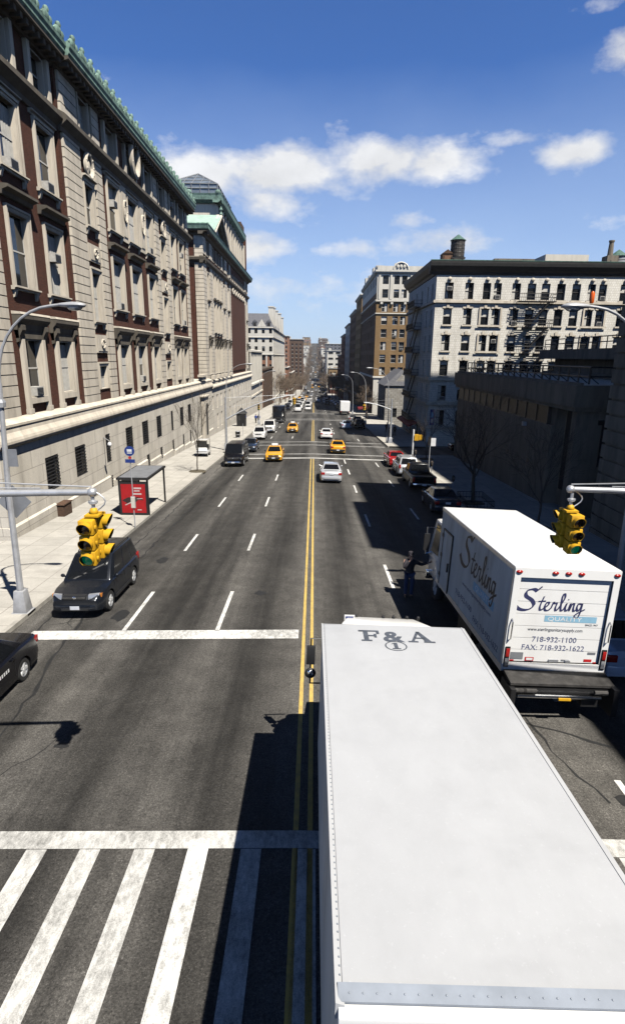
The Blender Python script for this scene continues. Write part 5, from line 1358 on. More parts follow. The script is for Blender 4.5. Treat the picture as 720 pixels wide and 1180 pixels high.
def box_truck(label, cat, paint, name='box_truck', L=7.5, W_=2.4, H=3.5, box='truck_white', group=None):
    root = thing(name, label, cat, group); h = L / 2; r = .45; wh = (-h + 1.9, h - 1.0)
    b = MB(); b.box(-W_ / 2, W_ / 2, -h, h - 2.05, 1.0, H); b.build('cargo_box', box, root, bevel=.03)
    b = MB(); b.box(-W_ / 2 + .12, W_ / 2 - .12, -h - .015, -h - .002, 1.1, H - .25); b.build('rear_door', box, root)
    top = [(h - 2.0, 1.45), (h - .9, 1.4), (h - .2, 1.25), (h, 1.0)]
    b = MB(); b.hexa([(-W_ * .44, h - 2.0, .5), (W_ * .44, h - 2.0, .5), (W_ * .42, h, .5), (-W_ * .42, h, .5)], [(-W_ * .44, h - 2.0, 1.5), (W_ * .44, h - 2.0, 1.5), (W_ * .42, h, 1.2), (-W_ * .42, h, 1.2)]); b.build('body', paint, root, bevel=.06)
    cabin(root, W_ * .88, h - 2.0, h - .55, h - 1.95, h - 1.1, 1.48, 1.4, 2.25, paint, ((.1, .85),), wb=.98, wr=.86, rear_glass=False)
    b = MB(); b.box(-.5, .5, -h, h - 1.9, .62, .98); b.build('chassis', 'signal_black', root)
    for y in wh:
        for s in (-1, 1): add_wheel(root, s * (W_ / 2 - .17), y, r, .28)
    for s in (-1, 1):
        b = MB(); x = s * W_ * .3; b.box(x - .16, x + .16, h - .05, h + .02, .72, .9); b.build('headlight', 'clear_lens', root)
        b = MB(); x = s * W_ * .42; b.box(x - .08, x + .08, -h - .03, -h, .8, 1.0); b.build('taillight', 'red_lens', root)
        b = MB(); b.box(s * W_ * .5 - .04, s * W_ * .5 + .04, h - .95, h - .75, 1.5, 1.95); b.build('mirror', 'black_plastic', root)
    b = MB(); b.box(-W_ * .28, W_ * .28, h - .02, h + .03, .95, 1.18); b.build('grille', 'black_plastic', root)
    b = MB(); b.box(-W_ * .43, W_ * .43, h - .05, h + .08, .42, .66); b.build('bumper', 'chrome', root)
    return root

# ---- the cars one can tell apart
SLATE = car_paint('slate', (.013, .016, .023), .3); BLACK = car_paint('black', (.006, .006, .008)); TAXI = car_paint('taxi_yellow', (.78, .36, .01), 0, .35)
SILVER = car_paint('silver', (.56, .57, .59), .3); WHITE = car_paint('white', (.75, .74, .72)); DKBLUE = car_paint('dark_blue', (.03, .04, .06), .4); RED = car_paint('red', (.35, .012, .012))
BLSIL = car_paint('blue_silver', (.5, .57, .7), .1); GOLD = car_paint('pale_grey', (.36, .36, .35), .5); GREY = car_paint('grey', (.12, .12, .125), .4)
S, N = PI, 0
place(suv('dark slate SUV with white rimmed wheels parked under the left traffic signal', 'car', SLATE, H=1.82), -8.12, 20.1, S)
bk = sedan('black sedan cut off by the left edge of the photo', 'car', BLACK, L=4.9, W_=1.85)
for s in (-1, 1):
    b = MB()
    for i in range(9): b.box(min(s * .9265, s * .929), max(s * .9265, s * .929), -.7 + i * .1, -.64 + i * .1, .66, .75)
    b.build('door_lettering', 'white_ink', bk)
place(bk, -8.78, 12.35, S)
place(van('black passenger van parked ahead of the tree on the left', 'van', BLACK), -7.72, 56.4, S)
place(sedan('dark grey sedan half hidden behind the black van', 'car', DKBLUE), -7.55, 67.6, S)
place(sedan('yellow taxi facing the camera before the crossing, nearest of the two on the left', 'taxi', TAXI, 'taxi_car', taxi='white_ink', plate_bump='black_plastic'), -4.05, 59.3, S)
place(sedan('yellow taxi in the left lanes beyond the crossing, smaller and farther', 'taxi', TAXI, 'taxi_car', taxi='white_ink', plate_bump='black_plastic'), -3.4, 93.2, S)
place(sedan('yellow taxi seen from behind on the right crossing', 'taxi', TAXI, 'taxi_car', taxi='black_plastic', plate_bump='black_plastic'), 2.8, 66.3, N)
place(sedan('silver sedan seen from behind in the lane right of the yellow line', 'car', SILVER), 1.48, 47.1, N)
place(sedan('white sedan seen from behind just past the crossing', 'car', WHITE), 1.85, 83.2, N)
place(suv('white SUV parked at the left kerb past the crossing', 'car', WHITE), -7.8, 82.3, S)
place(van('white van parked behind the white SUV', 'van', WHITE, H=1.95), -7.2, 93.6, S)
place(sedan('pale sedan behind the white van on the left', 'car', GOLD), -7.3, 101.5, S)
place(box_truck('black box truck standing at the left kerb down the street', 'truck', BLACK, box=BLACK, L=8.5, H=3.3), -7.1, 117.5, S)
place(sedan('blue grey sedan parked ahead of the white box truck with the lettering', 'car', DKBLUE), 8.55, 36.9, N)
place(pickup('black pickup truck parked at the right kerb', 'pickup truck', BLACK), 8.6, 45.4, N)
place(suv('silver estate SUV parked between the pickup and the red car', 'car', SILVER), 8.45, 51.4, N)
place(sedan('red sedan first in the right parked row, at the crossing', 'car', RED), 8.3, 57.2, N)
place(sedan('silver blue sedan parked beyond the lettered truck at the right edge', 'car', BLSIL), 9.0, 16.3, N)
place(sedan('silver sedan standing in the shade past the right crossing', 'car', BLSIL), 5.8, 102.2, N)
place(suv('black SUV at the right kerb beside the silver sedan', 'car', BLACK), 8.3, 103.5, N)
place(suv('dark SUV at the right kerb, second past the crossing', 'car', GREY), 8.4, 111, N)
place(sedan('pale green sedan at the right kerb before the far white truck', 'car', GOLD), 8.3, 122, N)
place(box_truck('small white box truck far down the right lane', 'truck', WHITE, L=7), 7.9, 148.5, N)
place(sedan('black sedan waiting in the shaded side street', 'car', BLACK), 19.2, 69.5, -PI / 2, slope=False, z=gz(RX, 69.5))
# utility cart on the pavement
c = thing('utility_cart', 'small white roofed utility cart on the left pavement by the young tree', 'cart')
b = MB(); b.box(-.6, .6, -1.2, 1.0, .35, .62); b.add([(-.58, .4, .62), (.58, .4, .62), (.58, 1.05, .62), (-.58, 1.05, .62), (-.55, .55, 1.0), (.55, .55, 1.0), (.55, .9, .95), (-.55, .9, .95)], [(0, 1, 5, 4), (1, 2, 6, 5), (2, 3, 7, 6), (3, 0, 4, 7), (4, 5, 6, 7)]); b.build('body', WHITE, c, bevel=.03)
b = MB(); b.box(-.5, .5, -.75, -.2, .62, .8); b.box(-.5, .5, -.85, -.7, .8, 1.2); b.build('seat', 'black_plastic', c)
b = MB(); b.box(-.6, .6, -1.0, .85, 1.78, 1.84); b.build('canopy', WHITE, c, bevel=.02)
b = MB()
for x in (-.56, .56):
    b.tube([(x, .85, .9), (x, .7, 1.78)], .025, 6); b.tube([(x, -.9, .6), (x, -.9, 1.78)], .025, 6)
b.build('posts', 'black_metal', c)
b = MB(); b.box(-.52, .52, .68, .7, 1.02, 1.7); b.build('windshield', 'car_glass', c)
for y in (-.8, .65):
    for x in (-.5, .5): add_wheel(c, x, y, .25, .16)
place(c, -12.0, 61.2, S, z=wz(-12, 61.2), pitch=SLOPE)
# ---- traffic far down the street: small copies without parts
def far_car(paint, tall=0, name='car'):
    m = MB(); m.hexa([(-.88, -2.3, .3), (.88, -2.3, .3), (.85, 2.3, .3), (-.85, 2.3, .3)], [(-.86, -2.25, .95 + tall), (.86, -2.25, .95 + tall), (.82, 2.2, .8 + tall), (-.82, 2.2, .8 + tall)])
    m.hexa([(-.8, -1.9 - tall, .95 + tall), (.8, -1.9 - tall, .95 + tall), (.8, 1.1, .9 + tall), (-.8, 1.1, .9 + tall)], [(-.62, -1.3 - tall, 1.45 + tall * 2), (.62, -1.3 - tall, 1.45 + tall * 2), (.62, .3, 1.45 + tall * 2), (-.62, .3, 1.45 + tall * 2)])
    me = m.mesh(name, paint, bevel=.05)
    g = MB(); g.hexa([(-.72, -1.93 - tall, 1.0 + tall), (.72, -1.93 - tall, 1.0 + tall), (.72, 1.15, 1.0 + tall), (-.72, 1.15, 1.0 + tall)], [(-.6, -1.43 - tall, 1.38 + tall * 2), (.6, -1.43 - tall, 1.38 + tall * 2), (.6, .45, 1.38 + tall * 2), (-.6, .45, 1.38 + tall * 2)])
    gm = g.mesh('windows', M['car_glass'])
    w = MB()
    for y in (-1.4, 1.4):
        for x in (-.8, .8): w.lathe([(.32, -.1), (.32, .1)], (x, y, .32), 10, 'x')
    return me, gm, w.mesh('wheels', M['rubber'])
FARS = [(far_car(WHITE, .35, 'delivery_van'), 'white van in the queue far down the street', 'van'), (far_car(WHITE, 0, 'sedan_car'), 'white car in the traffic far down the street', 'car'),
        (far_car(BLACK, .1, 'suv_car'), 'black car in the traffic far down the street', 'car'), (far_car(TAXI, 0, 'taxi_car'), 'tiny yellow taxi far down the street', 'taxi'), (far_car(SILVER, 0, 'sedan_car'), 'silver car in the traffic far down the street', 'car')]
def put_far(k, x, y, head, lab=None):
    (a, g, w), l, c = FARS[k]
    o = inst(a.name.split('.')[0], a); tag(o, lab or l, c, 'cars far down the street'); inst('windows', g, o); inst('wheels', w, o)
    dy = 4.0; o.location = (x, y, gz(x, y)); o.rotation_euler = (math.atan((base(y + dy) - base(y - dy)) / (2 * dy)) * math.cos(head), 0, head)
for k, x, y, hd in ((0, -1.9, 182, S), (0, -4.3, 176, S), (0, -1.6, 205, S), (1, -4.5, 196, S), (0, -5.6, 214, S), (1, -2.2, 228, S), (0, -4.8, 238, S), (2, -7.9, 168, S), (2, -8.2, 176, S), (4, -8.2, 188, S),
                    (2, -8, 204, S), (1, 4.6, 236, N), (0, 5.0, 228, N), (2, 8, 176, N), (2, 8.2, 190, N), (4, 8.1, 206, N), (2, 2, 262, N), (1, -1.8, 262, S), (3, -4.6, 285, S), (1, 5, 280, N), (2, -8, 250, S), (4, 8, 252, N)):
    put_far(k, x, y, hd)
for k, x, y, hd in ((0, -4.4, 160, S), (1, -1.7, 168, S), (0, -1.8, 193, S), (0, -4.9, 186, S), (2, -5.2, 204, S), (1, -4.6, 226, S), (0, -1.7, 216, S), (1, -2, 244, S), (0, -4.6, 252, S), (0, -1.9, 274, S), (1, -4.4, 296, S), (0, 1.8, 250, N), (2, 4.8, 210, N), (1, 8.3, 160, N), (2, 8.3, 168, N), (1, 8.2, 232, N), (2, 8.3, 268, N), (0, -8.1, 196, S), (1, -8.2, 222, S), (2, -8.1, 236, S), (0, 1.7, 290, N), (3, -1.8, 310, S)):
    put_far(k, x, y, hd)
for i in range(110):
    y = 300 + i * 9 + rf.uniform(-8, 8); x = rf.choice((-8, -4.6, -1.7, 1.6, 4.6, 8)); put_far(rf.choice((0, 1, 1, 2, 2, 3, 4)), x, y, S if x < 0 else N)
# ------------------------------------------------------------------ the two delivery trucks
def catmull(P, n=7):
    P = [P[0]] + list(P) + [P[-1]]; out = []
    for i in range(1, len(P) - 2):
        a, b, c, d = P[i - 1], P[i], P[i + 1], P[i + 2]
        for k in range(n):
            t = k / n
            out.append(tuple(.5 * (2 * b[j] + (c[j] - a[j]) * t + (2 * a[j] - 5 * b[j] + 4 * c[j] - d[j]) * t * t + (3 * b[j] - a[j] - 3 * c[j] + d[j]) * t ** 3) for j in (0, 1)))
    out.append(tuple(P[-2])); return out
def pen(mb, P, w=.2, thin=.055, ang=40):
    pts = catmull(P); ca, sa = math.cos(math.radians(ang)) * w / 2, math.sin(math.radians(ang)) * w / 2
    for i in range(len(pts) - 1):
        (a, b), (c, d) = pts[i], pts[i + 1]
        mb.add([(a - ca, b - sa, .0), (a + ca, b + sa, .0), (c + ca, d + sa, .0), (c - ca, d - sa, .0)], [(0, 1, 2, 3)])
        L = math.hypot(c - a, d - b) or 1; nx, ny = -(d - b) / L * thin, (c - a) / L * thin
        mb.add([(a - nx, b - ny, .003), (a + nx, b + ny, .003), (c + nx, d + ny, .003), (c - nx, d - ny, .003)], [(0, 1, 2, 3)])
SCRIPT = [([(2.45, 2.95), (2.0, 2.5)], .1), ([(1.95, 2.35), (1.5, 2.6), (.75, 2.35), (.7, 1.75), (1.45, 1.25), (1.75, .62), (1.1, .05), (.1, .1), (-.55, .65)], .32),
    ([(2.85, 1.75), (2.5, .55), (2.6, .05), (3.0, .32)], .2), ([(2.25, 1.12), (3.1, 1.2)], .12), ([(3.0, .32), (3.35, .62), (3.55, .95), (3.3, 1.05), (3.07, .6), (3.15, .1), (3.5, .05), (3.85, .4)], .2),
    ([(3.85, .4), (4.05, 1.1), (4.15, .92), (4.45, .97), (4.33, .42), (4.42, .05), (4.72, .36)], .2), ([(4.72, .36), (5.28, 1.6), (5.22, 2.15), (5.0, 1.9), (4.95, .6), (5.05, .05), (5.36, .32)], .2),
    ([(5.36, .32), (5.62, 1.0), (5.5, .4), (5.62, .05), (5.92, .36)], .2), ([(5.72, 1.45), (5.8, 1.5)], .26), ([(5.92, .36), (6.08, 1.0), (6.0, .08), (6.25, .88), (6.5, .95), (6.45, .4), (6.57, .05), (6.88, .36)], .2),
    ([(7.4, .95), (7.02, 1.0), (6.86, .5), (7.05, .1), (7.3, .5), (7.45, 1.0), (7.32, -.2), (7.05, -.78), (6.7, -.6), (7.0, -.2), (7.85, .34)], .2)]
def script_word(mb, m, width):
    old = mb.m; mb.m = old @ m @ Matrix.Scale(width / 8.3, 4) @ T(-3.65, 0, 0)
    for P, w in SCRIPT: pen(mb, P, w * 1.5, .08)
    mb.m = old
def lettered_truck():
    root = thing('box_truck', 'white delivery truck with blue script lettering on its rear roller door', 'truck')
    W_, L, H, FL = 2.6, 6.55, 3.82, 1.36; w, h = W_ / 2, L / 2
    R0 = -h                                    # rear plane
    b = MB()   # box shell without its rear: the door sits in a recess
    b.box(-w, -w + .09, R0, h, FL - .25, H - .02); b.box(w - .09, w, R0, h, FL - .25, H - .02); b.box(-w + .09, w - .09, h - .08, h, FL, H - .02)
    b.build('side_panels', 'truck_side', root)
    b = MB(); b.box(-w, w, R0, h, H - .019, H + .02)
    b.build('roof', 'truck_white', root, bevel=.02)
    fr = MB(); fr.box(-w - .004, -w + .16, R0 - .03, R0 - .001, FL - .2, H); fr.box(w - .16, w + .004, R0 - .03, R0 - .001, FL - .2, H); fr.box(-w + .16, w - .16, R0 - .03, R0 - .001, H - .24, H); fr.box(-w + .16, w - .16, R0 - .03, R0 - .001, FL - .2, FL)
    fr.build('rear_frame', 'truck_white', root)
    ed = MB()
    for s in (-1, 1): ed.box(min(s * w, s * (w + .02)), max(s * w, s * (w + .02)), R0, h, H - .09, H + .012); ed.box(min(s * w, s * (w + .018)), max(s * w, s * (w + .018)), R0, h, FL - .26, FL - .1)
    ed.box(-w - .018, -w, R0 - .01, R0 + .05, FL, H - .09); ed.build('edge_rails', 'aluminium', root)
    d = MB(); dz = (H - .24 - FL) / 7
    for i in range(7): d.box(-w + .16, w - .16, R0 + .05, R0 + .09, FL + dz * i + .006, FL + dz * (i + 1) - .006)
    d.box(-w + .16, w - .16, R0 + .065, R0 + .1, FL, H - .24)
    door = d.build('roller_door', 'truck_white', root)
    RM = T(0, R0 + .047, 0) @ Matrix.Rotation(PI / 2, 4, 'X')
    t = MB(); script_word(t, RM @ T(-.3, 2.72, .001), 1.75); t.build('script_lettering', 'navy_ink', door, recalc=False)
    t = MB(); fb = RM @ T(0, 0, .0005); t.m = fb; t.box(-.38, .93, 2.44, 2.6, 0, .0005); t.build('blue_band', 'blue_band', door)
    t = MB(); lettering(t, RM @ T(.13, 2.465, .002), 'QUALITY', .15, .85); t.build('band_lettering', 'white_ink', door, recalc=False)
    t = MB(); lettering(t, RM @ T(.82, 2.36, .001), 'SINCE 1947', .07, .32); lettering(t, RM @ T(-.07, 2.19, .001), 'www.sterlingsanitarysupply.com', .12, 1.38); t.build('small_lettering', 'grey_ink', door, recalc=False)
    t = MB(); lettering(t, RM @ T(-.05, 1.9, .001), '718-932-1100', .2, 1.12); lettering(t, RM @ T(-.05, 1.68, .001), 'FAX: 718-932-1622', .2, 1.58); t.build('phone_lettering', 'slate_ink', door, recalc=False)
    t = MB()
    for x0, x1, z0, z1 in ((-1.1, -.78, 1.42, 1.6),): t.box(x0, x1, R0 + .04, R0 + .047, z0, z1)
    t.build('grey_sticker', 'sign_back', door)
    t = MB(); t.box(-.72, -.5, R0 + .042, R0 + .047, 1.38, 1.48); t.box(.78, .98, R0 + .042, R0 + .047, 1.4, 1.47); t.box(-1.1, -1.0, R0 + .042, R0 + .047, 1.37, 1.4); t.box(1.02, 1.12, R0 + .042, R0 + .047, 1.37, 1.4); t.build('red_stickers', 'sign_red', door)
    t = MB(); t.box(-.69, -.53, R0 + .036, R0 + .041, 1.4, 1.46); t.build('sticker_field', 'white_ink', door)
    t = MB(); t.box(.85, 1.05, R0 + .042, R0 + .047, 1.6, 1.66); t.box(.2, .4, R0 + .042, R0 + .047, 1.4, 1.44); t.build('pale_stickers', 'sign_back', door)
    t = MB(); t.box(-.12, .12, R0 + .01, R0 + .048, 1.38, 1.44); t.build('door_handle', 'aluminium', door); t = MB(); t.box(.3, .42, R0 + .005, R0 + .048, 1.38, 1.43); t.build('door_latch', 'aluminium', door)
    for x in (-w + .1, -.32, 0, .32, w - .1):
        m = MB(); m.ball((x, R0 - .035, H - .1), .085, .04, .045, 10, 6); m.build('marker_lamp', 'red_lens', root, True)
    for s in (-1, 1):
        x = s * (w - .08)
        m = MB(); m.box(x - .06, x + .06, R0 - .05, R0 - .031, FL - .12, FL + .42); o = m.build('lamp_plate', 'signal_black', root)
        m = MB(); m.box(x - .045, x + .045, R0 - .075, R0 - .051, FL + .16, FL + .38); m.build('taillight', 'red_lens', root, bevel=.01)
        m = MB(); m.box(x - .045, x + .045, R0 - .07, R0 - .051, FL - .08, FL + .12); m.build('reversing_light', 'clear_lens', root, bevel=.01)
        m = MB(); m.tube([(x, R0 - .03, FL + .6), (x, R0 - .11, FL + .66), (x, R0 - .11, FL + 1.1), (x, R0 - .03, FL + 1.16)], .018, 6); m.build('grab_rail', 'chrome', root)
    # liftgate
    g = MB(); g.hexa([(-w + .05, R0 - .54, FL - .34), (w + .02, R0 - .54, FL - .34), (w + .02, R0 - .035, FL - .26), (-w + .05, R0 - .035, FL - .26)], [(-w + .05, R0 - .54, FL - .28), (w + .02, R0 - .54, FL - .28), (w + .02, R0 - .035, FL - .19), (-w + .05, R0 - .035, FL - .19)])
    g.build('lift_platform', 'steel_deck', root)
    g = MB(); g.box(-w + .1, w, R0 - .52, R0 - .1, FL - .56, FL - .4); g.box(-w + .02, -w + .14, R0 - .7, R0 - .05, FL - .85, FL - .37); g.box(w - .08, w + .06, R0 - .72, R0 - .05, FL - 1.0, FL - .3); g.box(.55, .95, R0 - .55, R0 - .2, FL - .85, FL - .62)
    g.build('lift_frame', 'black_metal', root)
    g = MB(); g.tube([(-w + .2, R0 - .64, FL - .55), (w - .35, R0 - .64, FL - .55)], .045, 8); g.build('lift_tube', 'chrome', root, True)
    g = MB(); g.box(-.1, .2, R0 - .7, R0 - .66, FL - .62, FL - .57); g.build('yellow_warning_plate', 'signal_yellow', root)
    g = MB()
    for x in (-w + .25, -w + .5, w - .35): g.tube([(x - .16, R0 - .62, FL - .42), (x + .16, R0 - .62, FL - .42)], .05, 8)
    g.build('hinges', 'steel_deck', root, True)
    # left side: door and lettering
    SM = T(-w - .002, 0, 0) @ Matrix(((0, 0, -1, 0), (-1, 0, 0, 0), (0, 1, 0, 0), (0, 0, 0, 1)))     # x -> -y, y -> z, z -> -x
    s = MB(SM); D0, D1, Z0, Z1 = -2.75, -1.75, 1.2, 3.15
    s.box(D0, D1, Z0, Z1, .002, .03); o = s.build('side_door', 'truck_side', root)
    s = MB(SM)
    for a, b_, c, d_ in ((D0 - .05, D0, Z0, Z1 + .05), (D1, D1 + .05, Z0, Z1 + .05), (D0, D1, Z1, Z1 + .05)): s.box(a, b_, c, d_, .002, .045)
    s.box(D1 - .16, D1 - .1, 1.9, 2.2, .031, .08)
    for z in (1.5, 2.2, 2.9): s.box(D0 - .08, D0 + .08, z, z + .12, .046, .065)
    s.build('door_frame', 'black_plastic', o)
    s = MB(); script_word(s, SM @ T(.75, 2.62, .001), 3.2); s.build('script_lettering', 'black_ink', root, recalc=False)
    s = MB(SM); s.box(.6, 2.3, 2.25, 2.5, .0005, .001); s.build('blue_band', 'blue_band', root)
    s = MB(); lettering(s, SM @ T(1.4, 2.3, .002), 'QUALITY', .22, 1.2); s.build('band_lettering', 'white_ink', root, recalc=False)
    s = MB(); lettering(s, SM @ T(.9, 2.05, .001), 'www.sterlingsanitarysupply.com', .15, 2.5); lettering(s, SM @ T(-.1, 1.55, .001), '718-932-1100', .24, 1.6); lettering(s, SM @ T(1.9, 1.4, .001), 'FAX: 718-932-1622', .24, 2.0); s.build('phone_lettering', 'navy_ink', root, recalc=False)
    # chassis, wheels, cab
    c = MB(); c.box(-.55, .55, R0 + .1, h + 1.9, .75, FL - .26); c.box(-w + .12, -w + .5, -.6, .7, .5, 1.05); c.box(w - .5, w - .12, -.6, .7, .5, 1.05); c.box(-w + .1, w - .1, R0 + .15, h - .1, FL - .26, FL - .1); c.build('chassis', 'signal_black', root)
    for s in (-1, 1): add_wheel(root, s * (w - .3), R0 + 1.75, .48, .5); add_wheel(root, s * (w - .42), h + 1.0, .48, .28)
    WT = car_paint('white', (.75, .74, .72))
    c = MB(); c.hexa([(-1.1, h + .12, .75), (1.1, h + .12, .75), (1.06, h + 2.1, .75), (-1.06, h + 2.1, .75)], [(-1.1, h + .12, 1.75), (1.1, h + .12, 1.75), (1.06, h + 2.1, 1.62), (-1.06, h + 2.1, 1.62)]); c.build('body', WT, root, bevel=.06)
    cabin(root, 2.36, h + .12, h + 2.0, h + .16, h + 1.55, 1.75, 1.64, 3.05, WT, ((.2, .8),), wb=.97, wr=.9, rear_glass=False)
    c = MB(); c.box(-1.12, 1.12, h + 2.05, h + 2.25, .45, .8); c.build('bumper', 'chrome', root, bevel=.03)
    for s in (-1, 1):
        m = MB(); m.box(s * .8 - .16, s * .8 + .16, h + 2.08, h + 2.13, .85, 1.05); m.build('headlight', 'clear_lens', root)
        m = MB(); x = s * 1.42; m.tube([(s * 1.08, h + 1.5, 1.75), (x, h + 1.35, 1.7), (x, h + 1.35, 2.75), (s * 1.05, h + 1.4, 2.72)], .025, 6); k = m.build('mirror_bracket', 'chrome', root, True)
        m = MB(); m.box(x - .1, x + .1, h + 1.28, h + 1.36, 1.85, 2.5); m.build('mirror', 'black_plastic', k)
    root.location = (5.86, 12.5 + h, gz(5.86, 12.5 + h)); root.rotation_euler = (SLOPE, .045, .037)
lettered_truck()

def roof_truck():
    root = thing('box_truck', 'large white box truck in the foreground with grey letters on its roof', 'truck')
    W_, Y0, Y1, CX_ = 2.58, 2.66, 9.28, 1.43
    cy = (Y0 + Y1) / 2; w = W_ / 2; a, b = Y0 - cy, Y1 - cy
    HF = 3.68; zt = lambda y: HF + (b - y) * .026
    BZ = 1.2
    m = MB(); m.hexa([(-w, a, BZ), (w, a, BZ), (w, b, BZ), (-w, b, BZ)], [(-w, a, zt(a) - .04), (w, a, zt(a) - .04), (w, b, zt(b) - .04), (-w, b, zt(b) - .04)]); m.build('cargo_box', 'truck_side', root)
    m = MB(); nx, ny = 8, 20; e = .035
    for j in range(ny + 1):
        for i in range(nx + 1):
            x = -w + e + (W_ - 2 * e) * i / nx; y = a + .13 + (b - a - .13 - e) * j / ny
            m.v.append((x, y, zt(y) + .012 * (1 - (x / w) ** 2)))
    m.f = [(j * (nx + 1) + i, j * (nx + 1) + i + 1, (j + 1) * (nx + 1) + i + 1, (j + 1) * (nx + 1) + i) for j in range(ny) for i in range(nx)]
    roof = m.build('roof', 'truck_roof', root, True)
    m = MB()
    for s in (-1, 1):
        x0, x1 = sorted((s * (w - .045), s * (w + .02)))
        m.hexa([(x0, a, zt(a) - .13), (x1, a, zt(a) - .13), (x1, b, zt(b) - .13), (x0, b, zt(b) - .13)], [(x0, a, zt(a) + .008), (x1, a, zt(a) - .012), (x1, b, zt(b) - .012), (x0, b, zt(b) + .008)])
    m.hexa([(-w, b - .045, zt(b) - .13), (w, b - .045, zt(b) - .13), (w, b + .02, zt(b) - .13), (-w, b + .02, zt(b) - .13)], [(-w, b - .045, zt(b) + .01), (w, b - .045, zt(b) + .01), (w, b + .02, zt(b) - .01), (-w, b + .02, zt(b) - .01)])
    m.build('roof_rails', 'truck_roof', root)
    m = MB()
    n = 96
    for i in range(n):
        y = a + .2 + (b - a - .3) * i / (n - 1)
        for s in (-1,): m.box(s * (w - .02) - .005, s * (w - .02) + .005, y - .005, y + .005, zt(y) - .02, zt(y) + .006)
    for i in range(26): x = -w + .08 + (W_ - .16) * i / 25; m.ball((x, a + .07, zt(a) + .005), .008, .008, .008, 6, 4)
    m.build('rivets', 'capping', root)
    m = MB(); m.hexa([(-w, a + .02, zt(a) - .1), (w, a + .02, zt(a) - .1), (w, a + .135, zt(a) - .06), (-w, a + .135, zt(a) - .06)], [(-w, a + .02, zt(a) - .005), (w, a + .02, zt(a) - .005), (w, a + .135, zt(a) + .016), (-w, a + .135, zt(a) + .016)])
    m.build('metal_capping', 'capping', root)
    m = MB(); m.hexa([(-w, a - .06, zt(a) - .16), (w, a - .06, zt(a) - .16), (w, a + .019, zt(a) - .16), (-w, a + .019, zt(a) - .16)], [(-w, a - .06, zt(a) - .045), (w, a - .06, zt(a) - .045), (w, a + .019, zt(a) - .02), (-w, a + .019, zt(a) - .02)]); m.build('rear_header', 'truck_white', root, bevel=.01)
    for x in (-w + .3, -.3, 0, .3, w - .3):
        q = MB(); q.ball((x, a - .07, zt(a) - .13), .08, .04, .035, 8, 5); q.build('marker_lamp', 'red_lens', root, True)
    q = MB(); q.box(-w + .12, w - .12, a - .035, a - .005, BZ + .05, zt(a) - .17); q.build('rear_door', 'sign_back', root)
    q = MB(); q.box(-w + .1, w - .1, a - .35, a - .05, BZ - .45, BZ - .3); q.build('rear_bumper', 'steel_deck', root)
    # lettering on the roof
    RM = Matrix(((1, 0, 0, 0), (0, 1, 0, 0), (0, -.026, 1, zt(0) + .0155), (0, 0, 0, 1)))
    t = MB(RM); ly = 8.55 - cy
    def P(*pp): t.slab([(x - CX_, y + ly) for x, y in pp], 0, .002)
    h = .45
    P((.80, 0), (.98, 0), (.98, .05), (.93, .05), (.93, h - .05), (.85, h - .05), (.85, .05), (.80, .05)); P((.77, h - .055), (1.13, h - .055), (1.13, h), (.77, h)); P((1.08, h - .15), (1.13, h - .15), (1.13, h - .056), (1.08, h - .056)); P((.931, .2), (1.06, .2), (1.06, .25), (.931, .25)); P((1.03, .15), (1.075, .15), (1.075, .3), (1.03, .3)) 
    ax = 1.60
    P((ax, 0), (ax + .17, 0), (ax + .17, .05), (ax, .05)); P((ax + .27, 0), (ax + .46, 0), (ax + .46, .05), (ax + .27, .05))
    P((ax + .06, .051), (ax + .11, .051), (ax + .25, h), (ax + .2, h)); P((ax + .29, .051), (ax + .4, .051), (ax + .251, h), (ax + .19, h)); P((ax + .12, .15), (ax + .33, .15), (ax + .32, .2), (ax + .135, .2))
    lettering(t, T(1.36 - CX_, ly + .01, .0), '&', .58, .36, 0, .016)
    c0 = (1.36 - CX_, ly - .17); n = 28; r0, r1 = .185, .165
    t.add([(c0[0] + r0 * math.cos(2 * PI * i / n), c0[1] + r0 * math.sin(2 * PI * i / n), .002) for i in range(n)] + [(c0[0] + r1 * math.cos(2 * PI * i / n), c0[1] + r1 * math.sin(2 * PI * i / n), .002) for i in range(n)], [(i, (i + 1) % n, n + (i + 1) % n, n + i) for i in range(n)])
    x, y = c0; 
    for pp in (((x - .03, y - .11), (x + .03, y - .11), (x + .03, y + .12), (x - .03, y + .12)), ((x - .07, y - .12), (x + .07, y - .12), (x + .07, y - .085), (x - .07, y - .085)), ((x - .075, y + .06), (x - .031, y + .09), (x - .031, y + .12), (x - .06, y + .09))): t.slab(list(pp), 0, .0021)
    t.build('roof_lettering', 'grey_ink', roof, recalc=False)
    # cab in front of the box
    WT = car_paint('white', (.75, .74, .72))
    q = MB(); q.hexa([(-1.08, b + .12, .7), (1.08, b + .12, .7), (1.02, b + 2.6, .7), (-1.02, b + 2.6, .7)], [(-1.08, b + .12, 1.75), (1.08, b + .12, 1.75), (1.0, b + 2.6, 1.45), (-1.0, b + 2.6, 1.45)]); q.build('body', WT, root, bevel=.07)
    cabin(root, 2.16, b + .1, b + 1.9, b + .14, b + 1.25, 1.72, 1.6, 2.86, WT, ((.2, .8),), wb=.98, wr=.9, rear_glass=False, bevel=.1)
    q = MB(); q.add([(-.95, b + .1, 2.8), (.82, b + .1, 2.8), (.62, b + 1.2, 2.84), (-.85, b + 1.2, 2.84), (-.95, b + .1, 3.66), (.82, b + .1, 3.62), (.5, b + .62, 3.56), (-.8, b + .62, 3.58)], [(3, 2, 1, 0), (0, 1, 5, 4), (1, 2, 6, 5), (2, 3, 7, 6), (3, 0, 4, 7), (4, 5, 6, 7)]); q.build('wind_deflector', WT, root, bevel=.05)
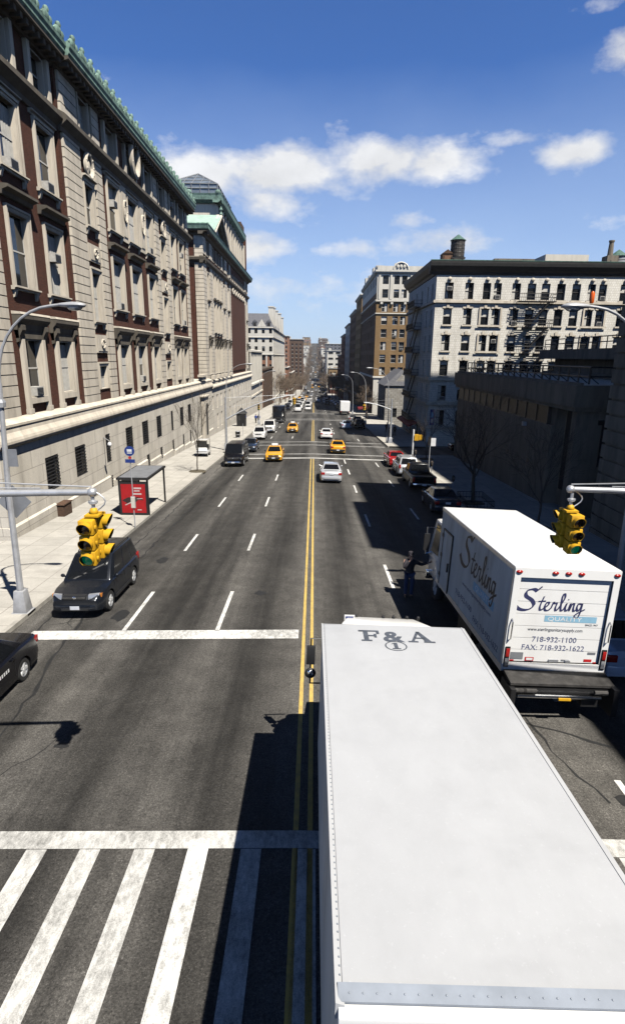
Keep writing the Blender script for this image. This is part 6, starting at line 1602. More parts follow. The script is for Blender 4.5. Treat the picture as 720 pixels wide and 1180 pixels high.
    for x in (-.62, -.1, .1, .36, .58):
        q = MB(); q.ball((x, b + .6, 3.58), .035, .05, .045, 8, 5); q.build('roof_lamp', 'black_plastic', root, True)
    q = MB(); q.box(-.86, -.66, b + .5, b + .53, 3.46, 3.64); o = q.build('roof_badge', 'white_ink', root)
    q = MB(); q.slab([(-.83, b + .49), (-.69, b + .49), (-.69, b + .499), (-.83, b + .499)], 3.57, 3.62); q.add([(-.82, b + .495, 3.56), (-.7, b + .495, 3.56), (-.76, b + .495, 3.48)], [(0, 1, 2)]); q.build('badge_triangle', 'sign_blue', o)
    for s in (-1, 1):
        x = s * 1.47
        q = MB(); q.tube([(s * 1.0, b + 1.3, 2.75), (x, b + 1.25, 2.78), (x, b + 1.25, 1.75), (s * 1.02, b + 1.35, 1.7)], .022, 6); k = q.build('mirror_bracket', 'black_metal', root, True)
        q = MB(); q.box(x - .09, x + .09, b + 1.2, b + 1.27, 2.2, 2.62); q.build('mirror', 'black_plastic', k, bevel=.015)
        q = MB(); q.ball((x, b + 1.22, 2.0), .12, .05, .12, 12, 8); q.build('convex_mirror', 'black_plastic', k, True)
        q = MB(); q.ball((x, b + 1.19, 2.02), .07, .03, .07, 10, 6); q.build('mirror_glass', 'chrome', k, True)
    q = MB(); q.box(-.55, .55, a + .1, b + 2.2, .6, BZ - .01); q.build('chassis', 'signal_black', root)
    q = MB(); q.box(-1.05, 1.05, b + 2.55, b + 2.75, .45, .8); q.build('bumper', 'chrome', root, bevel=.03)
    for s in (-1, 1): add_wheel(root, s * (w - .3), a + 1.6, .48, .5); add_wheel(root, s * (w - .42), b + 1.6, .48, .28)
    place(root, CX_, cy, 0)
roof_truck()
# ------------------------------------------------------------------ traffic signals, lamps, signs
def signal_head(root, at, yaw, lit=2, s=.25):
    """three sections hanging below 'at'; lenses face -y before the yaw"""
    m = T(*at) @ RZ(yaw)
    for k in range(3):
        z = -.02 - k * s
        h = MB(m); h.hexa([(-s * .47, -.1, z - s * .97), (s * .47, -.1, z - s * .97), (s * .4, .15, z - s * .97), (-s * .4, .15, z - s * .97)], [(-s * .47, -.1, z - .006), (s * .47, -.1, z - .006), (s * .4, .15, z - .006), (-s * .4, .15, z - .006)])
        for sg in (-1, 1): h.box(sg * s * .5 - .018, sg * s * .5 + .018, -.06, -.0, z - s * .5 - .03, z - s * .5 + .03)
        o = h.build('signal_section', 'signal_yellow', root, bevel=.018)
        r = s * .4; c = z - s * .5; n = 20
        v = MB(m); vs = []; fs = []
        for i in range(n + 1):
            t = math.radians(-50 + 280 * i / n); up_ = (math.sin(t) + 1) / 2
            for q, dep in ((r, 0), (r * 1.04, .05 + .085 * up_)):
                vs.append((q * math.cos(t), -.1 - dep, c + q * math.sin(t)))
        k0 = len(vs)
        vs += [(x * .94, y, c + (zz - c) * .94) for x, y, zz in vs]
        for i in range(n):
            a = 2 * i; fs += [(a, a + 1, a + 3, a + 2), (k0 + a, k0 + a + 2, k0 + a + 3, k0 + a + 1), (a + 1, k0 + a + 1, k0 + a + 3, a + 3)]
        v.add(vs, fs); v.build('visor', 'signal_yellow', o, True)
        bz = MB(m); n2 = 18   # black inner lining of the visor
        vs = []; fs = []
        for i in range(n2 + 1):
            t = math.radians(-50 + 280 * i / n2); up_ = (math.sin(t) + 1) / 2
            vs += [(r * .925 * math.cos(t), -.101, c + r * .925 * math.sin(t)), (r * .955 * math.cos(t), -.095 - .05 - .08 * up_, c + r * .955 * math.sin(t))]
        for i in range(n2): fs.append((2 * i, 2 * i + 1, 2 * i + 3, 2 * i + 2))
        bz.add(vs, fs); bz.build('visor_lining', 'signal_black', o, True)
        l = MB(m); l.m = m @ T(0, -.1, c) @ Matrix.Rotation(PI / 2, 4, 'X'); l.lathe([(r * .96, -.01), (r * .96, .006), (r * .6, .028), (.01, .036)], (0, 0, 0), 18)
        l.build('lens', 'green_lit' if k == lit else 'lens_dark', o, True)
def signal(label, x, y, z, yaws, hook=True):
    root = thing('traffic_signal', label, 'traffic signal')
    if len(yaws) == 2:
        signal_head(root, (x - .06 * math.cos(yaws[1] - PI / 2), y - .14, z), yaws[0]); dx = .2 * math.cos(yaws[1] - PI / 2); signal_head(root, (x - dx * .1, y + .17, z + .02), yaws[1], 2)
    else: signal_head(root, (x, y, z), yaws[0])
    b = MB(); b.box(x - .11, x + .11, y - .12, y + .12, z - .002, z + .03); b.ball((x, y, z + .06), .07, .07, .07); b.build('cap', 'signal_yellow', root, True)
    if hook:
        b = MB(); b.tube([(x, y, z + .1), (x, y, z + .36)], .03, 8); b.lathe([(.03, z + .17), (.06, z + .19), (.06, z + .23), (.03, z + .25)], (x, y, 0), 10); b.box(x - .07, x + .07, y - .02, y + .02, z + .2, z + .235)
        b.tube([(x + .02 + .16 * math.sin(i * PI / 6) * 1.1, y, z + .06 + .34 * i / 6) for i in range(7)], .012, 5); b.build('hanger', 'galv', root, True)
    settle(root, x, y, z - .8); return root
def mast_arm(label, px, py, za, tip, zt, y2=None, pole_h=2.2):
    """pole at (px, py) with an arm to x = tip"""
    root = thing('signal_mast', label, 'signal mast'); zb = wz(px, py); y2 = py if y2 is None else y2
    p = MB(); p.tube([(px, py, zb), (px, py, za + pole_h)], [.16, .1], 10); p.build('pole', 'galv', root, True)
    p = MB(); p.hexa([(px - .3, py - .3, zb), (px + .3, py - .3, zb), (px + .3, py + .3, zb), (px - .3, py + .3, zb)], [(px - .2, py - .2, zb + .8), (px + .2, py - .2, zb + .8), (px + .2, py + .2, zb + .8), (px - .2, py + .2, zb + .8)]); p.build('pole_base', 'galv', root, bevel=.02)
    n = 10; pts = []
    for i in range(n + 1):
        t = i / n; pts.append((px + (tip - px) * t, py + (y2 - py) * t, za + (zt - za) * (1 - (1 - t) ** 1.6)))
    p = MB(); p.tube(pts, [.095 - .045 * i / n for i in range(n + 1)], 10); p.ball(pts[-1], .08, .075, .075); p.build('arm', 'galv', root, True)
    p = MB(); p.tube([(px, py, za + pole_h - .1), tuple(Vector(pts[-1]) + Vector((0, 0, .09)))], .012, 5); p.tube([(px, py, za + pole_h * .5), tuple(Vector(pts[-2]) + Vector((0, 0, .07)))], .01, 5); p.build('guy_wires', 'galv', root, True)
    settle(root, px, py, zb)
mast_arm('silver signal mast arm reaching in from the left edge', -11.2, 8.2, 5.62, -3.42, 5.93, 8.5, .8)
signal('yellow double traffic signal hanging over the slate SUV', -3.42, 8.5, 5.56, (0, PI / 2))
mast_arm('silver signal mast arm reaching in from the right edge', 12.0, 9.8, 5.4, 4.68, 5.74, 10.0, .8)
signal('yellow double traffic signal hanging over the lettered truck roof', 4.72, 10.0, 5.33, (0, -PI / 2))
mast_arm('long pale signal mast arm rising from the left kerb at the crossing', -10.3, 66.6, .8, -2.3, 3.6, 68, 2.6)
signal('small yellow signal at the tip of the long left mast arm', -2.35, 68, 3.25, (0, PI / 2), False)
signal('small yellow signal midway on the long left mast arm, its green lit', -6.5, 67.4, 2.6, (0,), False)
mast_arm('signal mast arm at the shaded right corner of the crossing', 10.5, 77.2, 1.2, 6.7, 2.2, 76.5, 1.5)
signal('small yellow signal on the right corner mast arm', 6.75, 76.5, 1.9, (0, PI / 2), False)
mast_arm('signal mast arm far down on the right of the street', 10.3, 196, -2.4, 7.0, -1.9, 196, 1.5)
signal('tiny yellow signal far down the street, right one of the pair', 9.0, 195.5, -2.4, (0, PI / 2), False)
signal('tiny yellow signal far down the street, left one of the pair', 7.0, 195.5, -2.2, (0, PI / 2), False)

def lamp_post(label, x, y, side, H=10.6, reach=2.85, signs=False, beacon=False, base_mat='galv', zb=None):
    root = thing('street_lamp', label, 'street lamp'); zb = wz(x, y) if zb is None else zb; s = side
    p = MB(); p.hexa([(x - .24, y - .24, zb), (x + .24, y - .24, zb), (x + .24, y + .24, zb), (x - .24, y + .24, zb)], [(x - .17, y - .17, zb + .8), (x + .17, y - .17, zb + .8), (x + .17, y + .17, zb + .8), (x - .17, y + .17, zb + .8)]); p.box(x - .3, x + .3, y - .3, y + .3, zb - .1, zb + .02); p.build('base', 'grey_paint_metal', root, bevel=.02)
    b0 = zb + .78; bend = zb + H - 2.6
    p = MB(); p.tube([(x, y, b0), (x + s * .05, y, b0 + (bend - b0) * .5), (x + s * .22, y, bend)], [.115, .095, .075] if y < 40 else [.08, .06, .045], 8); p.build('pole', 'grey_paint_metal', root)
    n = 9; pts = [(x + s * .22, y, bend - .3)]
    for i in range(n + 1): t = i / n * PI / 2 * .95; pts.append((x + s * (.22 + (reach - .85) * (1 - math.cos(t))), y, bend + 2.35 * math.sin(t)))
    e = pts[-1]; pts.append((e[0] + s * .25, y, e[2] + .03))
    p = MB(); p.tube(pts, [.06 if y < 40 else .045] * 4 + [.045 if y < 40 else .028] * (len(pts) - 4), 8); p.build('arm', 'grey_paint_metal', root, True)
    e = pts[-1]; h = MB(); vs = [] 
    for i, (t, w, zu, zl) in enumerate(((0, .05, .05, .05), (.12, .1, .07, .06), (.4, .15, .1, .09), (.62, .16, .09, .1), (.78, .1, .05, .06), (.82, .04, .02, .02))):
        vs.append([(e[0] + s * t, y + w * math.cos(a), e[2] + (zu if math.sin(a) > 0 else zl) * math.sin(a)) for a in [2 * PI * k / 12 for k in range(12)]])
    h.add([v for r in vs for v in r], [(i * 12 + k, i * 12 + (k + 1) % 12, (i + 1) * 12 + (k + 1) % 12, (i + 1) * 12 + k) for i in range(5) for k in range(12)] + [tuple(range(12)), tuple(range(60, 72))])
    h.build('lamp_head', 'grey_paint_metal', root, True)
    g = MB(); g.ball((e[0] + s * .48, y, e[2] - .07), .24, .12, .1, 12, 8); g.build('lamp_glass', 'clear_lens', root, True)
    if signs:
        g = MB(); g.box(x + .14, x + .5, y - .03, y - .01, zb + 5.2, zb + 5.78); g.build('sign_plate', 'sign_back', root)
        c = (x + .1, zb + 3.95); r = .58; g = MB(); g.prism([(-.015, 0)] * 0 or [(y + .2, c[1] - r), (y + .22, c[1] - r), (y + .22, c[1] + r), (y + .2, c[1] + r)], 0, .001) if False else None
        g = MB(); P = [(c[0], c[1] - r), (c[0] + r, c[1]), (c[0], c[1] + r), (c[0] - r, c[1])]
        g.add([(a, y + .17, z) for a, z in P] + [(a, y + .19, z) for a, z in P], [(0, 1, 2, 3), (7, 6, 5, 4), (0, 4, 5, 1), (1, 5, 6, 2), (2, 6, 7, 3), (3, 7, 4, 0)]); g.build('diamond_sign', 'sign_back', root)
        g = MB(); g.lathe([(.15, bend - .75), (.16, bend - .6), (.13, bend - .5)], (x + s * .17, y, 0), 10); g.build('collar', 'galv', root)
    if beacon:
        g = MB(); g.lathe([(.05, e[2] + .08), (.065, e[2] + .12), (.065, e[2] + .36), (.03, e[2] + .42)], (e[0] + s * .0 - s * .05, y, 0), 10); g.build('orange_beacon', 'orange', root, True)
    settle(root, x, y, zb); return root
lamp_post('tall grey street lamp on the left corner with two sign backs on its pole', -10.2, 18.3, 1, 10.48, 2.9, signs=True)
lamp_post('street lamp arm with an orange beacon reaching in at the right edge', 10.45, 18.0, -1, 10.6, 2.75, beacon=True)
for i, (x, y, s, lab) in enumerate(((10.2, 77.6, -1, 'street lamp at the shaded right corner, nearest of the far right row'), (10.2, 112, -1, 'street lamp in front of the stone gatehouse'), (10.2, 150, -1, 'street lamp by the tan brick apartment house'),
                                    (10.2, 190, -1, 'thin street lamp far down the right pavement'), (-10.4, 66.9, 1, 'street lamp beside the long left signal mast'), (-10.4, 108, 1, 'street lamp along the pediment hall'), (-10.4, 150, 1, 'street lamp before the low white stone building'))):
    lamp_post(lab, x, y, s, 10.2, 3.0)

def sign_post(label, x, y, h, parts, cat='sign', r=.03):
    root = thing('sign_post', label, cat); zb = wz(x, y)
    p = MB(); p.tube([(x, y, zb), (x, y, zb + h)], r, 8); p.build('post', 'grey_paint_metal', root, True)
    for nm, mat, f in parts:
        m = MB(); f(m, x, y, zb); m.build(nm, mat, root)
    settle(root, x, y, zb)
def disc(m, x, y, z, r, d=.02, oy=-.05): m.lathe([(r, y + oy), (r, y + oy + d)], (x, 0, z), 24, 'y')
sign_post('blue round bus stop sign on a thin dark post before the red poster shelter', -9.88, 30.1, 4.55, (
    ('round_sign', 'sign_blue', lambda m, x, y, z: disc(m, x, y, z + 4.3, .27)), ('bus_symbol', 'white_ink', lambda m, x, y, z: (m.box(x - .13, x + .13, y - .056, y - .051, z + 4.26, z + 4.4), m.box(x - .13, x + .13, y - .056, y - .051, z + 4.17, z + 4.22))),
    ('red_plate', 'sign_red', lambda m, x, y, z: m.box(x - .08, x + .08, y - .045, y - .031, z + 3.88, z + 4.0)), ('blue_plate', 'sign_blue', lambda m, x, y, z: m.box(x - .26, x + .26, y - .05, y - .031, z + 3.66, z + 3.85)),
    ('timetable_case', 'pale_concrete', lambda m, x, y, z: m.box(x - .1, x + .1, y - .1, y - .031, z + 1.15, z + 1.75)), ('timetable_frame', 'galv', lambda m, x, y, z: m.box(x - .12, x + .12, y - .03, y + .02, z + 1.12, z + 1.78))))
sign_post('dark sign post on the left pavement beside the white SUV', -10.6, 85, 3.2, (('round_sign', 'black_metal', lambda m, x, y, z: (disc(m, x, y, z + 2.8, .45), m.box(x - .3, x + .3, y - .06, y - .03, z + 1.9, z + 2.4))),))
sign_post('dark post with a small white plate beside the black pickup', 10.9, 52.5, 3.2, (('white_plate', 'white_ink', lambda m, x, y, z: m.box(x + .05, x + .5, y - .05, y - .031, z + 2.35, z + 3.1)), ('dark_box', 'black_metal', lambda m, x, y, z: m.box(x - .2, x + .03, y - .1, y + .1, z + 2.4, z + 3.2))), r=.045)
sign_post('white post with a yellow signal box at the shaded right corner', 11.0, 62.2, 3.1, (('yellow_box', 'signal_yellow', lambda m, x, y, z: (m.box(x + .1, x + .55, y - .2, y + .2, z + 1.9, z + 2.55), m.box(x + .58, x + .95, y - .2, y + .2, z + 1.95, z + 2.5))), ('white_sleeve', 'white_ink', lambda m, x, y, z: m.lathe([(.1, z), (.1, z + 3.1)], (x, y, 0), 10))), r=.05, cat='signal post')
def meter(label, x, y):
    root = thing('parking_meter', label, 'parking meter'); z = wz(x, y)
    p = MB(); p.tube([(x, y, z), (x, y, z + 1.05)], .035, 8); p.build('post', 'grey_paint_metal', root, True)
    p = MB(); p.lathe([(.05, 1.02 + z), (.1, z + 1.1), (.12, z + 1.3), (.11, z + 1.42), (.05, z + 1.5)], (x, y, 0), 12); p.build('meter_head', 'bark', root, True)
    p = MB(); p.ball((x, y - .09, z + 1.33), .07, .04, .06); p.build('meter_window', 'car_glass', root, True); settle(root, x, y, z)
meter('brown parking meter behind the slate SUV', -10.1, 26.6); meter('dark parking meter by the railing of the bare tree', 10.3, 40.6); meter('dark parking meter between the pickup and the small white plate', 10.3, 48.4)
meter('parking meter beside the red sedan', 10.3, 56.5)
# litter basket, guard booth
r_ = thing('litter_basket', 'dark wire litter basket on the left pavement past the black van', 'litter bin'); x, y = -11.0, 82; z = wz(x, y)
p = MB(); p.lathe([(.3, z), (.36, z + .9), (.33, z + .9), (.28, z + .03)], (x, y, 0), 16); p.build('basket', 'black_metal', r_, True)
p = MB()
for zz in (.02, .45, .9): p.lathe([(.3 + .065 * zz, z + zz), (.33 + .065 * zz, z + zz + .02), (.3 + .065 * zz, z + zz + .05)], (x, y, 0), 16)
p.build('hoops', 'galv', r_, True); settle(r_, x, y, z)
r_ = thing('guard_booth', 'small dark booth with a peaked roof against the pediment hall', 'booth'); x, y = -13.2, 104; z = wz(x, y)
p = MB(); p.box(x - .8, x + .8, y - .8, y + .8, z, z + 2.3); p.build('walls', 'black_metal', r_)
p = MB(); p.add([(x - 1, y - 1, z + 2.3), (x + 1, y - 1, z + 2.3), (x + 1, y + 1, z + 2.3), (x - 1, y + 1, z + 2.3), (x, y, z + 3.4)], [(0, 1, 4), (1, 2, 4), (2, 3, 4), (3, 0, 4), (3, 2, 1, 0)]); p.build('roof', 'black_metal', r_)
p = MB(); p.box(x - .5, x + .5, y - .83, y - .805, z + 1.1, z + 2.0); p.box(x + .805, x + .83, y - .5, y + .5, z + 1.1, z + 2.0); p.build('window', 'glass', r_); settle(r_, x, y, z)
# wall camera on the college hall
r_ = thing('security_camera', 'small pale camera on an arm of the granite wall', 'camera'); p = MB(); p.tube([(-15.3, 41.0, 2.15), (-14.7, 40.3, 2.05), (-14.5, 40.0, 1.95)], .03, 6); p.build('arm', 'galv', r_, True)
p = MB(); p.ball((-14.5, 39.95, 1.8), .15, .15, .17, 10, 7); p.build('camera_dome', 'white_ink', r_, True); settle(r_, -15.3, 41, 2.1)
# bus shelter
r_ = thing('bus_shelter', 'dark framed bus shelter with a big red poster on its end panel', 'bus shelter'); x0, x1, y0, y1 = -11.65, -9.95, 33.1, 36.9; zt = .82
zf = lambda x, y: wz(x, y)
p = MB(); p.hexa([(x0 - .12, y0 - .15, zt - .06), (x1 + .12, y0 - .15, zt - .06), (x1 + .12, y1 + .15, zt - .06), (x0 - .12, y1 + .15, zt - .06)], [(x0 - .12, y0 - .15, zt + .06), (x1 + .12, y0 - .15, zt + .06), (x1 + .12, y1 + .15, zt + .06), (x0 - .12, y1 + .15, zt + .06)]); p.build('roof_frame', 'black_metal', r_)
p = MB(); p.box(x0, x1, y0, y1, zt + .062, zt + .075); p.build('roof_panel', 'sign_back', r_)
p = MB()
for x, y in ((x0, y0), (x1, y0), (x0, y1), (x1, y1)): p.box(x - .05, x + .05, y - .05, y + .05, zf(x, y) - .05, zt - .06)
p.build('posts', 'black_metal', r_)
p = MB(); p.box(x0 - .01, x0 + .01, y0 + .1, y1 - .1, -1.25, .6); p.build('glass_wall', 'glass_sky', r_)
b = MB(); b.box(x0 + .02, x1 - .02, y0 - .1, y0 + .1, -1.42, .62); o = b.build('poster_case', 'black_metal', r_)
b = MB(); b.box(x0 + .12, x1 - .12, y0 - .112, y0 - .102, -1.28, .5); pp = b.build('poster', 'poster_red', o)
b = MB(); b.m = T(0, y0 - .114, 0) @ Matrix.Rotation(PI / 2, 4, 'X')
for P in (((-11.5, -.5), (-11.15, -.72), (-10.9, -.55), (-10.75, -.68), (-10.5, -.45), (-10.2, -.5), (-10.35, -.35), (-10.6, -.28), (-10.8, -.4), (-11.1, -.3)),): b.slab(list(P), 0, .001)
b.build('poster_figure', 'poster_dark', pp)
b = MB(); b.m = T(0, y0 - .1155, 0) @ Matrix.Rotation(PI / 2, 4, 'X')
for a, c, d, e in ((-10.75, -10.3, .2, .3), (-10.75, -10.4, .05, .13), (-10.85, -10.3, -.15, -.05), (-10.6, -10.35, -1.12, -1.06)): b.slab([(a, d), (c, d), (c, e), (a, e)], 0, .001)
b.slab([(-11.35, -.78), (-11.3, -.82), (-10.85, -.6), (-10.9, -.56)], 0, .001); b.slab([(-10.6, -.42), (-10.25, -.4), (-10.25, -.36), (-10.6, -.38)], 0, .001); b.build('poster_marks', 'poster_pale', pp)
p = MB(); p.box(x0 + .15, x0 + .55, y0 + .6, y1 - .4, -1.12, -1.06); p.box(x0 + .3, x0 + .36, y0 + .8, y0 + .86, -1.55, -1.12); p.box(x0 + .3, x0 + .36, y1 - .7, y1 - .64, -1.65, -1.12); p.build('bench', 'steel_deck', r_); settle(r_, -10.8, 35, wz(-10.8, 35))
# tree guard railing
r_ = thing('tree_guard', 'low black railing round the pit of the bare right tree', 'railing'); p = MB(); x0, x1, y0, y1 = 10.3, 12.1, 36.4, 39.2; z = wz(11, 37.8)
for zz in (.12, .5): p.tube([(x0, y0, z + zz), (x1, y0, z + zz), (x1, y1, z + zz), (x0, y1, z + zz), (x0, y0, z + zz)], .025, 5)
for i in range(9):
    for yy in (y0, y1): p.tube([(x0 + .225 * i, yy, z), (x0 + .225 * i, yy, z + .5)], .014, 4)
for i in range(13):
    for xx in (x0, x1): p.tube([(xx, y0 + .2333 * i, z), (xx, y0 + .2333 * i, z + .5)], .014, 4)
p.build('rails', 'black_metal', r_); settle(r_, 11.2, 37.8, z)

# ------------------------------------------------------------------ bare trees
def tree_mesh(seed, H, r0, levels, spread=.55, twig=.006, first=.38, kids=(3, 4), lean=0., droop=.05):
    rnd = random.Random(seed); limb = MB(); tw = MB()
    def grow(p, d, L, r, lv):
        n = 4; pts = [p]; rs = [r]; q = p.copy(); dd = d.copy()
        for i in range(n):
            dd = (dd + Vector((rnd.uniform(-1, 1), rnd.uniform(-1, 1), rnd.uniform(-.3, .6))) * .13).normalized(); q = q + dd * L / n
            pts.append(q.copy()); rs.append(max(r * (1 - .45 * (i + 1) / n), twig))
        (limb if lv < 2 else tw).tube(pts, rs, 7 if lv == 0 else (5 if lv == 1 else 3))
        if lv >= levels: return
        k = rnd.randint(*kids) + (1 if lv == 0 else 0)
        for i in range(k):
            t = rnd.uniform(.35, 1.0) if lv else rnd.uniform(.55, 1.0)
            if i == 0: t = 1.0
            j = min(int(t * n), n - 1); f = t * n - j; b = pts[j].lerp(pts[j + 1], f)
            az_ = rnd.uniform(0, 2 * PI) + i * 2.4; tilt = spread * rnd.uniform(.6, 1.3) * (.5 if i == 0 else 1)
            ax = Vector((math.cos(az_), math.sin(az_), 0)); ax = (ax - dd * ax.dot(dd)).normalized()
            nd_ = (dd * math.cos(tilt) + ax * math.sin(tilt)); nd_.z += .12 - droop * lv
            grow(b, nd_.normalized(), L * rnd.uniform(.55, .8) * (1 if lv else 1.05), rs[j] * rnd.uniform(.5, .72), lv + 1)
    grow(Vector((0, 0, -.1)), Vector((lean, 0, 1)).normalized(), H * first, r0, 0)
    return limb, tw
TREES = {}
def tree(kind, label, x, y, z, args, mat='bark', group=None, scale=1, rot=0, pit=True):
    root = thing('bare_tree', label, 'tree', group)
    if kind not in TREES:
        l, t = tree_mesh(*args[0], **args[1]); TREES[kind] = (l.mesh('trunk', M[mat], True, recalc=False), t.mesh('twigs', M[mat], False, recalc=False))
    a, b = TREES[kind]; inst('trunk', a, root); inst('twigs', b, root)
    if pit: m = MB(); m.lathe([(.8, .004), (.75, .05), (.01, .09)], (0, 0, 0), 12); m.build('soil_pit', 'soil', root)
    root.location = (x, y, z); root.rotation_euler = (0, 0, rot); root.scale = (scale,) * 3
tree('right', 'large bare street tree on the shaded right pavement beyond the lettered truck', 11.1, 37.8, wz(11, 37.8), ((21, 7.9, .16, 5), dict(spread=.6, first=.4)))
tree('right2', 'smaller bare tree against the low concrete building, in deep shade', 12.9, 31.0, wz(12.5, 31), ((5, 6.0, .08, 5), dict(spread=.55, first=.38)))
tree('left', 'thin young bare tree on the left pavement beside the black van', -9.9 - .55, 50.2, wz(-10, 50.2), ((9, 5.6, .06, 4), dict(spread=.3, first=.52)))
tree('corner', 'spindly bare sapling at the shaded right corner by the yellow signal box', 12.3, 60.8, wz(12, 60.8), ((14, 4.4, .06, 4), dict(spread=.4, first=.45)))
FT = dict(spread=.62, first=.36, kids=(3, 5), twig=.02)
for i, (x, y, s) in enumerate((*[(sg * 8.6, 440 + 42 * j + 15 * (sg > 0), 1.15) for j in range(22) for sg in (-1, 1)], (-12.4, 205, .85), (-12.8, 224, .95), (-12.2, 246, 1.0), (-12.9, 262, 1.1), (-12.3, 284, 1.05), (-12.8, 304, 1.1), (-12.2, 330, 1.15), (-12.8, 356, 1.2), (-12.2, 384, 1.2),
                               (12.4, 206, .8), (12.2, 228, .95), (12.8, 246, 1.0), (12.2, 268, 1.1), (12.8, 292, 1.15), (12.2, 318, 1.2), (12.6, 350, 1.2), (12.3, 385, 1.25), (12.2, 130, .6), (12.4, 164, .75), (-9.0, 410, 1.2), (9.5, 415, 1.2))):
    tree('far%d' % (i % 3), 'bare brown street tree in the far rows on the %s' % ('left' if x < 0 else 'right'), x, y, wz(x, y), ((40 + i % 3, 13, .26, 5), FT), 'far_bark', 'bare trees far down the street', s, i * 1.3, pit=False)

# ------------------------------------------------------------------ people
def skinned(V, E, R, name, mat, sub=2):
    me = bpy.data.meshes.new(name); me.from_pydata(V, E, []); o = bpy.data.objects.new(name, me); COL.objects.link(o)
    sk = o.modifiers.new('skin', 'SKIN'); sk.use_smooth_shade = True; su = o.modifiers.new('sub', 'SUBSURF'); su.levels = sub; su.render_levels = sub
    for i, r in enumerate(R): d = me.skin_vertices[0].data[i]; d.radius = r if isinstance(r, tuple) else (r, r); d.use_root = (i == 0)
    dg = bpy.context.evaluated_depsgraph_get(); dg.update()
    out = bpy.data.meshes.new_from_object(o.evaluated_get(dg)); out.name = name; out.materials.clear(); out.materials.append(M[mat])
    for p in out.polygons: p.use_smooth = True
    bpy.data.objects.remove(o); bpy.data.meshes.remove(me); return out
def person(label, x, y, z, face, hands, feet, jacket='jacket', trousers='jeans', hat=None, fingers=True, H=1.76, group=None):
    """hands: (left, right) wrist points and elbows in the person's frame, front = -y"""
    root = thing('person', label, 'person', group); k = H / 1.76
    (le, lw), (re_, rw) = hands; fl, fr = feet
    J = dict(pel=(0, 0, .95), wa=(0, .01, 1.1), ch=(0, 0, 1.3), nk=(0, .01, 1.47), hd0=(0, 0, 1.55), hd=(0, -.01, 1.63), top=(0, 0, 1.72), sl=(.17, .0, 1.41), sr=(-.17, 0, 1.41), el=le, wl=lw, er=re_, wr=rw,
             hl=(.1, 0, .9), hr=(-.1, 0, .9), kl=((.1 + fl[0]) / 2 + .01, fl[1] * .5 - .04, .5), kr=((-.1 + fr[0]) / 2 - .01, fr[1] * .5 - .04, .5), al=(fl[0], fl[1], .09), ar=(fr[0], fr[1], .09), tl=(fl[0] + .02, fl[1] - .15, .04), tr=(fr[0] - .02, fr[1] - .15, .04))
    rad = dict(pel=(.15, .11), wa=(.135, .1), ch=(.16, .11), nk=.06, hd0=(.07, .085), hd=(.078, .1), top=(.05, .06), sl=.07, sr=.07, el=.042, wl=.03, er=.042, wr=.03, hl=.09, hr=.09, kl=.058, kr=.058, al=.042, ar=.042, tl=.035, tr=.035)
    ed = [('pel', 'wa'), ('wa', 'ch'), ('ch', 'nk'), ('nk', 'hd0'), ('hd0', 'hd'), ('hd', 'top'), ('ch', 'sl'), ('ch', 'sr'), ('sl', 'el'), ('el', 'wl'), ('sr', 'er'), ('er', 'wr'), ('pel', 'hl'), ('pel', 'hr'), ('hl', 'kl'), ('kl', 'al'), ('al', 'tl'), ('hr', 'kr'), ('kr', 'ar'), ('ar', 'tr')]
    names = list(J); V = [J[n] for n in names]; R = [rad[n] for n in names]; E = [(names.index(a), names.index(b)) for a, b in ed]
    if fingers:
        for w, e, sd in (('wl', 'el', 1), ('wr', 'er', -1)):
            W0 = Vector(J[w]); d = (W0 - Vector(J[e])).normalized(); side = d.cross(Vector((0, 1, 0))).normalized() if abs(d.y) < .9 else Vector((1, 0, 0)); nrm = side.cross(d)
            pi = len(V); V.append(tuple(W0 + d * .06)); R.append((.036, .02)); E.append((names.index(w), pi))
            for q, ln in enumerate((.07, .08, .075, .055)):
                o = W0 + d * .085 + side * (q - 1.5) * .021; f0 = len(V)
                V += [tuple(o), tuple(o + d * ln * .55 + nrm * .008), tuple(o + d * ln * .9 + nrm * .03)]; R += [.0095, .0085, .007]; E += [(pi, f0), (f0, f0 + 1), (f0 + 1, f0 + 2)]
            f0 = len(V); V += [tuple(W0 + d * .04 + side * -.035), tuple(W0 + d * .075 + side * -.06 + nrm * .02)]; R += [.011, .008]; E += [(pi, f0), (f0, f0 + 1)]
    inst('body', skinned(V, E, R, 'body', 'skin'), root)
    up_ = ['wa', 'ch', 'nk', 'sl', 'el', 'wl', 'sr', 'er', 'wr', 'pel']
    J2 = dict(J); J2['pel'] = (0, 0, .86); J2['nk'] = (0, .01, 1.465)
    for w, e in (('wl', 'el'), ('wr', 'er')): J2[w] = tuple(Vector(J[e]).lerp(Vector(J[w]), .93))
    r2 = dict(pel=(.185, .145), wa=(.175, .14), ch=(.19, .145), nk=.085, sl=.095, sr=.095, el=.066, er=.066, wl=.05, wr=.05)
    inst('jacket', skinned([J2[n] for n in up_], [(up_.index(a), up_.index(b)) for a, b in (('wa', 'ch'), ('ch', 'nk'), ('ch', 'sl'), ('sl', 'el'), ('el', 'wl'), ('ch', 'sr'), ('sr', 'er'), ('er', 'wr'), ('wa', 'pel'))], [r2[n] for n in up_], 'jacket', jacket), root)
    lo = ['pel', 'hl', 'kl', 'al', 'hr', 'kr', 'ar']; r3 = dict(pel=(.165, .125), hl=.108, hr=.108, kl=.08, kr=.08, al=.068, ar=.068)
    inst('trousers', skinned([J[n] for n in lo], [(0, 1), (1, 2), (2, 3), (0, 4), (4, 5), (5, 6)], [r3[n] for n in lo], 'trousers', trousers), root)
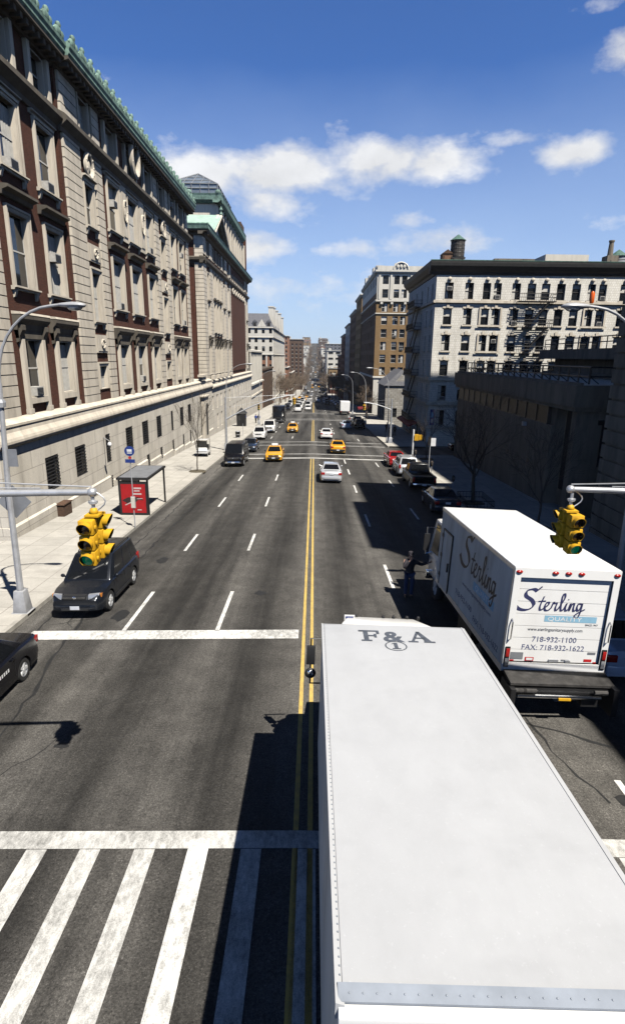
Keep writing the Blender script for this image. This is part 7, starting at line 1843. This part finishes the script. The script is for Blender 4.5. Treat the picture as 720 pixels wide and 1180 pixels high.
    for f in (fl, fr):
        m = MB(); m.ball((f[0], f[1] - .07, .05), .052, .15, .055, 10, 6); m.box(f[0] - .045, f[0] + .045, f[1] - .19, f[1] + .07, 0, .025); m.build('shoe', 'shoe', root, True)
    m = MB(); m.ball((0, .02, 1.665), .088, .108, .09, 12, 8); m.build('hair', 'hair', root, True)
    if hat:
        m = MB(); m.lathe([(.1, 1.68), (.102, 1.72), (.085, 1.775), (.03, 1.8)], (0, .0, 0), 14); m.slab([(-.075, -.08), (.075, -.08), (.06, -.19), (-.06, -.19)], 1.68, 1.692); m.build('cap', hat, root, True)
    m = MB(); m.ball((0, -.112, 1.6), .014, .025, .024, 6, 4); m.build('nose', 'skin', root, True)
    m = MB(); [m.ball((s * .032, -.1, 1.632), .012, .008, .007, 6, 4) for s in (-1, 1)]; m.box(-.024, .024, -.104, -.094, 1.556, 1.564); m.build('eyes_and_mouth', 'hair', root)
    root.location = (x, y, z); root.rotation_euler = (0, 0, face); root.scale = (k,) * 3; return root
STAND = ((.1, 0), (-.1, 0)); STEP = ((.1, -.2), (-.1, .22))
HANG = (((.24, .03, 1.14), (.24, -.05, .9)), ((-.24, .03, 1.14), (-.24, -.05, .9)))
person('person in dark jacket, cap and jeans with one hand at the face, beside the truck', 3.74, 20.2, gz(3.74, 20.2), .15, (((.42, -.02, 1.26), (.66, -.06, 1.34)), ((-.26, -.16, 1.2), (-.07, -.2, 1.5))), ((.1, -.04), (-.1, .05)), hat='jacket', H=1.84)
person('person in dark clothes standing behind the bus shelter', -12.1, 35.6, wz(-12, 35.6), .4, HANG, STAND, trousers='shoe', fingers=False)
for x, y, f, j, lab in ((-11.4, 112, 2.9, 'cloth_blue', 'person in a blue top by the black box truck, left of a pair'), (-10.9, 112.6, .3, 'cloth_blue', 'person in a blue top by the black box truck, right of a pair'),
                        (11.6, 86, 3.0, 'jacket', 'person in dark clothes on the shaded right corner, nearest of the three'), (12.6, 88, .2, 'jacket', 'person in dark clothes in front of the dark shopfronts'), (12.0, 93, 3.2, 'jacket', 'person in dark clothes farthest along the cream house'),
                        (11.8, 128, .2, 'shoe', 'person walking past the stone gatehouse')):
    person(lab, x, y, wz(x, y), f, HANG, STEP, jacket=j, trousers='shoe', fingers=False)
